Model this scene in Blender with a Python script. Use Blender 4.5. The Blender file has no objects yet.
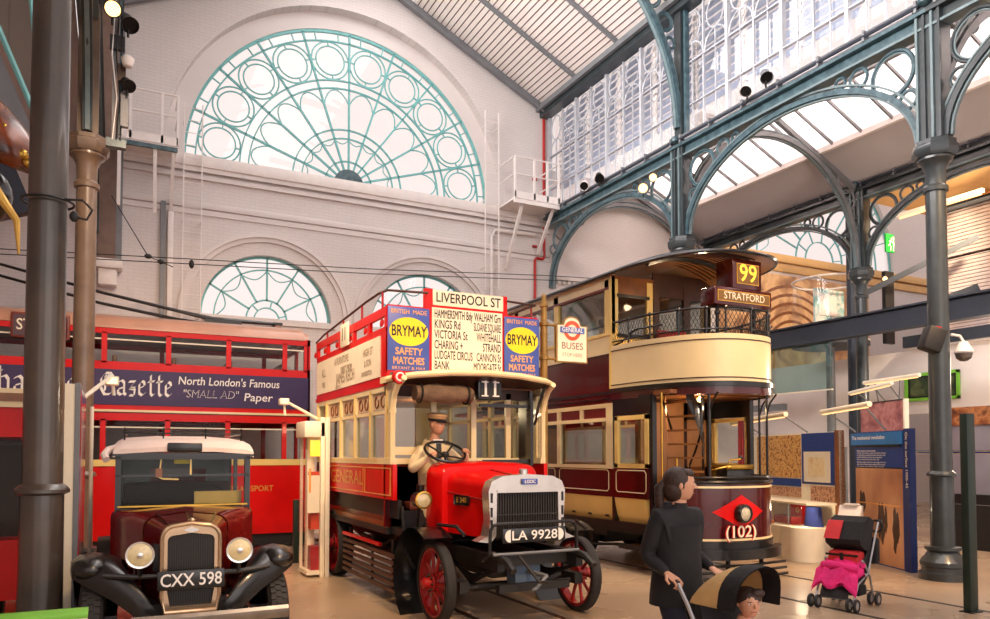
import bpy, bmesh, math, random
from mathutils import Vector, Matrix
random.seed(7)
SC = bpy.context.scene
COL = SC.collection
PI = math.pi
# ---------------------------------------------------------------- camera, sky, lights, exposure
CAM_F, CAM_YAW, CAM_PITCH, EYE = 748.0, math.radians(27.053), math.radians(2.0), 1.8
cd = bpy.data.cameras.new('camera')
cam = bpy.data.objects.new('camera', cd)
COL.objects.link(cam)
cam.location = (0, 0, EYE)
cam.rotation_euler = (PI/2 + CAM_PITCH, 0, -CAM_YAW)
cd.sensor_width = 36.0
cd.lens = 36.0*CAM_F/990.0
cd.shift_y = 0.1206
cd.clip_start = 0.05
cd.clip_end = 200
SC.camera = cam
SC.view_settings.view_transform = 'Standard'
SC.view_settings.look = 'None'
SC.view_settings.gamma = 1.0
SC.view_settings.exposure = 0.0
SC.view_settings.use_curve_mapping = False
SC.cycles.use_denoising = True
SC.cycles.max_bounces = 8
SC.cycles.diffuse_bounces = 4
SC.cycles.glossy_bounces = 3
SC.cycles.transparent_max_bounces = 24
SC.cycles.sample_clamp_indirect = 4.0
SC.cycles.caustics_reflective = False
SC.cycles.caustics_refractive = False
W = bpy.data.worlds.new('sky')
SC.world = W
W.use_nodes = True
_bg = W.node_tree.nodes['Background']
_tc = W.node_tree.nodes.new('ShaderNodeTexCoord')
_nz = W.node_tree.nodes.new('ShaderNodeTexNoise')
_nz.inputs['Scale'].default_value = 1.6
_rp = W.node_tree.nodes.new('ShaderNodeValToRGB')
_rp.color_ramp.elements[0].color = (1.0, 0.84, 0.80, 1)
_rp.color_ramp.elements[1].color = (1.0, 0.88, 0.85, 1)
W.node_tree.links.new(_tc.outputs['Generated'], _nz.inputs['Vector'])
W.node_tree.links.new(_nz.outputs['Fac'], _rp.inputs['Fac'])
W.node_tree.links.new(_rp.outputs['Color'], _bg.inputs['Color'])
_bg.inputs['Strength'].default_value = 1.05

def light(kind, name, loc, aim, energy, color, size=0.2, size_y=None, spot=60, blend=0.6, spread=180):
    l = bpy.data.lights.new(name, kind)
    l.energy = energy
    l.color = color
    if kind == 'AREA':
        l.size = size
        l.spread = math.radians(spread)
        if size_y:
            l.shape = 'RECTANGLE'
            l.size_y = size_y
    elif kind == 'SPOT':
        l.spot_size = math.radians(spot)
        l.spot_blend = blend
        l.shadow_soft_size = size
    elif kind == 'POINT':
        l.shadow_soft_size = size
    o = bpy.data.objects.new(name, l)
    COL.objects.link(o)
    o.location = loc
    d = Vector(aim) - Vector(loc)
    o.rotation_euler = d.to_track_quat('-Z', 'Y').to_euler()
    return o

# daylight that falls through the glazed ridge of the hall roof; the front area light is an added fill
light('AREA', 'roof_daylight', (5.2, 8.5, 13.6), (5.2, 8.5, 0), 620, (1.0, 0.95, 0.93), 3.0, 17)
light('AREA', 'front_daylight', (4.5, -5.0, 4.2), (5.5, 14, 6.5), 240, (1.0, 0.93, 0.90), 10, 7)
light('AREA', 'aisle_daylight', (13.4, 8.0, 9.98), (13.4, 8.0, 0), 950, (1.0, 0.92, 0.89), 3.2, 18)
# warm gallery spots hung from the roof
WARM = (1.0, 0.62, 0.30)
light('AREA', 'clerestory_daylight', (-0.1, 7.0, 10.2), (10.0, 7.0, 12.9), 1450, (1.0, 0.94, 0.92), 13, 2.2, spread=110)  # area fill added at the left clerestory to brighten the ceiling boards
light('SPOT', 'gallery_spot', (0.1, 8.6, 6.6), (3.4, 10.2, 2.6), 1100, (1.0, 0.74, 0.5), 0.15, spot=62)
light('SPOT', 'gallery_spot', (3.2, 1.0, 8.0), (3.4, 8.2, 1.2), 2400, WARM, 0.15, spot=42)
light('SPOT', 'gallery_spot', (8.0, 1.5, 8.2), (8.0, 9.5, 2.2), 2300, WARM, 0.15, spot=42)
light('SPOT', 'gallery_spot', (1.0, 6.0, 8.6), (2.2, 15.0, 2.0), 1900, (1.0, 0.7, 0.45), 0.15, spot=60)
light('SPOT', 'gallery_spot', (2.4, 0.6, 7.5), (0.5, 7.0, 0.9), 800, WARM, 0.15, spot=34)
light('SPOT', 'gallery_spot', (10.2, 3.6, 7.6), (11.3, 8.6, 1.0), 1900, WARM, 0.15, spot=55)

light('AREA', 'gallery_room_light', (20.5, 9.5, 8.3), (20.5, 9.5, 0), 260, (1.0, 0.72, 0.45), 2.5, 5)
light('SPOT', 'gallery_spot', (17.5, 9.0, 8.2), (19.6, 18.0, 5.2), 1500, (1.0, 0.78, 0.52), 0.15, spot=70)
light('POINT', 'lower_gallery_lamp', (16.8, 8.6, 3.6), (16.8, 8.6, 0), 330, (1.0, 0.8, 0.6), 0.3)  # unseen point fill added to brighten the white wall under the gallery

light('POINT', 'display_case_lamp', (10.45, 9.0, 0.90), (10.45, 9.0, 0), 9, (1.0, 0.8, 0.55), 0.05)  # unseen point fill added to bring out the exhibits in the case

# ---------------------------------------------------------------- materials
def lin(c):
    if isinstance(c, str):
        c = [int(c[i:i+2], 16) for i in (0, 2, 4)]
    out = []
    for v in c:
        v = v/255.0
        out.append(v/12.92 if v <= 0.04045 else ((v+0.055)/1.055)**2.4)
    return out

def mat(name, c, rough=0.5, metal=0.0, var=0.10, scale=6.0, bump=0.0, bscale=40.0, coat=0.0, emit=0.0, spec=0.5, c2=None):
    m = bpy.data.materials.new(name)
    m.use_nodes = True
    nt = m.node_tree
    N, L = nt.nodes, nt.links
    p = N['Principled BSDF']
    col = lin(c)
    tc = N.new('ShaderNodeTexCoord')
    nz = N.new('ShaderNodeTexNoise')
    nz.inputs['Scale'].default_value = scale
    nz.inputs['Detail'].default_value = 5
    L.new(tc.outputs['Object'], nz.inputs['Vector'])
    rp = N.new('ShaderNodeValToRGB')
    a = [max(0, x*(1-var)) for x in col]
    b = [min(1, x*(1+var)) for x in col] if c2 is None else lin(c2)
    rp.color_ramp.elements[0].position = 0.3
    rp.color_ramp.elements[1].position = 0.7
    rp.color_ramp.elements[0].color = (*a, 1)
    rp.color_ramp.elements[1].color = (*b, 1)
    L.new(nz.outputs['Fac'], rp.inputs['Fac'])
    L.new(rp.outputs['Color'], p.inputs['Base Color'])
    p.inputs['Roughness'].default_value = rough
    p.inputs['Metallic'].default_value = metal
    p.inputs['Specular IOR Level'].default_value = spec
    p.inputs['Coat Weight'].default_value = coat
    p.inputs['Coat Roughness'].default_value = 0.08
    if emit:
        L.new(rp.outputs['Color'], p.inputs['Emission Color'])
        p.inputs['Emission Strength'].default_value = emit
    if bump:
        n2 = N.new('ShaderNodeTexNoise')
        n2.inputs['Scale'].default_value = bscale
        n2.inputs['Detail'].default_value = 4
        L.new(tc.outputs['Object'], n2.inputs['Vector'])
        bp = N.new('ShaderNodeBump')
        bp.inputs['Strength'].default_value = bump
        bp.inputs['Distance'].default_value = 0.02
        L.new(n2.outputs['Fac'], bp.inputs['Height'])
        L.new(bp.outputs['Normal'], p.inputs['Normal'])
    return m

def glass_mat(name, tint=(1, 1, 1), refl=0.08, mul=0.5):
    m = bpy.data.materials.new(name)
    m.use_nodes = True
    nt = m.node_tree
    N, L = nt.nodes, nt.links
    N.remove(N['Principled BSDF'])
    tr = N.new('ShaderNodeBsdfTransparent')
    tr.inputs['Color'].default_value = (*tint, 1)
    gl = N.new('ShaderNodeBsdfGlossy')
    gl.inputs['Roughness'].default_value = 0.03
    lw = N.new('ShaderNodeLayerWeight')
    lw.inputs['Blend'].default_value = 0.25
    ma = N.new('ShaderNodeMath')
    ma.operation = 'MULTIPLY_ADD'
    ma.inputs[1].default_value = mul
    ma.inputs[2].default_value = refl
    mx = N.new('ShaderNodeMixShader')
    L.new(lw.outputs['Fresnel'], ma.inputs[0])
    L.new(ma.outputs[0], mx.inputs['Fac'])
    L.new(tr.outputs[0], mx.inputs[1])
    L.new(gl.outputs[0], mx.inputs[2])
    L.new(mx.outputs[0], N['Material Output'].inputs['Surface'])
    return m

def brick_mat(name, c, mortar, sw=0.23, sh=0.078, bump=0.25, rough=0.75, axis='xz'):
    m = mat(name, c, rough, var=0.05, scale=1.2)
    nt = m.node_tree
    N, L = nt.nodes, nt.links
    p = N['Principled BSDF']
    tc = N.new('ShaderNodeTexCoord')
    sp = N.new('ShaderNodeSeparateXYZ')
    cb = N.new('ShaderNodeCombineXYZ')
    L.new(tc.outputs['Object'], sp.inputs[0])
    L.new(sp.outputs['X' if axis[0] == 'x' else 'Y'], cb.inputs['X'])
    L.new(sp.outputs['Z' if axis[1] == 'z' else 'Y'], cb.inputs['Y'])
    br = N.new('ShaderNodeTexBrick')
    br.inputs['Scale'].default_value = 1.0
    br.inputs['Brick Width'].default_value = sw
    br.inputs['Row Height'].default_value = sh
    br.inputs['Mortar Size'].default_value = 0.006
    br.inputs['Mortar Smooth'].default_value = 0.5
    a = lin(c)
    br.inputs['Color1'].default_value = (*a, 1)
    br.inputs['Color2'].default_value = (*[x*0.95 for x in a], 1)
    br.inputs['Mortar'].default_value = (*lin(mortar), 1)
    L.new(cb.outputs[0], br.inputs['Vector'])
    src = p.inputs['Base Color'].links[0].from_socket
    mx = N.new('ShaderNodeMix')
    mx.data_type = 'RGBA'
    mx.inputs['Factor'].default_value = 0.55
    L.new(src, mx.inputs['A'])
    L.new(br.outputs['Color'], mx.inputs['B'])
    L.new(mx.outputs['Result'], p.inputs['Base Color'])
    bp = N.new('ShaderNodeBump')
    bp.inputs['Strength'].default_value = bump
    bp.inputs['Distance'].default_value = 0.01
    bp.invert = True
    L.new(br.outputs['Fac'], bp.inputs['Height'])
    L.new(bp.outputs['Normal'], p.inputs['Normal'])
    return m

def mottle_mat(name, cols, scale=6.0, rough=0.5, detail=8.0, dist=0.6, emit=0.0, stretch=(1, 1, 1)):
    """printed photograph: several tones blended through noise"""
    m = mat(name, cols[0], rough)
    nt = m.node_tree
    N, L = nt.nodes, nt.links
    p = N['Principled BSDF']
    tc = N.new('ShaderNodeTexCoord')
    mp = N.new('ShaderNodeMapping')
    mp.inputs['Scale'].default_value = stretch
    nz = N.new('ShaderNodeTexNoise')
    nz.inputs['Scale'].default_value = scale
    nz.inputs['Detail'].default_value = detail
    nz.inputs['Distortion'].default_value = dist
    L.new(tc.outputs['Object'], mp.inputs['Vector'])
    L.new(mp.outputs['Vector'], nz.inputs['Vector'])
    rp = N.new('ShaderNodeValToRGB')
    els = rp.color_ramp.elements
    n = len(cols)
    while len(els) < n:
        els.new(0.5)
    for i, c in enumerate(cols):
        els[i].position = 0.3 + 0.4*i/(n-1)
        els[i].color = (*lin(c), 1)
    L.new(nz.outputs['Fac'], rp.inputs['Fac'])
    L.new(rp.outputs['Color'], p.inputs['Base Color'])
    return m

M = dict(
    wall=brick_mat('painted brick wall', (222, 214, 211), (196, 186, 182)),
    wally=brick_mat('painted brick side wall', (222, 206, 202), (196, 182, 178), axis='yz'),
    plaster=mat('smooth off white plaster', (224, 216, 213), 0.7, var=0.04, scale=1.5),
    soffit=mat('mauve grey plaster soffit', (190, 186, 190), 0.8, var=0.05, scale=0.8),
    buff=mat('warm buff plaster', (224, 178, 118), 0.7, var=0.05),
    white=mat('white paint', (236, 228, 224), 0.45, var=0.04),
    concrete=None,
    teal=mat('teal green iron paint', (48, 74, 84), 0.36, var=0.18, scale=9, c2=(82, 108, 116)),
    tealbar=mat('pale teal window bars', (116, 186, 186), 0.45, var=0.1),
    iron=mat('dark grey green iron paint', (50, 57, 60), 0.32, var=0.25, scale=5, coat=0.3),
    steel=mat('grey steel paint', (118, 120, 124), 0.45, var=0.12, scale=4),
    board=mat('white ceiling boards', (250, 240, 234), 0.6, var=0.06, scale=2.0),
    joint=mat('dark board joint', (110, 92, 86), 0.8),
    louvre=mat('blue grey louvre slats', (122, 138, 160), 0.5, var=0.1),
    pane=glass_mat('clear pane', (1, 1, 1), 0.015, 0.22),
    pane2=glass_mat('vehicle window pane', (0.82, 0.84, 0.82), 0.004, 0.25),
    black=mat('black enamel', (16, 15, 15), 0.28, var=0.3, coat=0.4),
    blackm=mat('matt black iron', (26, 23, 22), 0.55, var=0.4, scale=14, bump=0.15),
    rubber=mat('black rubber tyre', (34, 31, 30), 0.7, var=0.3, scale=18, bump=0.2),
    red=mat('bright red coach paint', (214, 14, 12), 0.3, var=0.08, scale=3, coat=0.12, spec=0.25),
    red2=mat('red spoke paint', (160, 28, 28), 0.35, var=0.15),
    maroon=mat('dark maroon coach paint', (72, 12, 14), 0.2, var=0.12, scale=3, coat=0.6),
    maroon2=mat('oxblood car paint', (104, 20, 18), 0.18, var=0.12, scale=2.5, coat=0.8),
    cream=mat('cream coach paint', (242, 222, 172), 0.3, var=0.05, scale=2, coat=0.3),
    cream2=mat('yellow cream panel paint', (244, 212, 128), 0.3, var=0.06, scale=2, coat=0.3),
    creamw=mat('pale cream sign face', (246, 236, 212), 0.5, var=0.04),
    ink=mat('black sign lettering', (22, 20, 22), 0.5),
    inkw=mat('white lettering', (246, 242, 236), 0.5, var=0.03),
    gold=mat('gold leaf lettering', (226, 178, 84), 0.35, 0.4, var=0.12),
    blue=mat('cobalt enamel sign', (66, 88, 172), 0.4, var=0.1, scale=5),
    yellow=mat('yellow enamel oval', (255, 224, 20), 0.4, var=0.03),
    orange=mat('orange sign lettering', (240, 170, 90), 0.5, var=0.06),
    purple=mat('dark violet advert panel', (54, 36, 84), 0.4, var=0.12),
    alu=mat('polished aluminium radiator', (214, 210, 206), 0.25, 0.75, var=0.08),
    chrome=mat('chrome plating', (226, 222, 214), 0.12, 1.0, var=0.05),
    brass=mat('brass fitting', (196, 154, 70), 0.25, 0.9, var=0.12),
    bronze=mat('bronze painted post', (150, 116, 58), 0.38, 0.3, var=0.2, scale=8),
    wood=mat('varnished brown wood', (132, 78, 38), 0.35, var=0.25, scale=4, coat=0.3),
    wood2=mat('dark brown timber', (66, 38, 24), 0.45, var=0.25, scale=4),
    slate=mat('charcoal blue steel beam', (46, 52, 64), 0.5, var=0.12),
    green=mat('dark green post paint', (28, 46, 38), 0.4, var=0.15),
    lime=mat('lime green board', (120, 190, 60), 0.5, var=0.06),
    signblue=mat('deep blue display board', (26, 62, 138), 0.45, var=0.06),
    signcyan=mat('bright blue display heading', (38, 118, 186), 0.45, var=0.08),
    lampglow=mat('lit lamp face', (255, 214, 150), 0.5, var=0.02, emit=2.2),
    tubeglow=mat('lit tube lamp', (255, 206, 140), 0.5, var=0.02, emit=1.6),
    boxglow=mat('lit yellow sign', (250, 196, 60), 0.5, var=0.02, emit=1.2),
    exitg=mat('lit green exit sign', (20, 150, 50), 0.5, var=0.02, emit=0.5),
    redpipe=mat('red fire pipe paint', (178, 34, 30), 0.4, var=0.1),
    skin=mat('skin', (214, 158, 126), 0.5, var=0.06, scale=12),
    coat=mat('cream canvas dust coat', (226, 206, 166), 0.85, var=0.12, scale=7, bump=0.35, bscale=14),
)

# ---------------------------------------------------------------- mesh builder
WM = {}

class B:
    def __init__(s):
        s.bm = bmesh.new()
        s.mats = []
    def mi(s, m):
        if m not in s.mats:
            s.mats.append(m)
        return s.mats.index(m)
    def faces(s, pts, fs, m):
        k = s.mi(m)
        vs = [s.bm.verts.new(p) for p in pts]
        out = []
        for f in fs:
            try:
                fc = s.bm.faces.new([vs[i] for i in f])
                fc.material_index = k
                out.append(fc)
            except ValueError:
                pass
        return out
    def box(s, a, b, m, bev=0.0):
        x0, y0, z0 = [min(a[i], b[i]) for i in range(3)]
        x1, y1, z1 = [max(a[i], b[i]) for i in range(3)]
        pts = [(x0,y0,z0),(x1,y0,z0),(x1,y1,z0),(x0,y1,z0),(x0,y0,z1),(x1,y0,z1),(x1,y1,z1),(x0,y1,z1)]
        fs = s.faces(pts, [(0,3,2,1),(4,5,6,7),(0,1,5,4),(1,2,6,5),(2,3,7,6),(3,0,4,7)], m)
        if bev > 0:
            es = list({e for f in fs for e in f.edges})
            r = bmesh.ops.bevel(s.bm, geom=es, offset=bev, segments=2, affect='EDGES', profile=0.5)
            k = s.mi(m)
            for f in r['faces']:
                f.material_index = k
        return s
    def bar(s, p, q, w, h, m, up=(0, 0, 1)):
        """rectangular bar from p to q, w across, h along up"""
        p, q = Vector(p), Vector(q)
        d = (q-p).normalized()
        u = Vector(up)
        x = d.cross(u)
        if x.length < 1e-4:
            x = d.cross(Vector((1, 0, 0)))
        x.normalize()
        u = x.cross(d).normalized()
        a, b = x*w/2, u*h/2
        pts = [p-a-b, p+a-b, p+a+b, p-a+b, q-a-b, q+a-b, q+a+b, q-a+b]
        s.faces(pts, [(0,1,2,3),(7,6,5,4),(0,4,5,1),(1,5,6,2),(2,6,7,3),(3,7,4,0)], m)
        return s
    def prism(s, poly, ax, a, b, m, caps=True):
        """poly of 2-D points extruded along axis ax from a to b; x: (y,z), y: (x,z), z: (x,y)"""
        def P(u, v, t):
            return {'x': (t, u, v), 'y': (u, t, v), 'z': (u, v, t)}[ax]
        n = len(poly)
        pts = [P(u, v, a) for u, v in poly] + [P(u, v, b) for u, v in poly]
        fs = [(i, (i+1) % n, n+(i+1) % n, n+i) for i in range(n)]
        if caps:
            fs += [tuple(range(n-1, -1, -1)), tuple(range(n, 2*n))]
        s.faces(pts, fs, m)
        return s
    def tube(s, pts, r, m, n=8, closed=False, caps=True):
        pts = [Vector(p) for p in pts]
        k = len(pts)
        if not isinstance(r, (list, tuple)):
            r = [r]*k
        rings = []
        prev = None
        for i in range(k):
            if closed:
                d = (pts[(i+1) % k]-pts[i-1])
            else:
                d = pts[min(i+1, k-1)]-pts[max(i-1, 0)]
            if d.length < 1e-9:
                d = Vector((0, 0, 1))
            d.normalize()
            if prev is None:
                u = d.cross(Vector((0, 0, 1)))
                if u.length < 1e-3:
                    u = d.cross(Vector((1, 0, 0)))
            else:
                u = prev-d*prev.dot(d)
            u.normalize()
            prev = u
            v = d.cross(u)
            rings.append([pts[i]+(u*math.cos(2*PI*j/n)+v*math.sin(2*PI*j/n))*r[i] for j in range(n)])
        allp = [p for rg in rings for p in rg]
        fs = []
        for i in range(k if closed else k-1):
            i2 = (i+1) % k
            for j in range(n):
                fs.append((i*n+j, i*n+(j+1) % n, i2*n+(j+1) % n, i2*n+j))
        if caps and not closed:
            fs += [tuple(range(n-1, -1, -1)), tuple(range((k-1)*n, k*n))]
        s.faces(allp, fs, m)
        return s
    def cyl(s, p, q, r, m, r2=None, n=16):
        return s.tube([p, q], [r, r if r2 is None else r2], m, n)
    def lathe(s, prof, c, m, ax='z', n=24, a0=0.0, a1=2*PI, sc=(1, 1), caps=True):
        """prof: (radius, height along axis)"""
        full = abs(a1-a0-2*PI) < 1e-6
        k = n if full else n+1
        def P(r, h, a):
            x, y = r*math.cos(a)*sc[0], r*math.sin(a)*sc[1]
            if ax == 'z':
                return (c[0]+x, c[1]+y, c[2]+h)
            if ax == 'y':
                return (c[0]+x, c[1]+h, c[2]+y)
            return (c[0]+h, c[1]+x, c[2]+y)
        pts = [P(r, h, a0+(a1-a0)*j/n) for r, h in prof for j in range(k)]
        fs = []
        for i in range(len(prof)-1):
            for j in range(k if full else k-1):
                j2 = (j+1) % k
                fs.append((i*k+j, i*k+j2, (i+1)*k+j2, (i+1)*k+j))
        if full and caps and prof[0] != prof[-1]:
            if prof[0][0] > 1e-6:
                fs.append(tuple(range(k-1, -1, -1)))
            if prof[-1][0] > 1e-6:
                fs.append(tuple(range((len(prof)-1)*k, len(prof)*k)))
        s.faces(pts, fs, m)
        return s
    def ell(s, c, r, m, n=16, k=10):
        prof = [(math.sin(PI*i/k), -math.cos(PI*i/k)) for i in range(k+1)]
        pts = [(c[0]+p*r[0]*math.cos(2*PI*j/n), c[1]+p*r[1]*math.sin(2*PI*j/n), c[2]+h*r[2]) for p, h in prof for j in range(n)]
        fs = [(i*n+j, i*n+(j+1) % n, (i+1)*n+(j+1) % n, (i+1)*n+j) for i in range(k) for j in range(n)]
        s.faces(pts, fs, m)
        return s
    def ring(s, c, R, r, m, ax='y', n=28, k=6, a0=0.0, a1=2*PI, ry=None):
        full = abs(a1-a0-2*PI) < 1e-6
        ry = R if ry is None else ry
        pts = []
        for i in range(n if full else n+1):
            a = a0+(a1-a0)*i/n
            x, y = R*math.cos(a), ry*math.sin(a)
            pts.append({'y': (c[0]+x, c[1], c[2]+y), 'x': (c[0], c[1]+x, c[2]+y), 'z': (c[0]+x, c[1]+y, c[2])}[ax])
        return s.tube(pts, r, m, k, closed=full)
    def band(s, c, r0, r1, t0, t1, m, ax='y', a0=0.0, a1=PI, n=32):
        """flat annular band in a plane normal to ax, between t0 and t1 along ax"""
        def P(r, a, t):
            u, v = r*math.cos(a), r*math.sin(a)
            return {'y': (c[0]+u, t, c[1]+v), 'x': (t, c[0]+u, c[1]+v), 'z': (c[0]+u, c[1]+v, t)}[ax]
        pts = []
        for i in range(n+1):
            a = a0+(a1-a0)*i/n
            pts += [P(r0, a, t0), P(r1, a, t0), P(r1, a, t1), P(r0, a, t1)]
        fs = []
        for i in range(n):
            o, q = 4*i, 4*i+4
            for j in range(4):
                fs.append((o+j, o+(j+1) % 4, q+(j+1) % 4, q+j))
        fs += [(3, 2, 1, 0), (4*n, 4*n+1, 4*n+2, 4*n+3)]
        s.faces(pts, fs, m)
        return s
    def sweep(s, rings, m, closed=False, caps=True):
        n = len(rings[0])
        pts = [p for r in rings for p in r]
        fs = []
        for i in range(len(rings)-1):
            for j in range(n if closed else n-1):
                fs.append((i*n+j, i*n+(j+1) % n, (i+1)*n+(j+1) % n, (i+1)*n+j))
        if caps and closed:
            fs += [tuple(range(n-1, -1, -1)), tuple(range((len(rings)-1)*n, len(rings)*n))]
        s.faces(pts, fs, m)
        return s
    def holed(s, outer, holes, ax, a, b, m):
        """plate with holes, extruded from a to b along ax"""
        from mathutils.geometry import delaunay_2d_cdt
        def P(u, v, q):
            return {'x': (q, u, v), 'y': (u, q, v), 'z': (u, v, q)}[ax]
        def inside(p, lp):
            r = False
            for (x0, y0), (x1, y1) in zip(lp, lp[1:]+lp[:1]):
                if (y0 > p[1]) != (y1 > p[1]) and p[0] < (x1-x0)*(p[1]-y0)/(y1-y0)+x0:
                    r = not r
            return r
        vs, es = [], []
        for lp in [outer]+holes:
            k = len(vs)
            vs += [Vector(p) for p in lp]
            es += [(k+i, k+(i+1) % len(lp)) for i in range(len(lp))]
        co, _, fs = delaunay_2d_cdt(vs, es, [], 0, 1e-6)[:3]
        keep = []
        for f in fs:
            c = sum((co[i] for i in f), Vector((0, 0)))/len(f)
            if inside(c, outer) and not any(inside(c, h) for h in holes):
                keep.append(tuple(f))
        s.faces([P(p.x, p.y, a) for p in co], keep, m)
        s.faces([P(p.x, p.y, b) for p in co], keep, m)
        for lp in [outer]+holes:
            n = len(lp)
            s.faces([P(u, v, a) for u, v in lp]+[P(u, v, b) for u, v in lp], [(i, (i+1) % n, n+(i+1) % n, n+i) for i in range(n)], m)
        return s
    def strip(s, path, z0, z1, t, m, closed=False):
        """upright sheet of thickness t that follows a plan path of (x, y)"""
        n = len(path)
        rings = []
        for i in range(n):
            a, c = Vector(path[max(i-1, 0)]), Vector(path[min(i+1, n-1)])
            d = (c-a).normalized()
            nx, ny = -d.y*t/2, d.x*t/2
            x, y = path[i]
            za, zb = (z0(i/(n-1)) if callable(z0) else z0), (z1(i/(n-1)) if callable(z1) else z1)
            rings.append([(x-nx, y-ny, za), (x+nx, y+ny, za), (x+nx, y+ny, zb), (x-nx, y-ny, zb)])
        return s.sweep(rings, m, closed=True)
    def text(s, txt, o, xd, yd, size, m, sx=1.0, bold=0.0, align='CENTER', depth=0.002, shear=0.0, fit=None, lift=0.002):
        cu = bpy.data.curves.new('lettering', 'FONT')
        cu.body = txt
        cu.align_x = align
        cu.align_y = 'CENTER'
        cu.size = 1.0
        multi = bold > 0 and 'M' in txt.upper()
        cu.offset = 0.0 if multi else bold
        cu.shear = shear
        cu.extrude = 0.0
        cu.resolution_u = 3
        ob = bpy.data.objects.new('lettering', cu)
        COL.objects.link(ob)
        dg = bpy.context.evaluated_depsgraph_get()
        me = bpy.data.meshes.new_from_object(ob.evaluated_get(dg))
        bpy.data.objects.remove(ob)
        bpy.data.curves.remove(cu)
        if not me.vertices:
            return s
        if fit:
            xs = [v.co.x for v in me.vertices]
            sx = fit/((max(xs)-min(xs))*size)
        xd, yd = Vector(xd).normalized(), Vector(yd).normalized()
        nn = xd.cross(yd).normalized()
        o = Vector(o)+nn*lift
        pts = [o+xd*(v.co.x*size*sx)+yd*(v.co.y*size) for v in me.vertices]
        fs = [tuple(p.vertices) for p in me.polygons]
        s.faces(pts, fs, m)
        if multi:
            q = bold*size
            for k, (dx, dy) in enumerate(((q, q), (-q, q), (q, -q), (-q, -q))):
                d = xd*dx*(sx if fit else 1.0)+yd*dy+nn*(0.0002*(k+1))
                s.faces([p+d for p in pts], fs, m)
        bpy.data.meshes.remove(me)
        return s
    def nib(s, strokes, o, xd, yd, size, m, w=0.1, ang=0.7, lift=0.003, sy=1.0):
        """broad-nib strokes: each a list of 2-D points"""
        xd, yd = Vector(xd).normalized(), Vector(yd).normalized()
        o = Vector(o)+xd.cross(yd).normalized()*lift
        h = Vector((math.cos(ang)*w/2, math.sin(ang)*w/2))
        for st in strokes:
            for (x0, y0), (x1, y1) in zip(st[:-1], st[1:]):
                q = [(x0-h.x, y0-h.y), (x0+h.x, y0+h.y), (x1+h.x, y1+h.y), (x1-h.x, y1-h.y)]
                s.faces([o+xd*(a*size)+yd*(b*size*sy) for a, b in q], [(0, 1, 2, 3)], m)
        return s
    def build(s, name, parent=None, local=False, smooth=0.6, xf=None):
        me = bpy.data.meshes.new(name)
        if xf is not None:
            bmesh.ops.transform(s.bm, matrix=xf, verts=s.bm.verts)
        if parent is not None and not local:
            bmesh.ops.transform(s.bm, matrix=WM[parent].inverted(), verts=s.bm.verts)
        bmesh.ops.recalc_face_normals(s.bm, faces=s.bm.faces)
        for f in s.bm.faces:
            f.smooth = True
        s.bm.to_mesh(me)
        s.bm.free()
        for m in s.mats:
            me.materials.append(m)
        me.set_sharp_from_angle(angle=smooth)
        o = bpy.data.objects.new(name, me)
        COL.objects.link(o)
        if parent is not None:
            o.parent = parent
            WM[o] = WM[parent].copy()
        else:
            WM[o] = Matrix()
        return o

def origin_to(o, loc):
    """move a parentless mesh's origin to loc"""
    v = Vector(loc)
    o.data.transform(Matrix.Translation(-v))
    o.location = v
    WM[o] = Matrix.Translation(v)
    return o

def tag(o, label=None, cat=None, group=None, kind=None):
    if label: o['label'] = label
    if cat: o['category'] = cat
    if group: o['group'] = group
    if kind: o['kind'] = kind
    return o

def thing(name, label, cat, loc=(0, 0, 0), rz=0.0, group=None):
    o = bpy.data.objects.new(name, None)
    COL.objects.link(o)
    o.location = loc
    o.rotation_euler = (0, 0, rz)
    o.empty_display_size = 0.1
    WM[o] = Matrix.Translation(Vector(loc)) @ Matrix.Rotation(rz, 4, 'Z')
    return tag(o, label, cat, group)

def solo(b, name, label, cat, loc, group=None):
    o = b.build(name)
    origin_to(o, loc)
    return tag(o, label, cat, group)

def struct(b, name, parent=None):
    o = b.build(name, parent)
    o['kind'] = 'structure'
    return o

def dup(o, loc, rz=0.0, label=None, parent=None):
    c = o.copy()
    COL.objects.link(c)
    if parent is None:
        c.location = loc
        c.rotation_euler = (0, 0, rz)
        if label:
            c['label'] = label
        WM[c] = Matrix.Translation(Vector(loc)) @ Matrix.Rotation(rz, 4, 'Z')
    else:
        c.parent = parent
    for ch in list(o.children):
        dup(ch, None, parent=c)
    return c

def arc(c, r, a0, a1, n=16, ry=None):
    ry = r if ry is None else ry
    return [(c[0]+r*math.cos(a0+(a1-a0)*i/n), c[1]+ry*math.sin(a0+(a1-a0)*i/n)) for i in range(n+1)]

def lerp(a, b, t):
    return a+(b-a)*t

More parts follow.
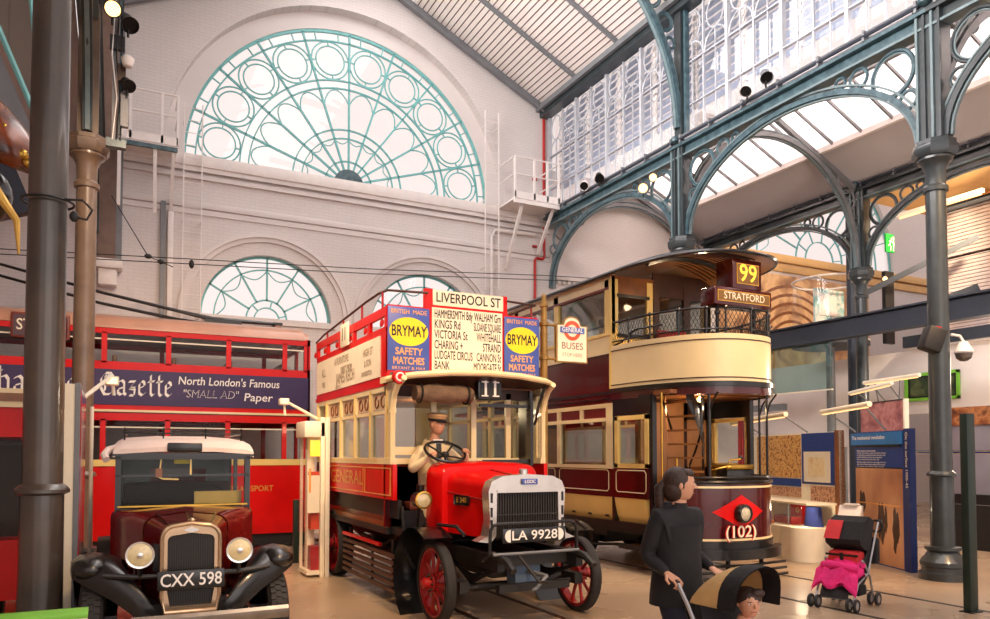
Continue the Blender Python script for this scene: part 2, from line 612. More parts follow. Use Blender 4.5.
def louvre_material():
    m = mat('pale blue grey blind slats', (158, 166, 182), 0.5, var=0.08)
    N, L = m.node_tree.nodes, m.node_tree.links
    tl = N.new('ShaderNodeBsdfTranslucent')
    tl.inputs['Color'].default_value = (*lin((206, 214, 228)), 1)
    mx = N.new('ShaderNodeMixShader')
    mx.inputs['Fac'].default_value = 0.65
    L.new(N['Principled BSDF'].outputs[0], mx.inputs[1])
    L.new(tl.outputs[0], mx.inputs[2])
    L.new(mx.outputs[0], N['Material Output'].inputs['Surface'])
    return m
M['louvre'] = louvre_material()
def frosted_material():
    m = mat('frosted roof glass', (250, 238, 234), 0.4, var=0.03)
    N, L = m.node_tree.nodes, m.node_tree.links
    tl = N.new('ShaderNodeBsdfTranslucent')
    tl.inputs['Color'].default_value = (0.95, 0.9, 0.88, 1)
    mx = N.new('ShaderNodeMixShader')
    mx.inputs['Fac'].default_value = 0.85
    L.new(N['Principled BSDF'].outputs[0], mx.inputs[1])
    L.new(tl.outputs[0], mx.inputs[2])
    L.new(mx.outputs[0], N['Material Output'].inputs['Surface'])
    return m
M['frosted'] = frosted_material()
M['tan'] = mat('tan varnished panel', (186, 130, 76), 0.3, var=0.2, scale=3, coat=0.3)
M['bead'] = mat('pale grey green iron bead', (108, 126, 130), 0.35, var=0.15)  # highlights on the iron edges put into a paler bead colour
M['clerbar'] = mat('pale grey window bars', (186, 188, 194), 0.45, var=0.1)
M['frost'] = mat('frosted ornament glass', (206, 180, 150), 0.5, var=0.2, scale=20)
M['fadedink'] = mat('faded grey brown lettering', (176, 158, 134), 0.6)
M['redglass'] = mat('dark red quarter light', (110, 26, 22), 0.3, var=0.2, coat=0.3)
M['sign_brown'] = mat('brown red sign frame', (120, 52, 40), 0.5)
M['brownred'] = mat('brown red lettering', (150, 84, 80), 0.5)
M['redorange'] = mat('orange red roundel', (216, 84, 50), 0.5)
# ================================================================ THE SETTING
# ---- floor: polished concrete with worn patches
def floor_material():
    m = mat('polished warm concrete', (150, 128, 106), 0.3, var=0.05, scale=0.5, c2=(198, 172, 142))
    nt = m.node_tree
    for nd in nt.nodes:
        if nd.type == 'TEX_NOISE':
            nd.inputs['Detail'].default_value = 1.5
        if nd.type == 'VALTORGB':
            nd.color_ramp.elements[0].position = 0.2
            nd.color_ramp.elements[1].position = 0.8
    N, L = nt.nodes, nt.links
    p = N['Principled BSDF']
    tc = N.new('ShaderNodeTexCoord')
    nz = N.new('ShaderNodeTexNoise')
    nz.inputs['Scale'].default_value = 0.9
    nz.inputs['Detail'].default_value = 2
    L.new(tc.outputs['Object'], nz.inputs['Vector'])
    mr = N.new('ShaderNodeMapRange')
    mr.inputs['To Min'].default_value = 0.16
    mr.inputs['To Max'].default_value = 0.42
    L.new(nz.outputs['Fac'], mr.inputs['Value'])
    L.new(mr.outputs['Result'], p.inputs['Roughness'])
    return m
M['floor'] = floor_material()
b = B()
b.box((-9, -6, -0.2), (30.3, 18.5, 0), M['floor'])
struct(b, 'floor')

YB = 18.0      # inner face of the end wall
XL, XR, XO = -0.4, 10.77, 16.5      # column lines
CX = 5.2
# ---- end wall of the nave with its one big and two small half-round windows
def halfround(cx, z, r, n=40):
    return [(cx+r*math.cos(PI*i/n), z+r*math.sin(PI*i/n)) for i in range(n+1)]
b = B()
gable = [(-9, 0), (30, 0), (30, 12.8), (16.6, 12.8), (16.6, 9.9), (10.95, 9.9), (10.95, 11.65), (CX, 14.4), (-0.55, 11.65), (-0.55, 8.5), (-9, 8.5)]
b.holed(gable, [halfround(CX, 8.62, 4.3), halfround(3.2, 5.0, 1.50), halfround(7.2, 5.0, 1.50), halfround(22.2, 8.62, 3.87)], 'y', YB, YB+0.28, M['wall'])
# inner reveal ring of the big window
b.holed([(CX+4.5*math.cos(PI*i/40), 8.62+4.5*math.sin(PI*i/40)) for i in range(41)], [[(CX+3.87*math.cos(PI*i/40), 8.64+3.87*math.sin(PI*i/40)) for i in range(41)]], 'y', YB+0.28, YB+0.5, M['plaster'])
struct(b, 'wall_back')
# raised mouldings round the small windows
for k, cx in enumerate((3.2, 7.2)):
    b = B()
    b.band((cx, 5.0), 1.80, 1.90, YB-0.05, YB+0.02, M['plaster'])
    b.band((cx, 5.0), 1.90, 1.97, YB-0.09, YB+0.02, M['plaster'])
    b.box((cx-1.6, YB-0.06, 4.86), (cx+1.6, YB+0.02, 5.0), M['plaster'])
    struct(b, 'trim_%d' % (k+1))
# sill and string courses
b = B()
b.box((-0.4, YB-0.16, 8.30), (10.9, YB+0.3, 8.56), M['white'], 0.02)
b.box((-0.4, YB-0.12, 8.20), (10.9, YB+0.02, 8.30), M['plaster'])
b.box((-0.4, YB-0.07, 8.04), (10.9, YB+0.02, 8.14), M['plaster'])
struct(b, 'trim_3')
b = B()
b.box((-0.4, YB-0.06, 7.38), (10.9, YB+0.02, 7.52), M['plaster'], 0.015)
b.box((-0.4, YB-0.03, 7.24), (10.9, YB+0.02, 7.36), M['plaster'])
struct(b, 'trim_4')
# dentil cornice of the aisle end wall
b = B()
b.box((11.1, YB-0.10, 6.78), (16.4, YB+0.02, 6.9), M['plaster'])
for i in range(30):
    b.box((11.15+i*0.175, YB-0.07, 6.66), (11.15+i*0.175+0.09, YB+0.02, 6.78), M['plaster'])
struct(b, 'trim_5')
b = B()
b.box((16.7, YB-0.16, 8.3), (30, YB+0.02, 8.56), M['buff'], 0.02)
b.box((16.7, YB-0.08, 8.0), (30, YB+0.02, 8.26), M['buff'], 0.02)
struct(b, 'trim_6')

# ---- window_1: the great half-round fanlight
win = thing('window', None, None, (CX, YB+0.3, 8.62))
win.name = 'window_1'
win['kind'] = 'structure'
y0, y1 = YB+0.30, YB+0.36
b = B()
c = (CX, 8.62)
T = M['tealbar']
for r0, r1 in ((3.82, 3.90), (3.60, 3.63), (2.62, 2.65), (2.42, 2.45), (1.38, 1.41), (1.16, 1.185)):
    b.band(c, r0, r1, y0, y1, T, n=56)
b.band(c, 0.58, 0.61, y0, y1, T, n=24)
NS = 10
b.box((CX-3.9, y0, 8.60), (CX+3.9, y1, 8.66), T)
for i in range(1, NS):                         # spokes
    a = PI*i/NS
    d = (math.cos(a), math.sin(a))
    b.bar((CX+d[0]*0.3, y0+0.03, 8.62+d[1]*0.3), (CX+d[0]*3.85, y0+0.03, 8.62+d[1]*3.85), 0.06, 0.045, T, up=(d[1], 0, -d[0]))
for i in range(NS):                            # circles between the spokes
    a = PI*(i+0.5)/NS
    px, pz = CX+3.125*math.cos(a), 8.62+3.125*math.sin(a)
    b.ring((px, y0+0.03, pz), 0.47, 0.021, T, n=32, k=5)
    b.ring((px, y0+0.03, pz), 0.36, 0.020, T, n=28, k=5)
    for q in range(4):
        t = a+q*PI/2
        b.bar((px+0.36*math.cos(t), y0+0.03, pz+0.36*math.sin(t)), (px+0.47*math.cos(t), y0+0.03, pz+0.47*math.sin(t)), 0.04, 0.025, T, up=(math.sin(t), 0, -math.cos(t)))
    for q in (-0.5, 0.5):                      # short bars of the rim
        t = PI*(i+0.5+q*0.5)/NS
        b.bar((CX+3.61*math.cos(t), y0+0.03, 8.62+3.61*math.sin(t)), (CX+3.85*math.cos(t), y0+0.03, 8.62+3.85*math.sin(t)), 0.04, 0.025, T, up=(math.sin(t), 0, -math.cos(t)))
    # petal tops and inner scallops
    half = PI/NS/2
    pts = []
    for q in range(9):
        t = -1+q/4.0
        rr = 2.40-0.36*t*t
        pts.append((CX+rr*math.cos(a+half*t), y0+0.03, 8.62+rr*math.sin(a+half*t)))
    b.tube(pts, 0.018, T, 5)
    pts = []
    for q in range(9):
        t = -1+q/4.0
        rr = 1.04+0.11*t*t
        pts.append((CX+rr*math.cos(a+half*t), y0+0.03, 8.62+rr*math.sin(a+half*t)))
    b.tube(pts, 0.014, T, 5)
b.build('glazing_bars', win)
b = B()
b.prism(halfround(CX, 8.62, 0.38, 20), 'y', y0-0.02, y1+0.02, M['teal'])
b.build('hub', win)
b = B()
b.prism(halfround(CX, 8.62, 3.88, 48), 'y', y0+0.025, y0+0.035, M['pane'])
b.build('glass', win)
# ---- windows 2, 3 (small fanlights) and 4 (aisle fanlight)
def fanlight(n, cx, z, r, spokes, y):
    w = thing('window', None, None, (cx, y, z))
    w.name = 'window_%d' % n
    w['kind'] = 'structure'
    b = B()
    for r0, r1 in ((r-0.05, r+0.02), (r*0.78, r*0.78+0.03), (r*0.30, r*0.30+0.035), (r*0.18, r*0.18+0.03)):
        b.band((cx, z), r0, r1, y, y+0.05, T, n=32)
    b.box((cx-r, y, z-0.02), (cx+r, y+0.05, z+0.04), T)
    for i in range(1, spokes):
        a = PI*i/spokes
        b.bar((cx+0.3*r*math.cos(a), y+0.025, z+0.3*r*math.sin(a)), (cx+r*math.cos(a), y+0.025, z+r*math.sin(a)), 0.05, 0.04, T, up=(math.sin(a), 0, -math.cos(a)))
    for i in range(spokes):
        a = PI*(i+0.5)/spokes
        h = PI/spokes/2
        pts = []
        for q in range(9):
            t = -1+q/4.0
            rr = r*(0.78-0.13*(1-t*t))
            pts.append((cx+rr*math.cos(a+h*t), y+0.025, z+rr*math.sin(a+h*t)))
        b.tube(pts, 0.015, T, 5)
        if i % 2 == 0:
            for f in (0.24,):
                b.bar((cx+0.18*r*math.cos(a), y+0.025, z+0.18*r*math.sin(a)), (cx+0.3*r*math.cos(a), y+0.025, z+0.3*r*math.sin(a)), 0.04, 0.03, T, up=(math.sin(a), 0, -math.cos(a)))
    b.build('glazing_bars', w)
    b = B()
    b.prism(halfround(cx, z, r, 32), 'y', y+0.02, y+0.03, M['pane'])
    b.build('glass', w)
fanlight(2, 3.2, 5.0, 1.50, 6, YB+0.16)
fanlight(3, 7.2, 5.0, 1.50, 6, YB+0.16)
fanlight(4, 22.2, 8.62, 3.87, 10, YB+0.16)

# ---- nave roof: boarded slopes, a glazed ridge
ZE, ZR = 11.55, 14.25      # eave and ridge heights
def roof_z(x):
    return ZR-abs(x-CX)*(ZR-ZE)/(XR+0.1-CX)
for side, sg in (('right', 1), ('left', -1)):
    b = B()
    xa, xb = CX+sg*1.6, CX+sg*(XR+0.15-CX)
    b.faces([(xa, -2, roof_z(xa)), (xb, -2, roof_z(xb)), (xb, YB+0.3, roof_z(xb)), (xa, YB+0.3, roof_z(xa)),
             (xa, -2, roof_z(xa)+0.1), (xb, -2, roof_z(xb)+0.1), (xb, YB+0.3, roof_z(xb)+0.1), (xa, YB+0.3, roof_z(xa)+0.1)],
            [(0, 1, 2, 3), (7, 6, 5, 4), (0, 4, 5, 1), (1, 5, 6, 2), (2, 6, 7, 3), (3, 7, 4, 0)], M['board'])
    n = 32
    for i in range(n):
        x = lerp(xa, xb, (i+0.5)/n)
        b.bar((x, -2, roof_z(x)-0.005), (x, YB, roof_z(x)-0.005), 0.02, 0.016, M['joint'])
    struct(b, 'ceiling_nave_'+side)
b = B()
for i in range(12):                        # rafters, one per third of a bay
    y = YB-0.1-i*1.833
    for sg in (-1, 1):
        xa, xb = CX+sg*0.1, CX+sg*(XR-CX)
        w = 0.14 if i == 0 else 0.06
        b.bar((xa, y, roof_z(xa)-0.09), (xb, y, roof_z(xb)-0.09), w, 0.16 if i == 0 else 0.10, M['steel'])
        if i == 0:
            b.bar((xa, y-0.12, roof_z(xa)-0.20), (xb, y-0.12, roof_z(xb)-0.20), 0.06, 0.08, M['steel'])
struct(b, 'trim_7')
b = B()
for sg in (-1, 1):
    x = CX+sg*(XR-CX)
    b.box((x-0.16, -2, ZE-0.22), (x+0.14, YB, ZE+0.02), M['iron'])
    b.box((x-0.24*sg-0.05, -2, ZE-0.08), (x-0.24*sg+0.05, YB, ZE+0.06), M['steel'])
struct(b, 'trim_8')
# ridge glazing
b = B()
for sg in (-1, 1):
    xa, xb = CX, CX+sg*1.6
    b.faces([(xa, -2, roof_z(xa)+0.05), (xb, -2, roof_z(xb)+0.05), (xb, YB+0.3, roof_z(xb)+0.05), (xa, YB+0.3, roof_z(xa)+0.05)], [(0, 1, 2, 3)], M['pane'])
struct(b, 'ceiling_nave_skylight')

# ---- aisle roof (between the two right-hand column lines): low pitched, glazed at the ridge
AX, AZ0, AZR = 13.63, 8.50, 9.75
def aisle_z(x):
    return AZR-(abs(x-AX)/(XO-AX))*(AZR-AZ0)
def slab(b, x0, x1, y0, y1, zf, t, m):
    b.faces([(x0, y0, zf(x0)), (x1, y0, zf(x1)), (x1, y1, zf(x1)), (x0, y1, zf(x0)), (x0, y0, zf(x0)+t), (x1, y0, zf(x1)+t), (x1, y1, zf(x1)+t), (x0, y1, zf(x0)+t)],
            [(0, 1, 2, 3), (7, 6, 5, 4), (0, 4, 5, 1), (1, 5, 6, 2), (2, 6, 7, 3), (3, 7, 4, 0)], m)
b = B()
slab(b, 15.05, XO+0.1, -2, YB+0.3, aisle_z, 0.1, M['soffit'])
slab(b, XR-0.05, 11.7, -2, YB+0.3, aisle_z, 0.1, M['soffit'])
slab(b, XO+0.1, 30, -2, 12.9, lambda x: AZ0-0.02, 0.1, M['buff'])
struct(b, 'ceiling_aisle')
b = B()
for xa, xb in ((11.7, AX), (AX, 15.05)):
    for i in range(27):
        y = -1.8+i*0.76
        b.bar((xa, y, aisle_z(xa)+0.0), (xb, y, aisle_z(xb)+0.0), 0.04, 0.07, M['steel'])
for x in (11.7, 13.63, 15.05):
    b.bar((x, -2, aisle_z(x)-0.03), (x, YB, aisle_z(x)-0.03), 0.10, 0.12, M['white'] if x > 15 else M['steel'])
struct(b, 'trim_9')
b = B()
for xa, xb in ((11.7, AX), (AX, 15.05)):
    slab(b, xa, xb, -2, YB+0.3, lambda x: aisle_z(x)+0.05, 0.01, M['frosted'])
struct(b, 'ceiling_aisle_skylight')

# ---- clerestory above the right-hand arcade
def clerestory(x, name, vis):
    w = thing('window', None, None, (x, 8, 8.5))
    w.name = name
    w['kind'] = 'structure'
    b = B()
    bars = M['clerbar']
    n0 = 0
    y = YB-0.1
    step = 5.5/4
    while y > 1.0:
        b.box((x-0.05, y-0.035, 8.45), (x+0.05, y+0.035, ZE), bars)
        yc = y-step/2
        b.box((x-0.025, yc-0.018, 8.45), (x+0.025, yc+0.018, ZE), bars)
        for k in (0, 1):
            ya = y-step*(k*0.5+0.25)
            r = step/4-0.03
            b.ring((x, ya, 10.25), r, 0.018, bars, ax='x', n=12, k=5, a0=0, a1=PI, ry=r*1.15)
            b.ring((x, ya, 10.95), r*0.78, 0.018, bars, ax='x', n=20, k=5, ry=r*1.05)
            b.box((x-0.015, ya-0.012, 8.45), (x+0.015, ya+0.012, 10.6), bars)
        y -= step
    for z, t in ((8.5, 0.05), (9.28, 0.014), (10.2, 0.014), (11.38, 0.04)):
        b.box((x-0.04, 0.8, z-t), (x+0.04, YB, z+t), bars)
    b.build('glazing_bars', w)
    b = B()
    b.box((x+0.04, 0.8, 8.5), (x+0.05, YB, ZE), M['pane'])
    b.build('glass', w)
    if vis:
        lv = B()
        y = YB-0.1
        while y > 1.0:
            for ya, yb in ((y-0.22, y-step+0.02),):
                z = 9.35
                while z < 11.5:
                    lv.bar((x+0.30, ya, z), (x+0.30, yb, z), 0.012, 0.21, M['louvre'], up=(0.38, 0, 0.92))
                    z += 0.185
                lv.box((x+0.26, ya-0.01, 9.3), (x+0.28, ya+0.03, 11.5), M['white'])
            y -= step
        # scalloped light edges of the blinds
        y = YB-0.1
        while y > 1.0:
            for k in range(14):
                lv.ell((x+0.24, y-0.16, 9.35+k*0.15), (0.02, 0.06, 0.07), M['white'], 8, 6)
            y -= step
        lv.build('louvres', w)
clerestory(XR+0.12, 'window_5', True)
clerestory(XL-0.12, 'window_6', False)
# walls that close the aisles
b = B()
b.box((30.0, -6, 0), (30.3, 18.3, 8.6), M['plaster'])
struct(b, 'wall_right')
b = B()
b.box((-8.8, -6, 0), (-8.6, 18.2, 8.5), M['wally'])
struct(b, 'wall_left')
b = B()
b.box((-9, -2, 8.4), (XL-0.2, 18.3, 8.5), M['soffit'])
struct(b, 'ceiling_left_aisle')

# ================================================================ IRON COLUMNS AND ARCHED GIRDERS
ZC = 6.42
def column_parts(t, x, y, zflange=1.5, r=0.146, zt=8.45, base=True, sh=None):
    sh = sh or M['iron']
    b = B()
    if base:
        b.lathe([(0.32, 0), (0.32, 0.10), (0.28, 0.12), (0.28, 0.18), (0.30, 0.20), (0.30, 0.26), (0.25, 0.32), (0.20, 0.40), (0.235, 0.43), (0.235, 0.47), (r, 0.49)], (x, y, 0), M['iron'], n=32)
        b.build('base', t)
        b = B()
    b.lathe([(r+0.015, 0.48), (r+0.01, zflange-0.02), (r+0.05, zflange), (r+0.05, zflange+0.025), (r+0.03, zflange+0.05), (r, zflange+0.07), (r*0.93, 5.7)], (x, y, 0), sh, n=32)
    b.build('shaft', t)
    b = B()
    q = r*0.93
    b.lathe([(q+0.03, 5.68), (q+0.035, 5.74), (q, 5.78), (q+0.005, 6.0), (q+0.05, 6.1), (q+0.10, 6.14), (q+0.10, 6.18)], (x, y, 0), sh, n=28)
    b.lathe([(0.27, 6.18), (0.31, 6.24), (0.31, 6.34), (0.28, 6.36), (0.28, 6.42), (0.2, 6.42)], (x, y, 0), sh, n=8, a0=PI/8, a1=PI/8+2*PI)
    b.build('capital', t)
    b = B()       # clustered post above the capital
    b.box((x-0.10, y-0.19, 6.42), (x+0.10, y+0.19, zt), sh)
    for dx in (-0.115, 0.115):
        for dy in (-0.17, -0.06, 0.06, 0.17):
            b.box((x+dx-0.02, y+dy-0.018, 6.44), (x+dx+0.02, y+dy+0.018, zt-0.03), M['bead'] if sh is M['iron'] and dy in (-0.06, 0.17) else sh)
    b.box((x-0.14, y-0.22, zt-0.06), (x+0.14, y+0.22, zt+0.02), sh)
    b.lathe([(0.02, zt), (0.09, zt+0.04), (0.10, zt+0.10), (0.05, zt+0.15), (0, zt+0.17)], (x-0.17, y, 0), M['teal'], n=12)
    b.build('post', t)

def arch_pt(yc, a, bz, t, z0=ZC):
    return (yc+a*math.cos(t), z0+bz*math.sin(t))
def spandrel(b, yc, a, bz, sg, put, m, scale=1.0, zt=8.38, z0=ZC):
    """open circles between arch, post and girder"""
    ye = yc+sg*a
    for dy, z, r in ((0.44, 7.74, 0.36), (0.19, 7.24, 0.14), (1.04, 7.95, 0.16), (1.38, 8.02, 0.095)):
        cy = ye-sg*dy*scale
        rr = r*scale
        zz = zt-(8.38-z)*scale
        for q, w, mm in ((rr, 0.030, m), (rr*0.88, 0.014, M['bead'])):
            pts = [put(cy+q*math.cos(2*PI*i/26), zz+q*math.sin(2*PI*i/26)) for i in range(26)]
            b.tube(pts, w, mm, 6, closed=True)
def arch_rib(b, yc, a, bz, put, m, w=0.13, d=0.09, z0=ZC, t0=0.0, t1=PI, n=36):
    """ribbed arch: deep flange and two thin beads"""
    for off, ww, dd in ((0, w, d), (0.10, w*0.55, 0.035), (-0.07, w*0.45, 0.03)):
        rings = []
        for i in range(n+1):
            t = t0+(t1-t0)*i/n
            y, z = arch_pt(yc, a+off, bz+off, t, z0)
            nx, nz = math.cos(t), math.sin(t)
            o = []
            for s_, e in ((-1, -1), (1, -1), (1, 1), (-1, 1)):
                o.append(put(y+nx*dd/2*e, z+nz*dd/2*e, s_*ww/2))
            rings.append(o)
        b.sweep(rings, m if off == 0 else M['bead'], closed=True)
def girder(x, ya, yb, label, m, zt=8.42, group='arched iron girders between the columns', half=None):
    yc, a = (ya+yb)/2, abs(yb-ya)/2-0.20
    bz = 1.60
    t = thing('arched_girder', label, 'girder', (x, yc, zt), 0, group)
    put = lambda y, z, o=0.0: (x+o, y, z)
    b = B()
    arch_rib(b, yc, a, bz, put, m, z0=6.45)
    b.build('arch_rib', t)
    b = B()
    b.box((x-0.16, ya, zt-0.06), (x+0.16, yb, zt), m)
    b.box((x-0.05, ya, zt-0.24), (x+0.05, yb, zt-0.06), m)
    b.box((x-0.12, ya, zt-0.28), (x+0.12, yb, zt-0.24), M['bead'])
    b.build('top_chord', t)
    b = B()
    b.tube([(x-0.10, ya+0.1, zt+0.16), (x-0.10, yb-0.1, zt+0.16)], 0.022, M['steel'], 6)
    b.tube([(x-0.16, ya+0.1, zt+0.08), (x-0.16, yb-0.1, zt+0.08)], 0.03, M['slate'], 6)
    k = int(abs(yb-ya)/0.9)
    for i in range(k+1):
        y = lerp(ya+0.15, yb-0.15, i/k)
        b.box((x-0.18, y-0.02, zt), (x-0.06, y+0.02, zt+0.18), M['steel'])
    b.build('conduit', t)
    b = B()
    spandrel(b, yc, a, bz, 1, put, m)
    b.build('spandrel_rings', t)
    b = B()
    spandrel(b, yc, a, bz, -1, put, m)
    b.build('spandrel_rings', t)
    return t

ROWS = (1.27, 6.77, 12.3)
def col(x, y, label, **k):
    t = thing('iron_column', label, 'column', (x, y, 0), 0, 'cast-iron columns of the hall')
    column_parts(t, x, y, **k)
    return t
col(XR, 6.77, 'grey fluted iron column standing beside the dark green post near the blue display')
col(XR, 12.3, 'teal-grey iron column rising out of view behind the roof of the tram')
col(XO, 12.3, 'slimmer-looking grey iron column further back, beside the green exit sign')
M['rustiron'] = mat('rust and gunmetal column paint', (56, 54, 52), 0.28, var=0.3, scale=2, coat=0.5, c2=(82, 68, 56))
M['tancol'] = mat('tan brown column paint', (116, 96, 80), 0.3, var=0.2, scale=4, coat=0.3)  # warm light on this column is put into its colour
col(-0.5, 7.0, 'thick dark iron column in the left foreground beside the red-framed vehicle', sh=M['rustiron'])
col(XL, 12.3, 'tan-lit iron column with octagonal capital in front of the trolleybus', sh=M['tancol'])
girder(XR, 12.3, 17.8, 'teal arched iron girder between the end wall and the column behind the tram', M['teal'])
girder(XR, 6.77, 12.3, 'grey-green arched iron girder spanning above the tram roof', M['teal'])
girder(XR, 1.27, 6.77, 'arched iron girder running off the right edge from the nearest right column', M['iron'])
girder(XO, 12.3, 17.8, 'grey arched iron girder in front of the teal aisle fanlight', M['iron'])
girder(XO, 6.77, 12.3, 'grey arched iron girder to the right of the exit sign under the buff ceiling', M['iron'])
girder(XL, 12.3, 17.8, 'arched iron girder behind the tan column on the left', M['iron'])
girder(XL, 6.9, 12.3, 'arched iron girder running between the two left columns', M['iron'])

# nave rib and aisle rib that spring from the column behind the tram
def cross_rib(x0, y, sg, span, zs, rise, label, m, name='roof_rib'):
    t = thing(name, label, 'roof rib', (x0, y, zs), 0, 'curved ribs of the nave roof')
    b = B()
    put = lambda u, z, o=0.0: (u, y+o, z)
    xc = x0+sg*span
    t0, t1 = (0, PI/2) if sg < 0 else (PI/2, PI)
    arch_rib(b, xc, span, rise, put, m, z0=zs, t0=t0, t1=t1, n=24, w=0.16, d=0.12)
    b.build('arch_rib', t)
    b = B()
    return t, b, put
t, b, put = cross_rib(XR-0.08, 12.3, -1, 5.4, 8.8, 4.6, 'dark teal curved roof rib springing over the clerestory from the post behind the tram', M['teal'])
b.box((XR-0.08, 12.2, 8.45), (XR+0.16, 12.4, 11.5), M['iron'])
for dy in (-0.15, 0.15):
    b.box((XR-0.02, 12.3+dy-0.03, 8.45), (XR+0.08, 12.3+dy+0.03, 11.5), M['teal'])
b.build('post', t)
b = B()
for u, z, r in ((XR-0.42, 11.05, 0.20), (XR-0.78, 11.52, 0.24), (XR-0.28, 10.62, 0.12)):
    b.ring((u, 12.3, z), r, 0.03, M['teal'], ax='y', n=24)
    b.ring((u, 12.3, z), r*0.8, 0.018, M['teal'], ax='y', n=24)
b.build('spandrel_rings', t)
t, b, put = cross_rib(XR-0.08, 6.77, -1, 5.4, 8.8, 4.6, 'curved roof rib and post above the nearest right column, mostly out of frame', M['iron'])
b.box((XR-0.08, 6.67, 8.45), (XR+0.16, 6.87, 11.5), M['iron'])
b.build('post', t)
for y, lab in ((12.3, 'grey half-arch rib crossing under the aisle skylight behind the tram'), (17.75, 'grey half-arch rib of the aisle roof against the end wall'), (6.77, 'grey arch rib of the aisle roof nearest the right edge')):
    t = thing('aisle_rib', lab, 'roof rib', (AX, y, 6.45), 0, 'arch ribs of the aisle roof')
    put = lambda u, z, o=0.0, y=y: (u, y+o, z)
    b = B()
    arch_rib(b, AX, 2.75, 2.75, put, M['steel'], z0=6.45, w=0.14, d=0.10)
    b.build('arch_rib', t)
    for sg in (-1, 1):
        b = B()
        for dx, z, r in ((0.42, 8.10, 0.24), (0.18, 7.55, 0.14), (0.98, 8.55, 0.2), (1.5, 8.95, 0.15)):
            b.ring((AX+sg*(2.75-dx+0.12), y, z+0.0), r, 0.026, M['steel'], ax='y', n=22)
        b.build('spandrel_rings', t)
    b = B()
    b.bar((XR+0.2, y, 8.42), (AX, y, 9.62), 0.1, 0.12, M['steel'])
    b.bar((XO-0.2, y, 8.42), (AX, y, 9.62), 0.1, 0.12, M['steel'])
    b.build('rafters', t)
# ================================================================ shared vehicle and figure builders
def spoked_wheel(parent, x, y, r, sg, tw=0.12, nsp=12, mr=None, hub=None, w2=0.0, name='wheel'):
    """wooden artillery wheel on an axle along x; sg = side of the outer face"""
    mr = mr or M['red2']
    b = B()
    b.lathe([(r*0.80, -tw/2+0.01), (r*0.88, -tw/2+0.01), (r*0.88, tw/2-0.01), (r*0.80, tw/2-0.01), (r*0.80, -tw/2+0.01)], (x, y, r), mr, ax='x', n=40)
    for i in range(nsp):
        a = 2*PI*i/nsp
        d = (math.cos(a), math.sin(a))
        b.tube([(x+sg*0.02, y+d[0]*r*0.18, r+d[1]*r*0.18), (x+sg*0.005, y+d[0]*r*0.5, r+d[1]*r*0.5), (x, y+d[0]*r*0.82, r+d[1]*r*0.82)], [r*0.06, r*0.042, r*0.055], mr, 8)
    b.lathe([(r*0.27, -0.04), (r*0.27, 0.05)], (x, y, r), mr, ax='x', n=20)
    w = b.build(name, parent)
    b = B()
    t = tw/2
    b.lathe([(r*0.87, -t), (r*0.96, -t), (r, -t*0.7), (r, t*0.7), (r*0.96, t), (r*0.87, t), (r*0.87, -t)], (x, y, r), M['rubber'], ax='x', n=44)
    b.build('tyre', w)
    b = B()
    b.lathe([(r*0.24, sg*0.05), (r*0.24, sg*0.07), (r*0.14, sg*0.075), (r*0.14, sg*0.15), (r*0.08, sg*0.17), (0, sg*0.17)], (x, y, r), hub or M['red2'], ax='x', n=20)
    for i in range(8):
        a = 2*PI*i/8
        b.cyl((x+sg*0.06, y+r*0.2*math.cos(a), r+r*0.2*math.sin(a)), (x+sg*0.09, y+r*0.2*math.cos(a), r+r*0.2*math.sin(a)), 0.014, M['blackm'], n=6)
    b.build('hub', w)
    return w

def skin_mesh(joints, edges, root, sub=2):
    """one continuous tapered surface grown from joints {name: (x, y, z, radius)}"""
    names = list(joints)
    me = bpy.data.meshes.new('body')
    me.from_pydata([joints[n][:3] for n in names], [(names.index(a), names.index(b)) for a, b in edges], [])
    ob = bpy.data.objects.new('body', me)
    COL.objects.link(ob)
    ob.modifiers.new('skin', 'SKIN')
    sd = ob.modifiers.new('sub', 'SUBSURF')
    sd.levels = sub
    sd.render_levels = sub
    if not me.skin_vertices:
        me.attributes
    lay = me.skin_vertices[0].data
    for i, n in enumerate(names):
        r = joints[n][3]
        rr = joints[n][4] if len(joints[n]) > 4 else r
        lay[i].radius = (r, rr)
        lay[i].use_root = (n == root)
    dg = bpy.context.evaluated_depsgraph_get()
    out = bpy.data.meshes.new_from_object(ob.evaluated_get(dg))
    bpy.data.objects.remove(ob)
    bpy.data.meshes.remove(me)
    return out

def add_mesh(b, me, mfun):
    vs = [v.co.copy() for v in me.vertices]
    for p in me.polygons:
        pass
    k = [b.bm.verts.new(v) for v in vs]
    for p in me.polygons:
        try:
            f = b.bm.faces.new([k[i] for i in p.vertices])
            f.material_index = b.mi(mfun(p.center))
        except ValueError:
            pass
    bpy.data.meshes.remove(me)

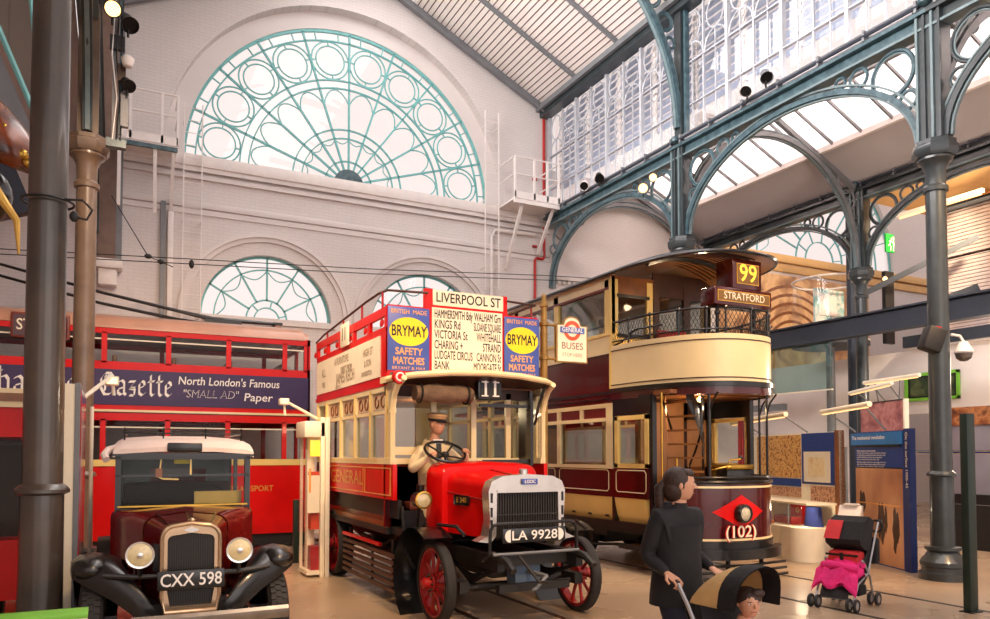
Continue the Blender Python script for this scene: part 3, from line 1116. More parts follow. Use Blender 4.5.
def head_into(b, mx, s, mskin, eyes=True):
    """head modelled facing local -y, chin at z=-s*0.5, crown at z=+s*0.5; s = head height"""
    t = B()
    n, k = 20, 16
    pts = []
    for i in range(k+1):
        z = -0.5+i/k
        u = z*2
        w = math.sqrt(max(0, 1-u*u))
        if z < 0:
            rx = 0.36*w**0.7*(0.78+0.22*(1+u))
        else:
            rx = 0.37*w**0.85
        front = 0.42*w**0.55 if z < 0 else 0.44*w**0.8
        back = 0.46*w**0.8 if z > -0.1 else 0.46*w**0.8*(0.55+0.45*(1+u))
        for j in range(n):
            a = 2*PI*j/n
            x = rx*math.cos(a)
            y = math.sin(a)*(back if math.sin(a) > 0 else front)
            pts.append((x*s, y*s, z*s))
    t.faces(pts, [(i*n+j, i*n+(j+1) % n, (i+1)*n+(j+1) % n, (i+1)*n+j) for i in range(k) for j in range(n)], mskin)
    t.faces([(-0.05*s, -0.42*s, -0.12*s), (0.05*s, -0.42*s, -0.12*s), (0, -0.55*s, -0.10*s), (0.02*s, -0.42*s, 0.08*s), (-0.02*s, -0.42*s, 0.08*s)], [(0, 1, 2), (1, 3, 2), (0, 2, 4), (2, 3, 4)], mskin)
    for sx in (-1, 1):
        t.ell((sx*0.36*s, 0.04*s, -0.02*s), (0.04*s, 0.07*s, 0.12*s), mskin, 10, 6)
        t.ell((sx*0.14*s, -0.385*s, 0.02*s), (0.055*s, 0.03*s, 0.028*s), M['inkw'], 8, 6)
        t.ell((sx*0.14*s, -0.41*s, 0.02*s), (0.022*s, 0.012*s, 0.024*s), M['ink'], 8, 6)
        t.bar((sx*0.07*s, -0.415*s, 0.085*s), (sx*0.21*s, -0.375*s, 0.08*s), 0.02*s, 0.025*s, M['wood2'])
    t.bar((-0.09*s, -0.395*s, -0.25*s), (0.09*s, -0.395*s, -0.25*s), 0.03*s, 0.035*s, M['lip'])
    bmesh.ops.transform(t.bm, matrix=mx, verts=t.bm.verts)
    off = {v: b.bm.verts.new(v.co) for v in t.bm.verts}
    for f in t.bm.faces:
        g = b.bm.faces.new([off[v] for v in f.verts])
        g.material_index = b.mi(t.mats[f.material_index])
    t.bm.free()
M['lip'] = mat('lips', (170, 96, 84), 0.5)

def hand_into(b, wrist, d, up, L, m, curl=0.9, side=1):
    """hand with palm, four bent fingers and a thumb; d = direction along the hand, up = back of the hand"""
    w, d, up = Vector(wrist), Vector(d).normalized(), Vector(up).normalized()
    up = (up-d*up.dot(d)).normalized()
    x = d.cross(up)*side
    t = []
    palm = 0.52*L
    b.sweep([[w+d*(palm*q)+x*(L*ww*math.cos(a))+up*(L*0.09*math.sin(a)) for a in [2*PI*i/10 for i in range(10)]] for q, ww in ((-0.1, 0.15), (0.25, 0.20), (0.7, 0.235), (1.0, 0.22))], m, closed=True)
    for i, (o, ln) in enumerate(((-0.16, 0.40), (-0.05, 0.47), (0.06, 0.44), (0.16, 0.34))):
        p = w+d*palm*0.97+x*(L*o)
        pts, a = [p], 0.25
        dd = d.copy()
        for q in range(3):
            dd = d*math.cos(a)-up*math.sin(a)
            p = p+dd*(ln*L*(0.45, 0.32, 0.25)[q])
            pts.append(p)
            a += curl
        b.tube(pts, [L*0.055, L*0.05, L*0.045, L*0.035], m, 7)
    p = w+d*palm*0.25-x*(L*0.17)
    q1 = p-x*(L*0.14)+d*(L*0.16)-up*(L*0.06)
    q2 = q1+d*(L*0.17)-up*(L*0.10)+x*(L*0.04)
    b.tube([p, q1, q2], [L*0.075, L*0.06, L*0.045], m, 7)

# ================================================================ THE OPEN-TOP RED BUS
BX, BY = 3.97, 7.42
bus = thing('motor_bus', 'red open-top double-deck bus with LIVERPOOL ST board and yellow match posters', 'bus', (BX, BY, 0))
XA, XBb = 2.92, 5.02
R_, K, CR = M['red'], M['blackm'], M['cream']
for x, y, r, sg in ((3.12, 7.50, 0.43, -1), (4.83, 7.36, 0.43, 1)):
    spoked_wheel(bus, x, y, r, sg, tw=0.12, nsp=10)
for x, sg in ((3.06, -1), (4.88, 1)):
    spoked_wheel(bus, x, 11.22, 0.49, sg, tw=0.22, nsp=14)
# chassis, axles, springs
b = B()
for x in (3.50, 4.44):
    b.box((x-0.04, 6.72, 0.62), (x+0.04, 12.2, 0.78), K)
    b.tube([(x, 6.45, 0.66), (x, 6.6, 0.74), (x, 6.9, 0.76)], [0.035, 0.045, 0.05], K, 8)
    for k in range(5):
        h = 0.62-k*0.11
        b.tube([(x, BY-h, 0.62-0.02*k), (x, BY-h*0.5, 0.53-0.022*k), (x, BY, 0.50-0.022*k), (x, BY+h*0.5, 0.53-0.022*k), (x, BY+h, 0.62-0.02*k)], 0.018, K, 6)
    b.tube([(x, 11.22-0.6, 0.62), (x, 11.22, 0.54), (x, 11.22+0.6, 0.62)], 0.04, K, 6)
for y in (6.95, 8.4, 9.6, 10.6):
    b.box((3.5, y-0.04, 0.64), (4.44, y+0.04, 0.76), K)
b.build('chassis', bus)
b = B()
b.tube([(3.16, BY, 0.43), (3.36, BY, 0.42), (3.5, BY, 0.36), (4.44, BY, 0.36), (4.6, BY, 0.42), (4.80, BY, 0.43)], 0.045, K, 8)
b.tube([(3.25, 7.2, 0.40), (3.97, 7.16, 0.40), (4.7, 7.2, 0.40)], 0.02, K, 6)
for x in (3.27, 4.68):
    b.cyl((x, BY-0.02, 0.30), (x, BY-0.02, 0.60), 0.04, K)
    b.box((x-0.05, 7.1, 0.36), (x+0.05, 7.42, 0.48), K)
b.build('front_axle', bus)
b = B()
b.cyl((3.1, 11.22, 0.49), (4.85, 11.22, 0.49), 0.07, K)
b.ell((3.97, 11.22, 0.49), (0.24, 0.22, 0.2), K)
b.build('rear_axle', bus)
b = B()
b.box((3.66, 7.3, 0.45), (4.28, 8.6, 0.75), K, 0.06)
b.cyl((3.97, 8.6, 0.55), (3.97, 10.9, 0.5), 0.04, K)
b.box((3.3, 8.7, 0.5), (3.5, 9.4, 0.8), K, 0.03)
b.cyl((3.25, 9.0, 0.55), (3.25, 10.4, 0.55), 0.09, K)
b.tube([(3.2, 8.6, 0.9), (3.1, 9.3, 0.62), (3.12, 10.2, 0.7)], 0.02, M['wood2'], 6)
b.build('underframe_gear', bus)
# radiator
b = B()
prof = [(3.62, 0.92), (3.62, 1.44), (3.66, 1.49), (4.30, 1.49), (4.34, 1.44), (4.34, 0.92)]
b.box((3.61, 7.045, 0.92), (4.35, 7.12, 1.46), M['ink'])
M['core'] = mat('dark radiator core', (44, 36, 30), 0.4, var=0.3, scale=20)
for i in range(24):
    x = 3.625+i*0.031
    b.box((x-0.006, 7.028, 0.93), (x+0.006, 7.05, 1.45), M['core'])
b.box((3.61, 7.02, 1.16), (4.35, 7.04, 1.172), M['core'])
rad = b.build('radiator', bus)
b = B()
AL = M['alu']
sh = [(3.49, 0.95), (3.52, 1.1), (3.50, 1.42), (3.54, 1.52), (3.66, 1.575), (3.97, 1.595), (4.28, 1.575), (4.40, 1.52), (4.44, 1.42), (4.42, 1.1), (4.45, 0.95), (4.56, 0.90), (4.42, 0.88), (4.36, 0.95), (4.35, 1.40), (3.60, 1.40), (3.59, 0.95), (3.52, 0.88), (3.38, 0.90)]
b.holed(sh, [], 'y', 7.0, 7.16, AL)
for x in (3.535, 4.405):
    for z in (1.02, 1.15, 1.30):
        b.box((x-0.012, 6.994, z), (x+0.012, 7.0, z+0.10), M['ink'])
b.box((3.60, 6.985, 1.405), (4.35, 7.0, 1.43), AL)
b.build('radiator_shell', rad)
b = B()
b.lathe([(0.05, 0), (0.05, 0.05), (0.03, 0.06), (0, 0.06)], (3.97, 7.1, 1.59), AL, n=16)
b.build('filler_cap', rad)
b = B()
b.box((3.89, 6.975, 1.485), (4.08, 6.995, 1.545), M['blue'], 0.004)
b.text('LGOC', (3.985, 6.973, 1.515), (1, 0, 0), (0, 0, 1), 0.05, M['inkw'], bold=0.02)
b.build('badge', rad)
# bonnet, cowl, dash
b = B()
def bon(y, hw, z0, zt, rr, n=6):
    c = 3.96
    pts = [(c-hw, z0), (c-hw, zt-rr)]
    pts += [(c-hw+rr-rr*math.cos(PI/2*i/n), zt-rr+rr*math.sin(PI/2*i/n)) for i in range(1, n+1)]
    pts += [(c, zt+0.02)]
    pts += [(c+hw-rr+rr*math.sin(PI/2*i/n), zt-rr+rr*math.cos(PI/2*i/n)) for i in range(0, n)]
    pts += [(c+hw, zt-rr), (c+hw, z0)]
    return [(u, y, v) for u, v in pts]
b.sweep([bon(7.14, 0.42, 0.92, 1.53, 0.10), bon(7.18, 0.43, 0.92, 1.54, 0.10), bon(7.86, 0.55, 0.92, 1.60, 0.12)], R_)
b.sweep([bon(7.86, 0.62, 0.92, 1.66, 0.14), bon(7.90, 0.645, 0.92, 1.69, 0.16), bon(8.24, 0.66, 0.92, 1.71, 0.16), bon(8.26, 0.65, 0.92, 1.70, 0.16)], R_, closed=True)
b.build('bonnet', bus)
for pts in ([(3.53, 7.16, 1.32), (3.41, 7.86, 1.38)], [(3.955, 7.16, 1.565), (3.96, 7.86, 1.63)]):
    b = B()
    b.tube(pts, 0.010, M['red2'], 6)
    b.build('bonnet_hinge', bus)
b = B()
b.box((-0.14, -0.012, -0.055), (0.14, 0.0, 0.055), M['black'], 0.02)
b.text('B 340', (0, -0.012, 0), (1, 0, 0), (0, 0, 1), 0.085, M['gold'], bold=0.01, fit=0.2)
pl = b.build('fleet_plate', bus, xf=Matrix.Translation((3.452, 7.56, 1.30)) @ Matrix.Rotation(-PI/2+0.17, 4, 'Z'))
# registration plate
b = B()
b.box((3.53, 6.74, 0.90), (4.28, 6.76, 1.05), M['black'], 0.008)
b.text('LA 9928', (3.905, 6.74, 0.972), (1, 0, 0), (0, 0, 1), 0.135, M['inkw'], bold=0.012, fit=0.54)
for x, a0 in ((3.62, PI/2), (4.19, -PI/2)):
    b.prism([(x+0.065*math.cos(a0+PI*i/12), 0.973+0.065*math.sin(a0+PI*i/12)) for i in range(13)], 'y', 6.735, 6.745, M['inkw'])
b.build('number_plate', bus)
# hoop guard and starting handle bracket
b = B()
b.tube([(3.38, 6.9, 0.72), (3.38, 6.74, 0.80), (3.38, 6.72, 1.04), (3.41, 6.71, 1.09), (3.46, 6.70, 1.105), (4.30, 6.70, 1.105), (4.36, 6.71, 1.09), (4.40, 6.72, 1.04), (4.42, 6.74, 0.80), (4.44, 6.9, 0.70)], 0.018, K, 8)
b.tube([(3.40, 6.70, 0.80), (4.42, 6.70, 0.80)], 0.016, M['steel'], 6)
b.tube([(3.70, 6.72, 0.78), (3.85, 6.55, 0.52), (3.97, 6.60, 0.50)], 0.018, K, 6)
b.build('hoop_guard', bus)
b = B()
b.cyl((3.97, 6.62, 0.56), (3.97, 7.0, 0.56), 0.025, M['steel'])
b.tube([(3.97, 6.62, 0.56), (3.86, 6.62, 0.45), (3.78, 6.55, 0.45)], 0.018, M['steel'], 6)
b.box((3.55, 6.85, 0.38), (4.40, 6.93, 0.46), K)
b.box((3.82, 7.0, 0.40), (4.12, 7.2, 0.66), mat('blue grey sump plate', (84, 104, 128), 0.5))
b.build('starting_handle', bus)
# front mudguards
for sg, xx in ((-1, 3.06), (1, 4.88)):
    b = B()
    rings = []
    for i in range(13):
        a = lerp(2.15, -0.95, i/12.0)
        rings.append([(xx+o, 7.55-0.0+0.62*math.cos(a)*1.0+0.12, 0.44+0.56*math.sin(a)) for o in (-0.15, -0.13, 0.15, 0.17)])
    b.sweep(rings, M['black'])
    rings2 = [[(p[0], p[1], p[2]+0.012) for p in rg] for rg in rings]
    b.sweep(rings2, M['black'])
    ix = xx-sg*0.16
    b.prism([(7.62, 0.96), (8.10, 1.0), (8.42, 0.75), (8.42, 0.22), (8.16, 0.16), (7.98, 0.4), (7.9, 0.7)], 'x', ix-0.01, ix+0.01, M['black'])
    b.tube([(ix, 7.0, 0.98), (ix, 7.2, 1.05), (ix, 7.7, 1.03)], 0.02, K, 6)
    b.build('mudguard', bus)
# slatted lifeguards between the wheels
for x in (2.99, 4.95):
    b = B()
    for k in range(6):
        z = 0.16+k*0.083
        b.box((x-0.015, 8.42, z), (x+0.015, 10.66, z+0.045), M['wood2'])
    for y in (8.6, 9.4, 10.4):
        b.box((x+0.015, y-0.02, 0.14), (x+0.04, y+0.02, 0.78), K)
    g = b.build('side_guard', bus)
    b = B()
    b.box((x-0.02, 9.0, 0.665), (x+0.02, 10.66, 0.705), R_)
    b.build('red_rail', g)
# side lamps
for x in (3.11, 4.83):
    b = B()
    b.cyl((x, 7.86, 1.295), (x, 8.04, 1.295), 0.085, M['black'], n=24)
    b.lathe([(0.085, 0.01), (0.1, 0.0), (0.1, -0.025), (0.08, -0.03), (0.08, 0.0), (0.085, 0.01)], (x, 7.86, 1.295), M['brass'], ax='y', n=24)
    b.tube([(x, 7.98, 1.21), (x, 8.05, 1.0), (x+0.05*(1 if x < 4 else -1), 8.15, 0.9)], 0.02, K, 6)
    b.cyl((x, 7.95, 1.38), (x, 7.95, 1.46), 0.04, M['black'], r2=0.05)
    lp = b.build('side_lamp', bus)
    b = B()
    b.lathe([(0, -0.02), (0.05, -0.012), (0.082, 0)], (x, 7.845, 1.295), mat('lamp lens', (206, 190, 150), 0.15, spec=0.8), ax='y', n=20)
    b.build('lens', lp)
# driver's floor, seat, steering
b = B()
b.box((3.0, 8.24, 0.86), (4.94, 8.72, 0.94), K)
b.box((3.02, 8.26, 0.94), (4.92, 8.30, 1.15), K)
b.box((3.0, 8.62, 0.94), (4.94, 8.72, 1.66), M['wood2'])
b.tube([(3.02, 8.3, 1.2), (3.02, 8.2, 0.7), (3.1, 8.1, 0.5)], 0.02, K, 6)
b.build('cab_floor', bus)
b = B()
b.box((3.15, 8.40, 1.14), (4.0, 8.72, 1.24), mat('brown leather seat', (110, 52, 36), 0.5, var=0.2), 0.03)
b.box((3.15, 8.42, 0.94), (4.0, 8.70, 1.14), K)
b.build('driver_seat', bus)
st = Vector((3.52, 8.20, 1.84))
b = B()
b.tube([st+Vector((0.245*math.cos(2*PI*i/28), 0.245*0.87*math.sin(2*PI*i/28), -0.245*0.5*math.sin(2*PI*i/28)*-1)) for i in range(28)], 0.017, M['black'], 8, closed=True)
for i in range(4):
    a = PI/4+PI/2*i
    b.tube([st+Vector((0, 0, -0.05)), st+Vector((0.12*math.cos(a), 0.12*0.87*math.sin(a), 0.06*math.sin(a)-0.02)), st+Vector((0.24*math.cos(a), 0.24*0.87*math.sin(a), 0.12*math.sin(a)))], 0.012, M['black'], 6)
b.lathe([(0.045, -0.06), (0.05, -0.03), (0.03, 0.0), (0, 0.005)], st, M['blackm'], n=14)
b.cyl(st+Vector((0, 0, -0.04)), (3.55, 7.95, 1.35), 0.022, M['black'])
b.build('steering_wheel', bus)
# ---- lower saloon
b = B()
YF, YR = 8.62, 12.05
def side_x(x, sg):
    o = 0.012*sg
    xi = x-0.05*sg
    b.box((x, 8.34, 1.27), (xi, 11.6, 1.69), R_)
    b.box((x+0.06*-sg, 8.34, 1.05), (xi-0.06*sg, 11.6, 1.27), M['blackm'])
side_x(XA, -1)
side_x(XBb, 1)
b.prism([(XA+0.02, 0.85), (XBb-0.02, 0.85), (XBb-0.02, 0.92), (XA+0.02, 0.92)], 'y', YF, 12.5, K)
body = b.build('side_panels', bus)
for x, sg in ((XA, -1), (XBb, 1)):
    b = B()
    o = x+0.004*sg
    for ya, yb in ((8.42, 9.42), (9.50, 11.5)):
        b.tube([(o, ya, 1.32), (o, yb, 1.32), (o, yb, 1.64), (o, ya, 1.64)], 0.006, M['gold'], 4, closed=True)
    b.text('GENERAL', (x+0.001*sg, 10.3, 1.49), (0, sg, 0), (0, 0, 1), 0.26, M['gold'], bold=0.006, lift=0.004, fit=1.6)
    b.build('fleet_name', body)
for x, sg in ((XA, -1), (XBb, 1)):
    b = B()
    xi = x-0.06*sg
    b.box((x+0.01*sg, 8.40, 1.69), (xi, 12.0, 1.765), CR)
    b.box((x, 8.40, 2.30), (xi, 12.0, 2.345), CR)
    b.box((x, 8.40, 2.57), (xi, 12.0, 2.67), CR)
    for y in (8.56, 9.22, 9.90, 10.62, 11.42, 11.96):
        b.box((x, y-0.045, 1.76), (xi, y+0.045, 2.6), CR)
        b.box((x+0.012*sg, y-0.02, 1.76), (x, y+0.02, 2.6), M['cream2'])
    # curved corner pillar
    b.tube([(x-0.02*sg, 8.42, 1.7), (x-0.02*sg, 8.42, 2.35), (x-0.02*sg, 8.36, 2.5), (x-0.03*sg, 8.26, 2.62), (x-0.05*sg, 8.1, 2.69)], 0.035, CR, 8)
    if sg < 0:
        b.text('LONDON GENERAL OMNIBUS COMPANY LTD', (XA-0.012, 10.2, 1.727), (0, -1, 0), (0, 0, 1), 0.05, M['gold'], fit=2.6, lift=0.004)
    b.build('window_frames', bus)
for x in (XA+0.03, XBb-0.03):
    b = B()
    b.box((x-0.004, 8.5, 1.76), (x+0.004, 12.0, 2.58), M['pane2'])
    b.build('side_glazing', bus)
b = B()
for y0, y1 in ((8.60, 9.18), (9.26, 9.86), (9.94, 10.58), (10.66, 11.38)):
    yc = (y0+y1)/2
    for q in (-1, 1):
        b.ring((XA+0.02, yc+q*0.12, 2.455), 0.07, 0.012, M['wood'], ax='x', n=16, k=5)
    b.box((XA+0.025, y0, 2.36), (XA+0.03, y1, 2.56), M['frost'] if 'frost' in M else M['creamw'])
b.build('quarter_lights', bus)
# front bulkhead
b = B()
b.box((XA, YF, 0.94), (XBb, YF+0.05, 1.70), M['maroon'])
for x in (2.96, 3.55, 4.1, 4.6, 4.98):
    b.box((x-0.035, YF, 1.7), (x+0.035, YF+0.05, 2.6), CR)
b.box((XA, YF-0.01, 1.69), (XBb, YF+0.06, 1.76), CR)
b.box((3.0, YF-0.02, 1.80), (3.5, YF, 1.90), CR)
b.box((XA, YF, 2.52), (XBb, YF+0.05, 2.66), M['wood2'])
b.box((4.75, 8.3, 1.68), (4.79, 8.62, 2.5), M['black'])
b.box((4.05, 8.34, 2.40), (4.8, 8.38, 2.44), M['black'])
b.box((4.76, 8.34, 1.66), (4.80, 8.38, 2.62), M['black'])
b.box((4.10, 8.34, 1.70), (4.80, 8.38, 1.74), M['black'])
bulk = b.build('front_bulkhead', bus)
b = B()
b.box((XA+0.04, YF+0.02, 1.76), (XBb-0.04, YF+0.03, 2.52), M['pane2'])
b.build('bulkhead_glazing', bulk)
# interior: floor, benches, rear wall, ceiling
b = B()
b.box((XA+0.06, YF+0.05, 0.92), (XBb-0.06, 12.0, 0.98), M['wood'])
b.box((XA+0.06, YF+0.05, 2.60), (XBb-0.06, 12.0, 2.63), M['wood'])
b.box((XA, 11.98, 0.92), (XBb, 12.03, 1.7), M['maroon'])
b.box((XA, 11.98, 1.7), (3.1, 12.03, 2.6), CR)
b.box((4.6, 11.98, 1.7), (XBb, 12.03, 2.6), CR)
b.build('saloon_lining', bus)
for x in (3.0, 4.52):
    b = B()
    b.box((x, 8.8, 1.30), (x+0.42, 11.9, 1.42), mat('patterned moquette seat', (150, 60, 40), 0.9, var=0.5, scale=14), 0.03)
    b.box((x+0.02, 8.8, 0.98), (x+0.38, 11.9, 1.30), M['wood'])
    xb = x if x < 4 else x+0.36
    b.box((xb, 8.8, 1.42), (xb+0.06, 11.9, 1.68), mat('patterned moquette back', (160, 66, 44), 0.9, var=0.5, scale=14), 0.02)
    b.build('bench_seat', bus)
# ---- canopy over the driver
b = B()
out = [(XA-0.06, 8.66), (XA-0.06, 8.40), (2.93, 8.22), (3.10, 8.10), (3.5, 8.03), (4.0, 8.01), (4.45, 8.03), (4.85, 8.10), (5.02, 8.22), (5.08, 8.40), (5.08, 8.66)]
def zc(x):
    return 2.80-0.075*((x-4.0)/1.05)**2
n = len(out)
pts = [(x, y, zc(x)-0.055) for x, y in out]+[(x, y, zc(x)+0.02) for x, y in out]
b.faces(pts, [(i, i+1, n+i+1, n+i) for i in range(n-1)], CR)
b.faces(pts, [tuple(range(n-1, -1, -1))], M['wood2'])
b.faces(pts, [tuple(range(n, 2*n))], CR)
b.tube([(x, y-0.005, zc(x)-0.02) for x, y in out[1:-1]], 0.032, CR, 8)
b.build('driver_canopy', bus)
b = B()
b.tube([(XBb-0.05, 8.3, 2.70), (XBb-0.1, 8.38, 2.45), (XBb-0.1, 8.5, 2.2)], 0.02, M['black'], 6)
b.build('canopy_bracket', bus)
b = B()
rings = []
for i in range(9):
    x = lerp(3.14, 3.87, i/8)
    q = 0.115-0.02*abs(i-4)/4
    rings.append([(x, 8.22+0.10*math.cos(2*PI*j/12), 2.53+q*math.sin(2*PI*j/12)+0.012*math.sin(i*1.7+j)) for j in range(12)])
b.sweep(rings, mat('rolled brown canvas', (120, 96, 76), 0.9, var=0.25, scale=9, bump=0.5, bscale=18), closed=True)
for x in (3.2, 3.8):
    b.ring((x, 8.22, 2.53), 0.115, 0.012, M['blackm'], ax='x', n=18)
b.build('rolled_canvas_apron', bus)
b = B()
b.box((3.95, 8.18, 2.475), (4.27, 8.30, 2.735), M['black'], 0.01)
b.box((3.975, 8.172, 2.50), (4.245, 8.18, 2.71), M['ink'])
b.text('11', (4.11, 8.172, 2.607), (1, 0, 0), (0, 0, 1), 0.27, M['inkw'], bold=0.012, sx=0.95)
for x in (4.035, 4.185):
    for z in (2.522, 2.692):
        b.box((x-0.045, 8.166, z-0.008), (x+0.045, 8.17, z+0.008), M['inkw'])
b.build('route_number_box', bus)
b = B()
b.lathe([(0.02, -0.05), (0.075, -0.045), (0.085, 0), (0.075, 0.04), (0, 0.05)], (2.93, 8.18, 2.70), M['red'], ax='y', n=20)
b.ring((2.93, 8.135, 2.70), 0.045, 0.012, M['inkw'], ax='y', n=16)
b.build('marker_lamp', bus)
# ---- upper deck
b = B()
b.box((XA, 8.55, 2.645), (XBb, 12.1, 2.70), M['wood'])
b.build('upper_floor', bus)
for x, sg in ((XA, -1), (XBb, 1)):
    b = B()
    xi = x-0.035*sg
    b.box((x, 8.58, 2.66), (xi, 12.06, 3.36), R_)
    b.box((x+0.01*sg, 8.56, 2.64), (xi, 12.08, 2.70), R_)
    b.box((x+0.01*sg, 8.58, 3.49), (xi, 12.06, 3.60), R_)
    for y in (8.62, 9.3, 10.0, 10.7, 11.4, 12.02):
        b.box((x+0.005*sg, y-0.05, 3.34), (xi, y+0.05, 3.5), R_)
        b.ell((x-0.015*sg, y+0.2, 3.43), (0.012, 0.08, 0.05), R_, 10, 6)
    sp = b.build('upper_side_panel', bus)
    b = B()
    b.box((x+0.012*sg, 8.80, 2.76), (x, 12.0, 3.27), M['creamw'])
    dirn = (0, -1, 0) if sg < 0 else (0, 1, 0)
    X = x+0.012*sg
    yy = lambda t: t if sg < 0 else 20.8-t
    for tx, y, z, s in (('A FURNITURE', 10.55, 3.16, 0.12), ('ALL', 11.55, 3.06, 0.14), ('FREE', 11.55, 2.88, 0.09), ('DIRECT FROM', 10.3, 3.02, 0.09), ('JAMES RECH', 10.35, 2.90, 0.17), ('HIGH ST', 9.30, 3.12, 0.11), ('& SON', 9.3, 2.98, 0.10), ('SHOREDITCH', 9.35, 2.85, 0.07), ('LONDON E.C.', 10.7, 2.79, 0.05)):
        b.text(tx, (X, yy(y), z), dirn, (0, 0, 1), s*1.25, M['fadedink'], bold=0.02, sx=0.8, lift=0.003)
    b.build('advert_board', sp)
    b = B()
    pts = [(x, 12.1, 3.62), (x, 11.6, 3.68), (x, 9.4, 3.80), (x, 8.9, 3.81), (x+0.02*-sg, 8.62, 3.80), (x-0.5*sg, 8.50, 3.79)]
    b.tube(pts, 0.016, M['wood2'], 6)
    for y, z in ((11.4, 3.69), (10.5, 3.74), (9.6, 3.79), (8.75, 3.8)):
        b.tube([(x, y, 3.58), (x, y, z)], 0.014, M['red2'], 6)
    b.build('hand_rail', bus)
b = B()
b.box((XA-0.04, 10.13, 3.33), (XA-0.015, 10.53, 3.66), M['creamw'], 0.01)
b.text('11', (XA-0.04, 10.33, 3.495), (0, -1, 0), (0, 0, 1), 0.26, M['ink'], lift=0.004, bold=0.01)
b.build('side_number_plate', bus)
# front boards
b = B()
b.box((XA, 8.565, 2.80), (XBb, 8.62, 3.62), R_)
b.box((3.40, 8.55, 3.58), (3.50, 8.62, 3.86), R_)
b.box((4.47, 8.55, 3.58), (4.545, 8.62, 3.86), R_)
b.box((3.46, 8.552, 2.84), (3.49, 8.6, 3.66), R_)
b.box((3.46, 8.552, 3.63), (4.52, 8.6, 3.66), R_)
fp = b.build('front_panel', bus)
def poster(x0, x1, name):
    b = B()
    b.box((x0, 8.545, 2.82), (x1, 8.565, 3.60), M['blue'], 0.004)
    c = (x0+x1)/2
    b.prism([(c+(x1-x0)*0.47*math.cos(2*PI*i/40), 3.30+0.175*math.sin(2*PI*i/40)) for i in range(40)], 'y', 8.541, 8.545, M['yellow'])
    w = x1-x0
    b.text('BRYMAY', (c, 8.541, 3.30), (1, 0, 0), (0, 0, 1), 0.19, M['ink'], bold=0.014, fit=w*0.84)
    b.text('BRITISH  MADE', (c, 8.545, 3.54), (1, 0, 0), (0, 0, 1), 0.075, M['orange'], bold=0.01, fit=w*0.86)
    b.text('SAFETY', (c, 8.545, 3.055), (1, 0, 0), (0, 0, 1), 0.12, M['orange'], bold=0.02, fit=w*0.66)
    b.text('MATCHES', (c, 8.545, 2.94), (1, 0, 0), (0, 0, 1), 0.12, M['orange'], bold=0.02, fit=w*0.74)
    b.text('BRYANT & MAY', (c, 8.545, 2.853), (1, 0, 0), (0, 0, 1), 0.05, M['orange'], fit=w*0.8)
    return b.build(name, fp)
poster(XA, 3.455, 'match_poster')
poster(4.50, XBb, 'match_poster')
b = B()
b.box((3.49, 8.545, 2.84), (4.47, 8.56, 3.63), M['creamw'])
for i, (l, r_) in enumerate((('HAMMERSMITH Bdy', 'WALHAM Grn'), ('KINGS Rd', 'SLOANE SQUARE'), ('VICTORIA St', 'WHITEHALL'), ('CHARING +', 'STRAND'), ('LUDGATE CIRCUS', 'CANNON St'), ('BANK', 'MOORGATE St'))):
    z = 3.55-i*0.128
    wl = min(0.52, 0.036*len(l)+0.06)
    wr = min(0.39, 0.030*len(r_)+0.08)
    b.text(l, (3.52, 8.545, z), (1, 0, 0), (0, 0, 1), 0.15, M['ink'], align='LEFT', fit=wl, bold=0.012)
    b.text(r_, (4.45, 8.545, z), (1, 0, 0), (0, 0, 1), 0.15, M['ink'], align='RIGHT', fit=wr, bold=0.012)
b.build('route_board', fp)
b = B()
b.box((3.50, 8.54, 3.66), (4.48, 8.56, 3.85), M['creamw'])
b.text('LIVERPOOL ST', (3.99, 8.54, 3.755), (1, 0, 0), (0, 0, 1), 0.17, M['ink'], fit=0.9, bold=0.012)
b.build('destination_board', fp)
b = B()
for y in (9.2, 9.9, 10.6, 11.3):
    for x in (3.05, 4.1):
        b.box((x, y, 2.95), (x+0.85, y+0.32, 2.99), M['wood'])
        b.box((x, y+0.32, 2.95), (x+0.85, y+0.36, 3.35), M['wood'])
        b.box((x+0.1, y+0.1, 2.7), (x+0.15, y+0.15, 2.95), K)
        b.box((x+0.7, y+0.1, 2.7), (x+0.75, y+0.15, 2.95), K)
b.build('upper_benches', bus)
# rear platform, stair (mostly hidden)
b = B()
b.box((XA, 12.03, 0.40), (4.9, 12.8, 0.46), M['wood'])
b.tube([(3.3, 12.3, 0.46), (3.3, 12.3, 2.64)], 0.02, M['black'], 6)
b.build('rear_platform', bus)

# ---- the driver at the wheel
drv = thing('person', 'seated driver in cream coat and peaked cap holding the steering wheel of the red bus', 'person', (3.52, 8.52, 1.24))
J = dict(pelvis=(3.50, 8.56, 1.31, 0.15), waist=(3.50, 8.57, 1.50, 0.145), chest=(3.50, 8.55, 1.74, 0.165), neck0=(3.51, 8.54, 1.92, 0.085), neck=(3.52, 8.52, 2.02, 0.055), skull=(3.53, 8.50, 2.14, 0.06),
         shL=(3.33, 8.54, 1.84, 0.085), elL=(3.17, 8.40, 1.62, 0.065), wrL=(3.33, 8.22, 1.78, 0.042),
         shR=(3.69, 8.53, 1.85, 0.085), elR=(3.86, 8.38, 1.66, 0.065), wrR=(3.79, 8.20, 1.83, 0.042),
         hipL=(3.40, 8.52, 1.31, 0.10), knL=(3.33, 8.26, 1.30, 0.085), anL=(3.32, 8.32, 0.99, 0.055), ftL=(3.32, 8.20, 0.975, 0.035),
         hipR=(3.60, 8.52, 1.31, 0.10), knR=(3.64, 8.26, 1.30, 0.085), anR=(3.64, 8.32, 0.99, 0.055), ftR=(3.64, 8.20, 0.975, 0.035))
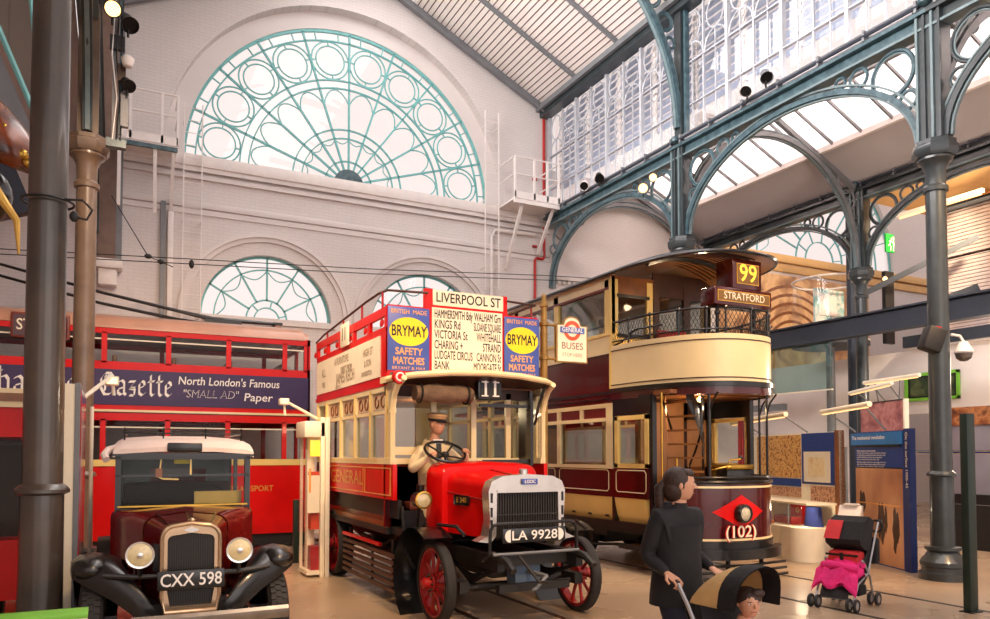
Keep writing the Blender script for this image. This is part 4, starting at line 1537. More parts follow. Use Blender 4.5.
E_ = [('pelvis', 'waist'), ('waist', 'chest'), ('chest', 'neck0'), ('neck0', 'neck'), ('neck', 'skull'), ('chest', 'shL'), ('shL', 'elL'), ('elL', 'wrL'), ('chest', 'shR'), ('shR', 'elR'), ('elR', 'wrR'),
      ('pelvis', 'hipL'), ('hipL', 'knL'), ('knL', 'anL'), ('anL', 'ftL'), ('pelvis', 'hipR'), ('hipR', 'knR'), ('knR', 'anR'), ('anR', 'ftR')]
b = B()
def dm(c):
    if c.z > 1.97:
        return M['skin']
    if c.z < 0.985+0.05:
        return M['black']
    return M['coat']
add_mesh(b, skin_mesh(J, E_, 'pelvis'), dm)
hm = Matrix.Translation((3.535, 8.475, 2.165)) @ Matrix.Rotation(math.radians(22), 4, 'Z') @ Matrix.Rotation(math.radians(6), 4, 'X')
head_into(b, hm, 0.235, M['skin'])
hand_into(b, (3.33, 8.22, 1.79), (0.02, -0.6, 0.25), (-0.3, 0, 1), 0.17, M['skin'], side=-1)
hand_into(b, (3.79, 8.20, 1.84), (-0.25, -0.6, 0.2), (0.3, 0, 1), 0.17, M['skin'], side=1)
bd = b.build('body', drv, smooth=1.0)
b = B()
CC = M['coat']
b.sweep([[(3.51+r*math.cos(a)*1.1, 8.535+r*math.sin(a), z+0.02*math.sin(a)) for a in [2*PI*i/16 for i in range(16)]] for r, z in ((0.13, 1.90), (0.115, 1.97), (0.10, 1.99), (0.13, 1.93))], CC)
for sg in (-1, 1):
    b.faces([(3.51+sg*0.02, 8.37, 1.68), (3.51+sg*0.12, 8.40, 1.90), (3.51+sg*0.05, 8.42, 1.97), (3.51+sg*0.13, 8.385, 1.80)], [(0, 3, 1, 2)], CC)
b.build('coat_collar', drv)
b = B()
b.faces([(3.49, 8.41, 1.94), (3.56, 8.41, 1.94), (3.555, 8.375, 1.78), (3.525, 8.37, 1.72), (3.50, 8.375, 1.78)], [(0, 1, 2, 3, 4)], M['ink'])
b.faces([(3.46, 8.43, 1.99), (3.59, 8.43, 1.99), (3.57, 8.41, 1.92), (3.48, 8.41, 1.92)], [(0, 1, 2, 3)], M['inkw'])
b.build('collar_and_tie', drv)
b = B()
t = B()
t.lathe([(0.094, 0.012), (0.100, 0.04), (0.116, 0.075), (0.113, 0.092), (0.07, 0.108), (0, 0.112)], (0, 0.014, 0.042), mat('tan cap cloth', (196, 160, 116), 0.9, var=0.1), n=22, sc=(1, 1.18))
t.lathe([(0.096, 0.005), (0.102, 0.036)], (0, 0.014, 0.042), M['ink'], n=22, sc=(1, 1.18))
t.sweep([[(0.095*math.cos(a)*s_, -0.072-0.065*abs(math.sin(a))*k_, 0.058-0.022*k_) for a in [PI+PI*i/10 for i in range(11)]] for s_, k_ in ((1.0, 0.0), (0.95, 0.6), (0.8, 1.0))], M['ink'])
bmesh.ops.transform(t.bm, matrix=hm, verts=t.bm.verts)
cap = t.build('peaked_cap', drv)
b.bm.free()
# ================================================================ THE TRAM
TX, TL, TR = 8.2, 7.15, 9.25
tram = thing('tram_car', 'cream and maroon double-deck tram numbered 102 with a 99 STRATFORD board', 'tram', (TX, 10.5, 0))
MR, CR, C2, K = M['maroon'], M['cream'], M['cream2'], M['blackm']
YA, YZ = 9.85, 14.6        # saloon ends
def ell_path(xc, hw, y0, depth, n=24, p=2.5, a0=0.0, a1=PI):
    out = []
    for i in range(n+1):
        t = a0+(a1-a0)*i/n
        c, s_ = math.cos(t), math.sin(t)
        q = lambda v: math.copysign(abs(v)**(2.0/p), v)
        out.append((xc+hw*q(c), y0-depth*q(s_)))
    return out
# truck and underframe
b = B()
for x in (7.62, 8.78):
    b.box((x-0.05, 10.6, 0.42), (x+0.05, 14.0, 0.56), K)
    for y in (11.4, 13.2):
        b.box((x-0.10, y-0.16, 0.28), (x+0.10, y+0.16, 0.56), K, 0.03)
        for q in (-0.35, 0.35):
            b.cyl((x, y+q, 0.40), (x, y+q, 0.62), 0.06, K, n=10)
    b.tube([(x-0.08, 10.0, 0.34), (x-0.08, 10.8, 0.26), (x-0.08, 13.8, 0.26), (x-0.08, 14.4, 0.34)], 0.025, K, 6)
b.box((7.3, 9.0, 0.56), (9.1, 15.2, 0.70), K)
b.box((7.8, 11.0, 0.25), (8.6, 13.6, 0.5), K, 0.04)
b.build('truck_frame', tram)
for x in (7.62, 8.78):
    for y in (11.4, 13.2):
        b = B()
        b.lathe([(0.0, -0.02), (0.30, -0.03), (0.33, -0.06), (0.40, -0.06), (0.40, 0.03), (0.42, 0.03), (0.42, 0.06), (0.28, 0.06), (0, 0.05)], (x, y, 0.42), K, ax='x', n=28)
        b.build('wheel', tram)
# lower saloon sides
for x, sg in ((TL, -1), (TR, 1)):
    xi = x-0.06*sg
    b = B()
    b.box((x, YA, 1.17), (xi, YZ, 1.60), MR)
    b.box((x, YA-0.9, 1.17), (xi, YA, 1.60), MR)
    b.box((x+0.01*sg, YA-0.9, 1.13), (xi, YZ, 1.18), MR)
    b.box((x, YA-0.95, 0.66), (xi, YZ, 0.75), M['black'])
    wp = b.build('waist_panel', tram)
    b = B()
    o = x+0.004*sg
    for ya, yb in ((YA+0.1, 11.45), (11.6, 13.0), (13.1, 14.5), (YA-0.85, YA-0.1)):
        c = [(o, ya+0.04, 1.22), (o, yb-0.04, 1.22), (o, yb, 1.26), (o, yb, 1.52), (o, yb-0.04, 1.56), (o, ya+0.04, 1.56), (o, ya, 1.52), (o, ya, 1.26)]
        b.tube(c, 0.008, CR, 4, closed=True)
    b.build('lining', wp)
    b = B()
    pr_ = [(x+0.0*sg, 1.15), (x-0.02*sg, 1.0), (x-0.06*sg, 0.85), (x-0.10*sg, 0.75), (x-0.14*sg, 0.75), (x-0.08*sg, 1.15)]
    b.prism(pr_, 'y', YA+0.03, YZ, C2)
    b.prism(pr_, 'y', YA-0.82, YA-0.05, C2)
    for k in range(9):
        b.box((x-0.10*sg, YA+0.2+k*0.5, 0.80), (x-0.055*sg, YA+0.28+k*0.5, 0.83), M['ink'])
    b.build('rocker_panel', tram)
    b = B()
    b.box((x+0.02*sg, YA-0.02, 1.58), (xi, YZ, 1.64), CR)
    b.box((x, YA, 2.35), (xi, YZ, 2.41), CR)
    b.box((x, YA, 2.57), (xi, YZ, 2.64), CR)
    for y, w in ((YA+0.08, 0.09), (11.48, 0.05), (12.98, 0.05), (YZ-0.06, 0.06)):
        b.box((x+0.006*sg, y-w, 1.6), (xi, y+w, 2.64), CR)
    for y in (10.75, 12.2, 13.8):
        b.box((x+0.004*sg, y-0.04, 2.38), (xi, y+0.04, 2.6), CR)
    b.build('lower_window_frames', tram)
    b = B()
    b.box((x-0.03*sg, YA+0.1, 2.40), (x-0.04*sg, YZ, 2.58), M['redglass'])
    b.build('quarter_lights', tram)
    b = B()
    b.box((x-0.03*sg, YA+0.1, 1.62), (x-0.036*sg, YZ, 2.36), M['pane2'])
    b.build('lower_glazing', tram)
    # platform side screen, framed window with a red curtain
    b = B()
    for y in (YA-0.10, YA-0.86):
        b.box((x+0.005*sg, y-0.04, 1.6), (xi, y+0.04, 2.42), C2)
    for z in (1.63, 2.38):
        b.box((x+0.005*sg, YA-0.9, z-0.035), (xi, YA-0.06, z+0.035), C2)
    b.box((x, YA-0.95, 2.42), (xi, YA, 2.72), M['black'])
    b.box((x-0.02*sg, YA-0.98, 0.75), (xi-0.04*sg, YA-0.90, 2.7), M['black'])
    b.box((x-0.005*sg, YA-0.05, 0.7), (xi-0.02*sg, YA+0.02, 2.7), M['black'])
    sc_ = b.build('side_screen', tram)
    b = B()
    b.box((x-0.035*sg, YA-0.84, 1.64), (x-0.04*sg, YA-0.1, 2.36), M['pane2'])
    b.build('screen_glass', sc_)
    b = B()
    rings = []
    for i in range(9):
        yy = YA-0.84+i*0.018
        xx = x-0.09*sg+0.02*math.sin(i*1.9)
        rings.append([(xx, yy, 1.64), (xx, yy, 2.36)])
    b.sweep(rings, M['red2'])
    b.build('curtain', sc_)
    # fascia between decks
    b = B()
    b.box((x, YA-0.0, 2.64), (xi, YZ, 2.78), MR)
    b.box((x+0.03*sg, YA-0.0, 2.78), (xi, YZ, 2.83), M['black'])
    b.box((x+0.04*sg, YA-0.0, 2.70), (xi, YZ, 2.72), M['black'])
    b.build('fascia', tram)
    # upper deck side
    b = B()
    b.box((x, YA, 2.83), (xi, YZ, 3.44), MR)
    up = b.build('upper_side_panel', tram)
    b = B()
    b.box((x+0.006*sg, YA, 3.43), (xi, YZ, 3.76), CR)
    b.box((x+0.016*sg, YA, 3.425), (x, YZ, 3.445), M['wood2'])
    b.box((x+0.03*sg, YA, 3.74), (xi, YZ, 3.79), C2)
    for y, w in ((YA+0.09, 0.10), (11.55, 0.075), (13.05, 0.075), (YZ-0.08, 0.08)):
        b.box((x+0.006*sg, y-w, 3.76), (xi, y+w, 4.66), C2)
    b.box((x+0.006*sg, YA, 4.53), (xi, YZ, 4.70), CR)
    b.box((x+0.014*sg, YA, 4.50), (xi, YZ, 4.535), M['redglass'])
    b.build('upper_window_frames', tram)
    b = B()
    b.box((x-0.03*sg, YA+0.1, 3.78), (x-0.036*sg, YZ, 4.53), M['pane2'])
    b.build('upper_glazing', tram)
# lining of the lower saloon and upper floor
b = B()
b.box((TL+0.1, 8.4, 0.74), (TR-0.1, YZ+1.6, 0.80), M['wood'])
b.box((TL+0.05, 8.5, 2.70), (TR-0.05, YZ+1.6, 2.76), M['wood'])
b.build('floors', tram)
for y in (YA, YZ-0.06):
    b = B()
    for x0, x1 in ((TL+0.05, 7.3), (7.92, 8.02), (8.62, 8.72), (9.1, TR-0.05)):
        b.box((x0, y, 0.8), (x1, y+0.06, 2.7), M['wood2'])
    b.box((TL+0.05, y, 0.8), (7.95, y+0.06, 1.6), M['wood'])
    b.box((8.65, y, 0.8), (TR-0.05, y+0.06, 1.6), M['wood'])
    b.box((8.70, y-0.005, 1.6), (9.12, y+0.05, 2.4), M['tan'])
    b.box((TL+0.05, y, 2.38), (TR-0.05, y+0.06, 2.7), M['wood2'])
    b.build('lower_bulkhead', tram)
for x in (TL+0.12, TR-0.55):
    b = B()
    b.box((x, YA+0.1, 1.15), (x+0.43, YZ-0.1, 1.25), M['wood'], 0.02)
    b.box((x, YA+0.1, 0.8), (x+0.06, YZ-0.1, 1.6), M['wood'])
    b.build('long_bench', tram)
# ---- platform: dash, buffer, lifeguard
DP = ell_path(8.16, 1.02, 9.15, 1.17, 30, 2.4)
def sub(path, f0, f1):
    n = len(path)-1
    return path[int(round(f0*n)):int(round(f1*n))+1]
dash = sub(DP, 0.0, 0.86)
b = B()
b.strip(dash, 0.56, 1.40, 0.03, MR)
ds = b.build('dash_panel', tram)
b = B()
off = [(8.16+(x-8.16)*1.018, 9.15+(y-9.15)*1.018) for x, y in dash]
b.strip(off, 0.575, 0.605, 0.015, CR)
b.strip(off, 1.325, 1.355, 0.015, CR)
b.build('lining', ds)
b = B()
b.tube([(x, y, 1.41) for x, y in off], 0.028, M['black'], 8)
b.tube([(x, y, 1.475) for x, y in off], 0.022, M['black'], 8)
b.strip(off, 0.42, 0.56, 0.05, M['black'])
b.build('dash_rail', ds)
def onDP(x, k=1.03):
    best = min(DP, key=lambda p: abs(p[0]-x)+(0 if p[1] < 9 else 9))
    return best
FY = 7.955
b = B()
cxd, czd = 8.03, 0.985
def dpy(x):
    u = min(0.999, abs((x-8.16)/1.02))
    return 9.15-1.17*(1-u**2.4)**(1/2.4)-0.02
pts, fs = [], []
NX = 14
for i in range(NX+1):
    x = cxd-0.44+0.88*i/NX
    h = 0.245*(1-abs(x-cxd)/0.44)
    y = dpy(x)
    pts += [(x, y, czd-h), (x, y, czd+h)]
    if i:
        fs.append((2*i-2, 2*i, 2*i+1, 2*i-1))
b.faces(pts, fs, M['red'])
b.build('red_diamond', ds)
b = B()
hy = dpy(cxd)-0.02
b.lathe([(0.135, 0.03), (0.135, -0.05), (0.125, -0.075), (0.105, -0.08), (0.105, -0.05)], (cxd, hy, 0.965), M['black'], ax='y', n=32, caps=False)
b.lathe([(0, -0.085), (0.06, -0.075), (0.108, -0.05)], (cxd, hy, 0.965), mat('frosted headlamp lens', (206, 200, 176), 0.3, var=0.25, scale=30), ax='y', n=28)
b.build('headlamp', ds)
b = B()
tx = cxd-0.03
b.text('(102)', (tx, dpy(tx)-0.012, 0.70), (1, 0, 0), (0, 0, 1), 0.235, M['red'], bold=0.045, fit=0.60, lift=0.004)
b.text('(102)', (tx, dpy(tx)-0.02, 0.70), (1, 0, 0), (0, 0, 1), 0.235, M['creamw'], bold=0.012, fit=0.58, lift=0.006)
b.build('fleet_number', ds)
b = B()
bf = [(8.16+(x-8.16)*1.09, 9.15+(y-9.15)*1.10) for x, y in sub(DP, 0.22, 0.78)]
b.strip(bf, 0.32, 0.46, 0.10, M['black'])
b.box((7.8, 8.1, 0.36), (8.5, 8.5, 0.5), K)
b.build('collision_buffer', tram)
b = B()
for k in range(3):
    z = 0.06+k*0.085
    b.tube([(7.35, 8.05, z), (8.1, 7.86+0.02*k, z), (8.92, 7.95+0.02*k, z)], 0.020, M['blackm'], 6)
for x in (7.8, 8.45):
    b.box((x-0.02, 7.98, 0.05), (x+0.02, 8.03, 0.42), K)
b.build('lifeguard_tray', tram)
b = B()
b.box((7.16, 8.98, 0.36), (7.5, 9.6, 0.40), M['wood'])
b.box((7.12, 8.92, 0.34), (7.17, 9.66, 0.41), K)
b.build('step', tram)
# platform fittings
for x, y in ((7.17, 8.66), (7.24, 8.42)):
    b = B()
    b.cyl((x, y, 0.62 if y > 8.5 else 0.8), (x, y, 2.72 if y > 8.5 else 1.75), 0.018, M['brass'], n=10)
    b.build('grab_pole', tram)
b = B()
b.lathe([(0.09, 0), (0.11, 0.02), (0.05, 0.1), (0.04, 0.75), (0.06, 0.78), (0.02, 0.80)], (7.86, 8.34, 0.8), M['brass'], n=14)
b.tube([(7.86, 8.34, 1.58), (7.98, 8.22, 1.62), (8.06, 8.20, 1.62)], 0.018, M['brass'], 6)
b.build('handbrake', tram)
b = B()
b.box((8.02, 8.22, 0.8), (8.52, 8.52, 1.60), M['black'], 0.05)
b.box((7.99, 8.20, 1.58), (8.55, 8.54, 1.66), M['brass'], 0.02)
b.tube([(8.2, 8.36, 1.66), (8.2, 8.36, 1.72), (8.34, 8.28, 1.74)], 0.014, M['brass'], 6)
b.ell((8.36, 8.3, 1.76), (0.035, 0.035, 0.04), M['black'], 10, 6)
b.build('controller', tram)
# stair to the upper deck: dark curved stringer with tan treads and backing
M['tan'] = mat('tan varnished panel', (176, 122, 70), 0.3, var=0.2, scale=3, coat=0.3)
b = B()
N = 9
pts_o, pts_i = [], []
for i in range(N+1):
    a = lerp(0.1, 1.75, i/N)
    pts_o.append((7.62+0.62*math.cos(a), 9.35-0.85*math.sin(a), 0.9+i*0.21))
    pts_i.append((7.62+0.12*math.cos(a), 9.35-0.25*math.sin(a), 0.9+i*0.21))
for i in range(N):
    o0, o1, i0, i1 = pts_o[i], pts_o[i+1], pts_i[i], pts_i[i+1]
    z = o0[2]
    b.faces([(o0[0], o0[1], z), (o1[0], o1[1], z), (i1[0], i1[1], z), (i0[0], i0[1], z), (o0[0], o0[1], z+0.03), (o1[0], o1[1], z+0.03), (i1[0], i1[1], z+0.03), (i0[0], i0[1], z+0.03)],
            [(0, 1, 2, 3), (4, 5, 6, 7), (0, 1, 5, 4), (1, 2, 6, 5), (2, 3, 7, 6), (3, 0, 4, 7)], M['tan'])
b.sweep([[(p[0], p[1], p[2]-0.18), (p[0], p[1], p[2]+0.16), (p[0]+0.03, p[1]+0.02, p[2]+0.16), (p[0]+0.03, p[1]+0.02, p[2]-0.18)] for p in pts_o], M['black'], closed=True)
b.sweep([[(p[0], p[1], p[2]-0.18), (p[0], p[1], p[2]+0.10)] for p in pts_i], M['tan'])
b.tube([(p[0], p[1], p[2]+0.75) for p in pts_o], 0.018, M['black'], 6)
for i in (0, 3, 6, 9):
    p = pts_o[i]
    b.tube([p, (p[0], p[1], p[2]+0.75)], 0.013, M['black'], 6)
b.build('staircase', tram)
for x, y in ((7.62, 8.16), (9.02, 8.55), (8.72, 8.12)):
    b = B()
    b.cyl((x, y, 1.4), (x, y, 2.72), 0.022 if x < 8 else 0.018, M['black'], n=10)
    b.tube([(x, y, 2.4), (x+0.02, y-0.05, 2.58), (x+0.03, y-0.16, 2.70)], 0.014, M['black'], 6)
    b.build('canopy_post', tram)
b = B()
b.box((7.6, 9.70, 0.8), (8.5, YA, 2.66), M['tan'])
b.tube([(7.9, 9.5, 2.66), (7.9, 9.3, 2.2)], 0.02, M['black'], 6)
b.build('stair_backing', tram)
# ---- upper balcony
BP = ell_path(8.22, 1.07, YA, 1.92, 40, 2.45)
b = B()
b.strip(BP, 2.855, 3.55, 0.03, CR)
bp_ = b.build('balcony_panel', tram)
def grow(path, k, y0=YA, xc=8.22):
    return [(xc+(x-xc)*(1+k/1.07), y0+(y-y0)*(1+k/1.92)) for x, y in path]
b = B()
b.strip(grow(BP, 0.02), 2.91, 2.925, 0.01, M['wood2'])
b.strip(grow(BP, 0.02), 3.46, 3.475, 0.01, M['wood2'])
b.build('lining', bp_)
b = B()
b.strip(grow(BP, 0.03), 2.79, 2.86, 0.06, M['black'])
b.strip(grow(BP, 0.015), 2.68, 2.80, 0.04, MR)
b.faces([(x, y, 2.72) for x, y in BP], [tuple(range(len(BP)))], M['tan'])
b.faces([(x, y, 2.84) for x, y in BP], [tuple(range(len(BP)))], M['wood'])
b.build('balcony_floor', tram)
b = B()
for z, r in ((3.93, 0.018), (3.62, 0.014)):
    b.tube([(x, y, z) for x, y in grow(BP, -0.01)], r, M['black'], 6)
b.tube([(x, y, z) for (x, y), z in zip(sub(grow(BP, 0.03), 0.02, 0.34), [3.80-0.005*i for i in range(14)])], 0.012, M['black'], 6)
for f in (0.0, 0.12, 0.22, 0.31, 0.40, 0.5, 0.6, 0.69, 0.78, 0.88, 0.97):
    x, y = BP[int(f*40)]
    b.cyl((x, y, 3.53), (x, y, 3.94), 0.014, M['black'], n=8)
    b.ell((x, y, 3.93), (0.03, 0.03, 0.035), M['black'], 8, 6)
b.tube([(7.16, 9.8, 3.56), (7.17, 9.6, 3.60), (7.20, 9.4, 3.72), (7.24, 9.3, 3.76), (7.4, 8.9, 3.78)], 0.016, M['black'], 6)
rl = b.build('balcony_rail', tram)
b = B()
mp = sub(grow(BP, -0.015), 0.0, 1.0)
dist = [0]
for (x0, y0), (x1, y1) in zip(mp[:-1], mp[1:]):
    dist.append(dist[-1]+math.hypot(x1-x0, y1-y0))
def at_d(d):
    d = max(0, min(dist[-1]-1e-6, d))
    for i in range(len(dist)-1):
        if dist[i+1] >= d:
            t = (d-dist[i])/(dist[i+1]-dist[i])
            return lerp(mp[i][0], mp[i+1][0], t), lerp(mp[i][1], mp[i+1][1], t)
k = 0
d = 0.0
while d < dist[-1]:
    for sg in (-1, 1):
        pts = []
        for q in range(5):
            x, y = at_d(d+sg*0.32*q/4*0.55)
            pts.append((x, y, 3.57+0.32*q/4))
        b.tube(pts, 0.0042, M['blackm'], 4, caps=False)
    d += 0.062
b.build('wire_mesh', rl)
# upper bulkhead, doors
b = B()
for x, w, m_ in ((TL+0.05, 0.07, C2), (7.92, 0.06, C2), (8.06, 0.06, M['wood2']), (8.72, 0.07, M['wood2']), (9.2, 0.05, M['wood2'])):
    b.box((x-w, YA-0.01, 2.85), (x+w, YA+0.05, 4.66), m_)
b.box((TL, YA, 2.85), (8.0, YA+0.04, 3.74), C2)
b.box((8.0, YA, 4.45), (TR, YA+0.04, 4.85), M['wood2'])
b.box((TL, YA, 4.40), (8.0, YA+0.04, 4.72), M['wood'])
b.box((8.1, YA, 2.85), (8.7, YA+0.03, 3.62), M['wood2'])
b.box((8.75, YA, 2.85), (9.2, YA+0.03, 3.70), M['wood'])
b.box((TL+0.1, YA-0.03, 3.72), (7.9, YA, 3.77), M['black'])
b.box((TL+0.1, YA-0.03, 4.37), (7.9, YA, 4.42), M['black'])
ub = b.build('upper_bulkhead', tram)
b = B()
b.box((TL+0.08, YA+0.015, 3.76), (TR-0.05, YA+0.022, 4.45), M['pane2'])
b.build('bulkhead_glazing', ub)
b = B()
b.box((7.95, 9.25, 3.3), (8.55, 9.68, 3.38), M['red2'], 0.02)
b.box((7.95, 9.66, 3.38), (8.55, 9.74, 3.86), M['red2'], 0.02)
for x in (8.0, 8.5):
    b.box((x-0.02, 9.3, 2.85), (x+0.02, 9.66, 3.3), M['black'])
b.build('balcony_seat', tram)
for y in (10.7, 11.7, 12.7, 13.7):
    for x in (7.3, 8.35):
        b = B()
        b.box((x, y, 3.2), (x+0.75, y+0.4, 3.27), M['wood'])
        b.box((x, y+0.36, 3.27), (x+0.75, y+0.42, 3.72), M['wood'])
        b.box((x+0.1, y+0.15, 2.8), (x+0.16, y+0.21, 3.2), K)
        b.box((x+0.6, y+0.15, 2.8), (x+0.66, y+0.21, 3.2), K)
        b.build('garden_seat', tram)
# ---- roof
b = B()
RP = ell_path(8.22, 1.15, YA-0.2, 1.80, 32, 2.5)
def crown(x):
    return 4.70+0.26*(1-((x-8.22)/1.15)**2)
full = [(9.37, YZ+0.05)]+RP+[(7.07, YZ+0.05)]
rows = []
for lay in (0.0, 0.045):
    for f in (1.0, 0.8, 0.55, 0.28):
        rows.append([(8.22+(x-8.22)*f, YA+(y-YA)*(1.0 if y > YA else f), 4.70+0.33*(1-f**1.8)+lay) for x, y in full])
for lay in (0, 1):
    rs = rows[lay*4:lay*4+4]
    m_ = M['tan'] if lay == 0 else M['slate']  # tan instead of wood puts the underside's warm light into its colour
    b.sweep(rs, m_, caps=False)
    n = len(full)
    last = rs[3]
    b.faces(last, [(i, i+1, n-2-i, n-1-i) for i in range(n//2-1)], m_)
b.sweep([rows[0], rows[4]], M['black'])
b.tube([(p[0], p[1], p[2]+0.02) for p in rows[0]], 0.028, M['black'], 6)
b.build('roof', tram)
def dome(x, y):
    f = min(1.0, max(abs(x-8.22)/1.15, 0 if y > YA else ((abs(x-8.22)/1.15)**2.5+((YA-y)/2.0)**2.5)**0.4))
    return 4.70+0.33*(1-f**1.8)
b = B()
for i in range(15):
    y = 8.3+i*0.105
    x0, x1 = 7.35, 9.1
    if y < 8.6:
        x0, x1 = 7.75, 8.7
    b.tube([(lerp(x0, x1, q/8), y, dome(lerp(x0, x1, q/8), y)-0.012) for q in range(9)], 0.012, M['wood2'], 5)
b.tube([(lerp(7.35, 9.1, q/12), 9.2, dome(lerp(7.35, 9.1, q/12), 9.2)-0.04) for q in range(13)], 0.05, M['black'], 6)
b.build('roof_ribs', tram)
b = B()
b.tube([(7.9, 9.2, 4.98), (7.9, 9.2, 5.05), (8.5, 8.9, 5.05), (8.5, 8.9, 4.98)], 0.012, M['black'], 6)
b.build('roof_rail', tram)
# ---- route boxes
def route_box(x0, x1, z0, z1, y0, y1, txt, size, name, face, ink, gap):
    b = B()
    b.box((x0, y0, z0), (x1, y1, z1), MR, 0.012)
    b.box((x0+gap, y0-0.012, z0+gap), (x1-gap, y0-0.002, z1-gap), M['gold'])
    b.box((x0+gap+0.012, y0-0.016, z0+gap+0.012), (x1-gap-0.012, y0-0.004, z1-gap-0.012), face)
    b.text(txt, ((x0+x1)/2, y0-0.017, (z0+z1)/2), (1, 0, 0), (0, 0, 1), size, ink, bold=0.006, fit=(x1-x0-2*gap)*0.78)
    return b.build(name, tram)
M['bark'] = mat('brown sign glass', (120, 88, 40), 0.5, var=0.15)
route_box(7.95, 8.52, 4.22, 4.66, 8.0, 8.34, '99', 0.36, 'route_number_box', M['bark'], M['boxglow'], 0.07)
route_box(7.60, 8.72, 3.96, 4.22, 8.0, 8.30, 'STRATFORD', 0.15, 'destination_box', M['bark'], M['creamw'], 0.05)
for x in (7.74, 8.46):
    b = B()
    b.cyl((x, 8.1, 2.85), (x, 8.1, 3.96), 0.028, M['black'], n=10)
    b.ell((x, 8.1, 3.86), (0.045, 0.045, 0.05), M['black'], 10, 6)
    b.build('sign_post', tram)
# rear platform end
b = B()
RB = [(x, YZ+(YA-y)) for x, y in ell_path(8.2, 1.05, YA, 1.7, 20, 2.5)]
b.strip(RB, 0.56, 1.40, 0.03, MR)
b.strip(RB, 2.83, 3.55, 0.03, CR)
b.build('rear_platform', tram)

# ================================================================ THE TROLLEYBUS (broadside behind)
TY = 15.0
tb = thing('trolleybus', 'long red double-deck trolleybus with violet Gazette advert standing broadside behind', 'trolleybus', (0.0, 16.2, 0))
X0, X1 = -5.3, 3.50
b = B()
b.box((X0, TY, 0.28), (X1, TY+0.06, 1.60), M['red'])
b.box((X0, TY, 2.42), (X1, TY+0.06, 3.48), M['red'])
b.box((X0, TY, 3.98), (X1, TY+0.06, 4.10), M['red'])
for i in range(9):
    x = 3.42-0.0 if i == 0 else 3.0-(i-1)*1.055
    w = 0.045
    b.box((x-w, TY, 3.45), (x+w, TY+0.06, 4.0), M['red'])
    b.box((x-w, TY, 1.58), (x+w, TY+0.06, 2.45), M['red'])
b.box((X0, TY+2.3, 0.28), (X1, TY+2.36, 1.7), M['red'])
b.box((X0, TY+2.3, 2.4), (X1, TY+2.36, 3.5), M['red'])
b.box((X0, TY+2.3, 3.98), (X1, TY+2.36, 4.1), M['red'])
for i in range(5):
    x = 3.0-i*2.1
    b.box((x-0.045, TY+2.3, 1.6), (x+0.045, TY+2.36, 4.0), M['red'])
for x in (X0, X1-0.06):
    b.box((x, TY, 0.28), (x+0.06, TY+2.36, 1.7), M['red'])
    b.box((x, TY, 2.4), (x+0.06, TY+2.36, 3.5), M['red'])
    b.box((x, TY, 3.98), (x+0.06, TY+2.36, 4.1), M['red'])
    for y in (TY+0.05, TY+1.15, TY+2.3):
        b.box((x, y-0.05, 1.6), (x+0.06, y+0.05, 4.0), M['red'])
bdy = b.build('body', tb)
b = B()
b.box((X0-0.01, TY-0.012, 1.60), (X1+0.01, TY, 1.72), M['cream2'])
b.box((X0-0.01, TY-0.02, 2.575), (X1+0.01, TY, 2.615), M['cream'])
b.box((X0-0.01, TY-0.012, 2.56), (X1+0.01, TY, 2.57), M['wood2'])
b.build('cream_bands', bdy)
b = B()
b.text('LONDON TRANSPORT', (2.80, TY-0.002, 1.15), (1, 0, 0), (0, 0, 1), 0.15, M['gold'], sx=0.95, bold=0.004, align='RIGHT')
b.cyl((2.30, TY-0.05, 0.86), (2.30, TY, 0.86), 0.05, M['chrome'], n=16)
b.tube([(2.30, TY-0.03, 0.86), (2.26, TY-0.03, 0.76)], 0.015, M['chrome'], 6)
b.build('fleet_name', bdy)
b = B()
for z0, z1 in ((1.62, 2.42), (3.48, 3.98)):
    b.box((X0+0.1, TY+0.03, z0), (X1-0.08, TY+0.036, z1), M['pane2'])
b.build('side_glazing', tb)
b = B()
for z in (3.88, 2.30):
    b.box((X0+0.1, TY+0.015, z-0.012), (X1-0.08, TY+0.028, z+0.012), M['creamw'])
b.build('window_vents', tb)
b = B()
b.box((X0+0.05, TY+0.05, 0.6), (X1-0.05, TY+2.3, 0.66), M['wood2'])
b.box((X0+0.05, TY+0.05, 2.55), (X1-0.05, TY+2.3, 2.62), M['wood2'])
b.box((X0+0.05, TY+0.9, 0.66), (X1-0.6, TY+0.95, 1.6), M['wood2'])
b.build('decks', tb)
for k, z in ((0, 0.66), (1, 2.62)):
    for i in range(8):
        b = B()
        x = 2.6-i*1.0
        b.box((x, TY+0.2, z+0.4), (x+0.4, TY+1.0, z+0.5), mat('brown moquette', (108, 70, 52), 0.9, var=0.4, scale=14), 0.02) if i == 0 and k == 0 else b.box((x, TY+0.2, z+0.4), (x+0.4, TY+1.0, z+0.5), M['wood'], 0.02)
        b.box((x+0.36, TY+0.2, z+0.5), (x+0.44, TY+1.0, z+1.0), M['wood'], 0.02)
        b.build('seat', tb)
b = B()
M['creamroof'] = mat('buff brown roof paint', (190, 140, 116), 0.3, var=0.1, scale=2, coat=0.3)
prof = [(TY-0.02, 4.08), (TY+0.0, 4.18), (TY+0.10, 4.28), (TY+0.4, 4.38), (TY+1.18, 4.46), (TY+1.96, 4.38), (TY+2.26, 4.28), (TY+2.38, 4.08)]
b.prism(prof, 'x', X0-0.02, X1-0.12, M['creamroof'])
b.prism([(y+(0.1 if y < TY+1.18 else -0.1), z-0.05) for y, z in prof], 'x', X1-0.14, X1+0.0, M['creamroof'])
b.build('roof', tb)
b = B()
b.box((X0, TY+0.06, 0.05), (X1-0.05, TY+2.3, 0.28), K)
b.build('underskirt', tb)
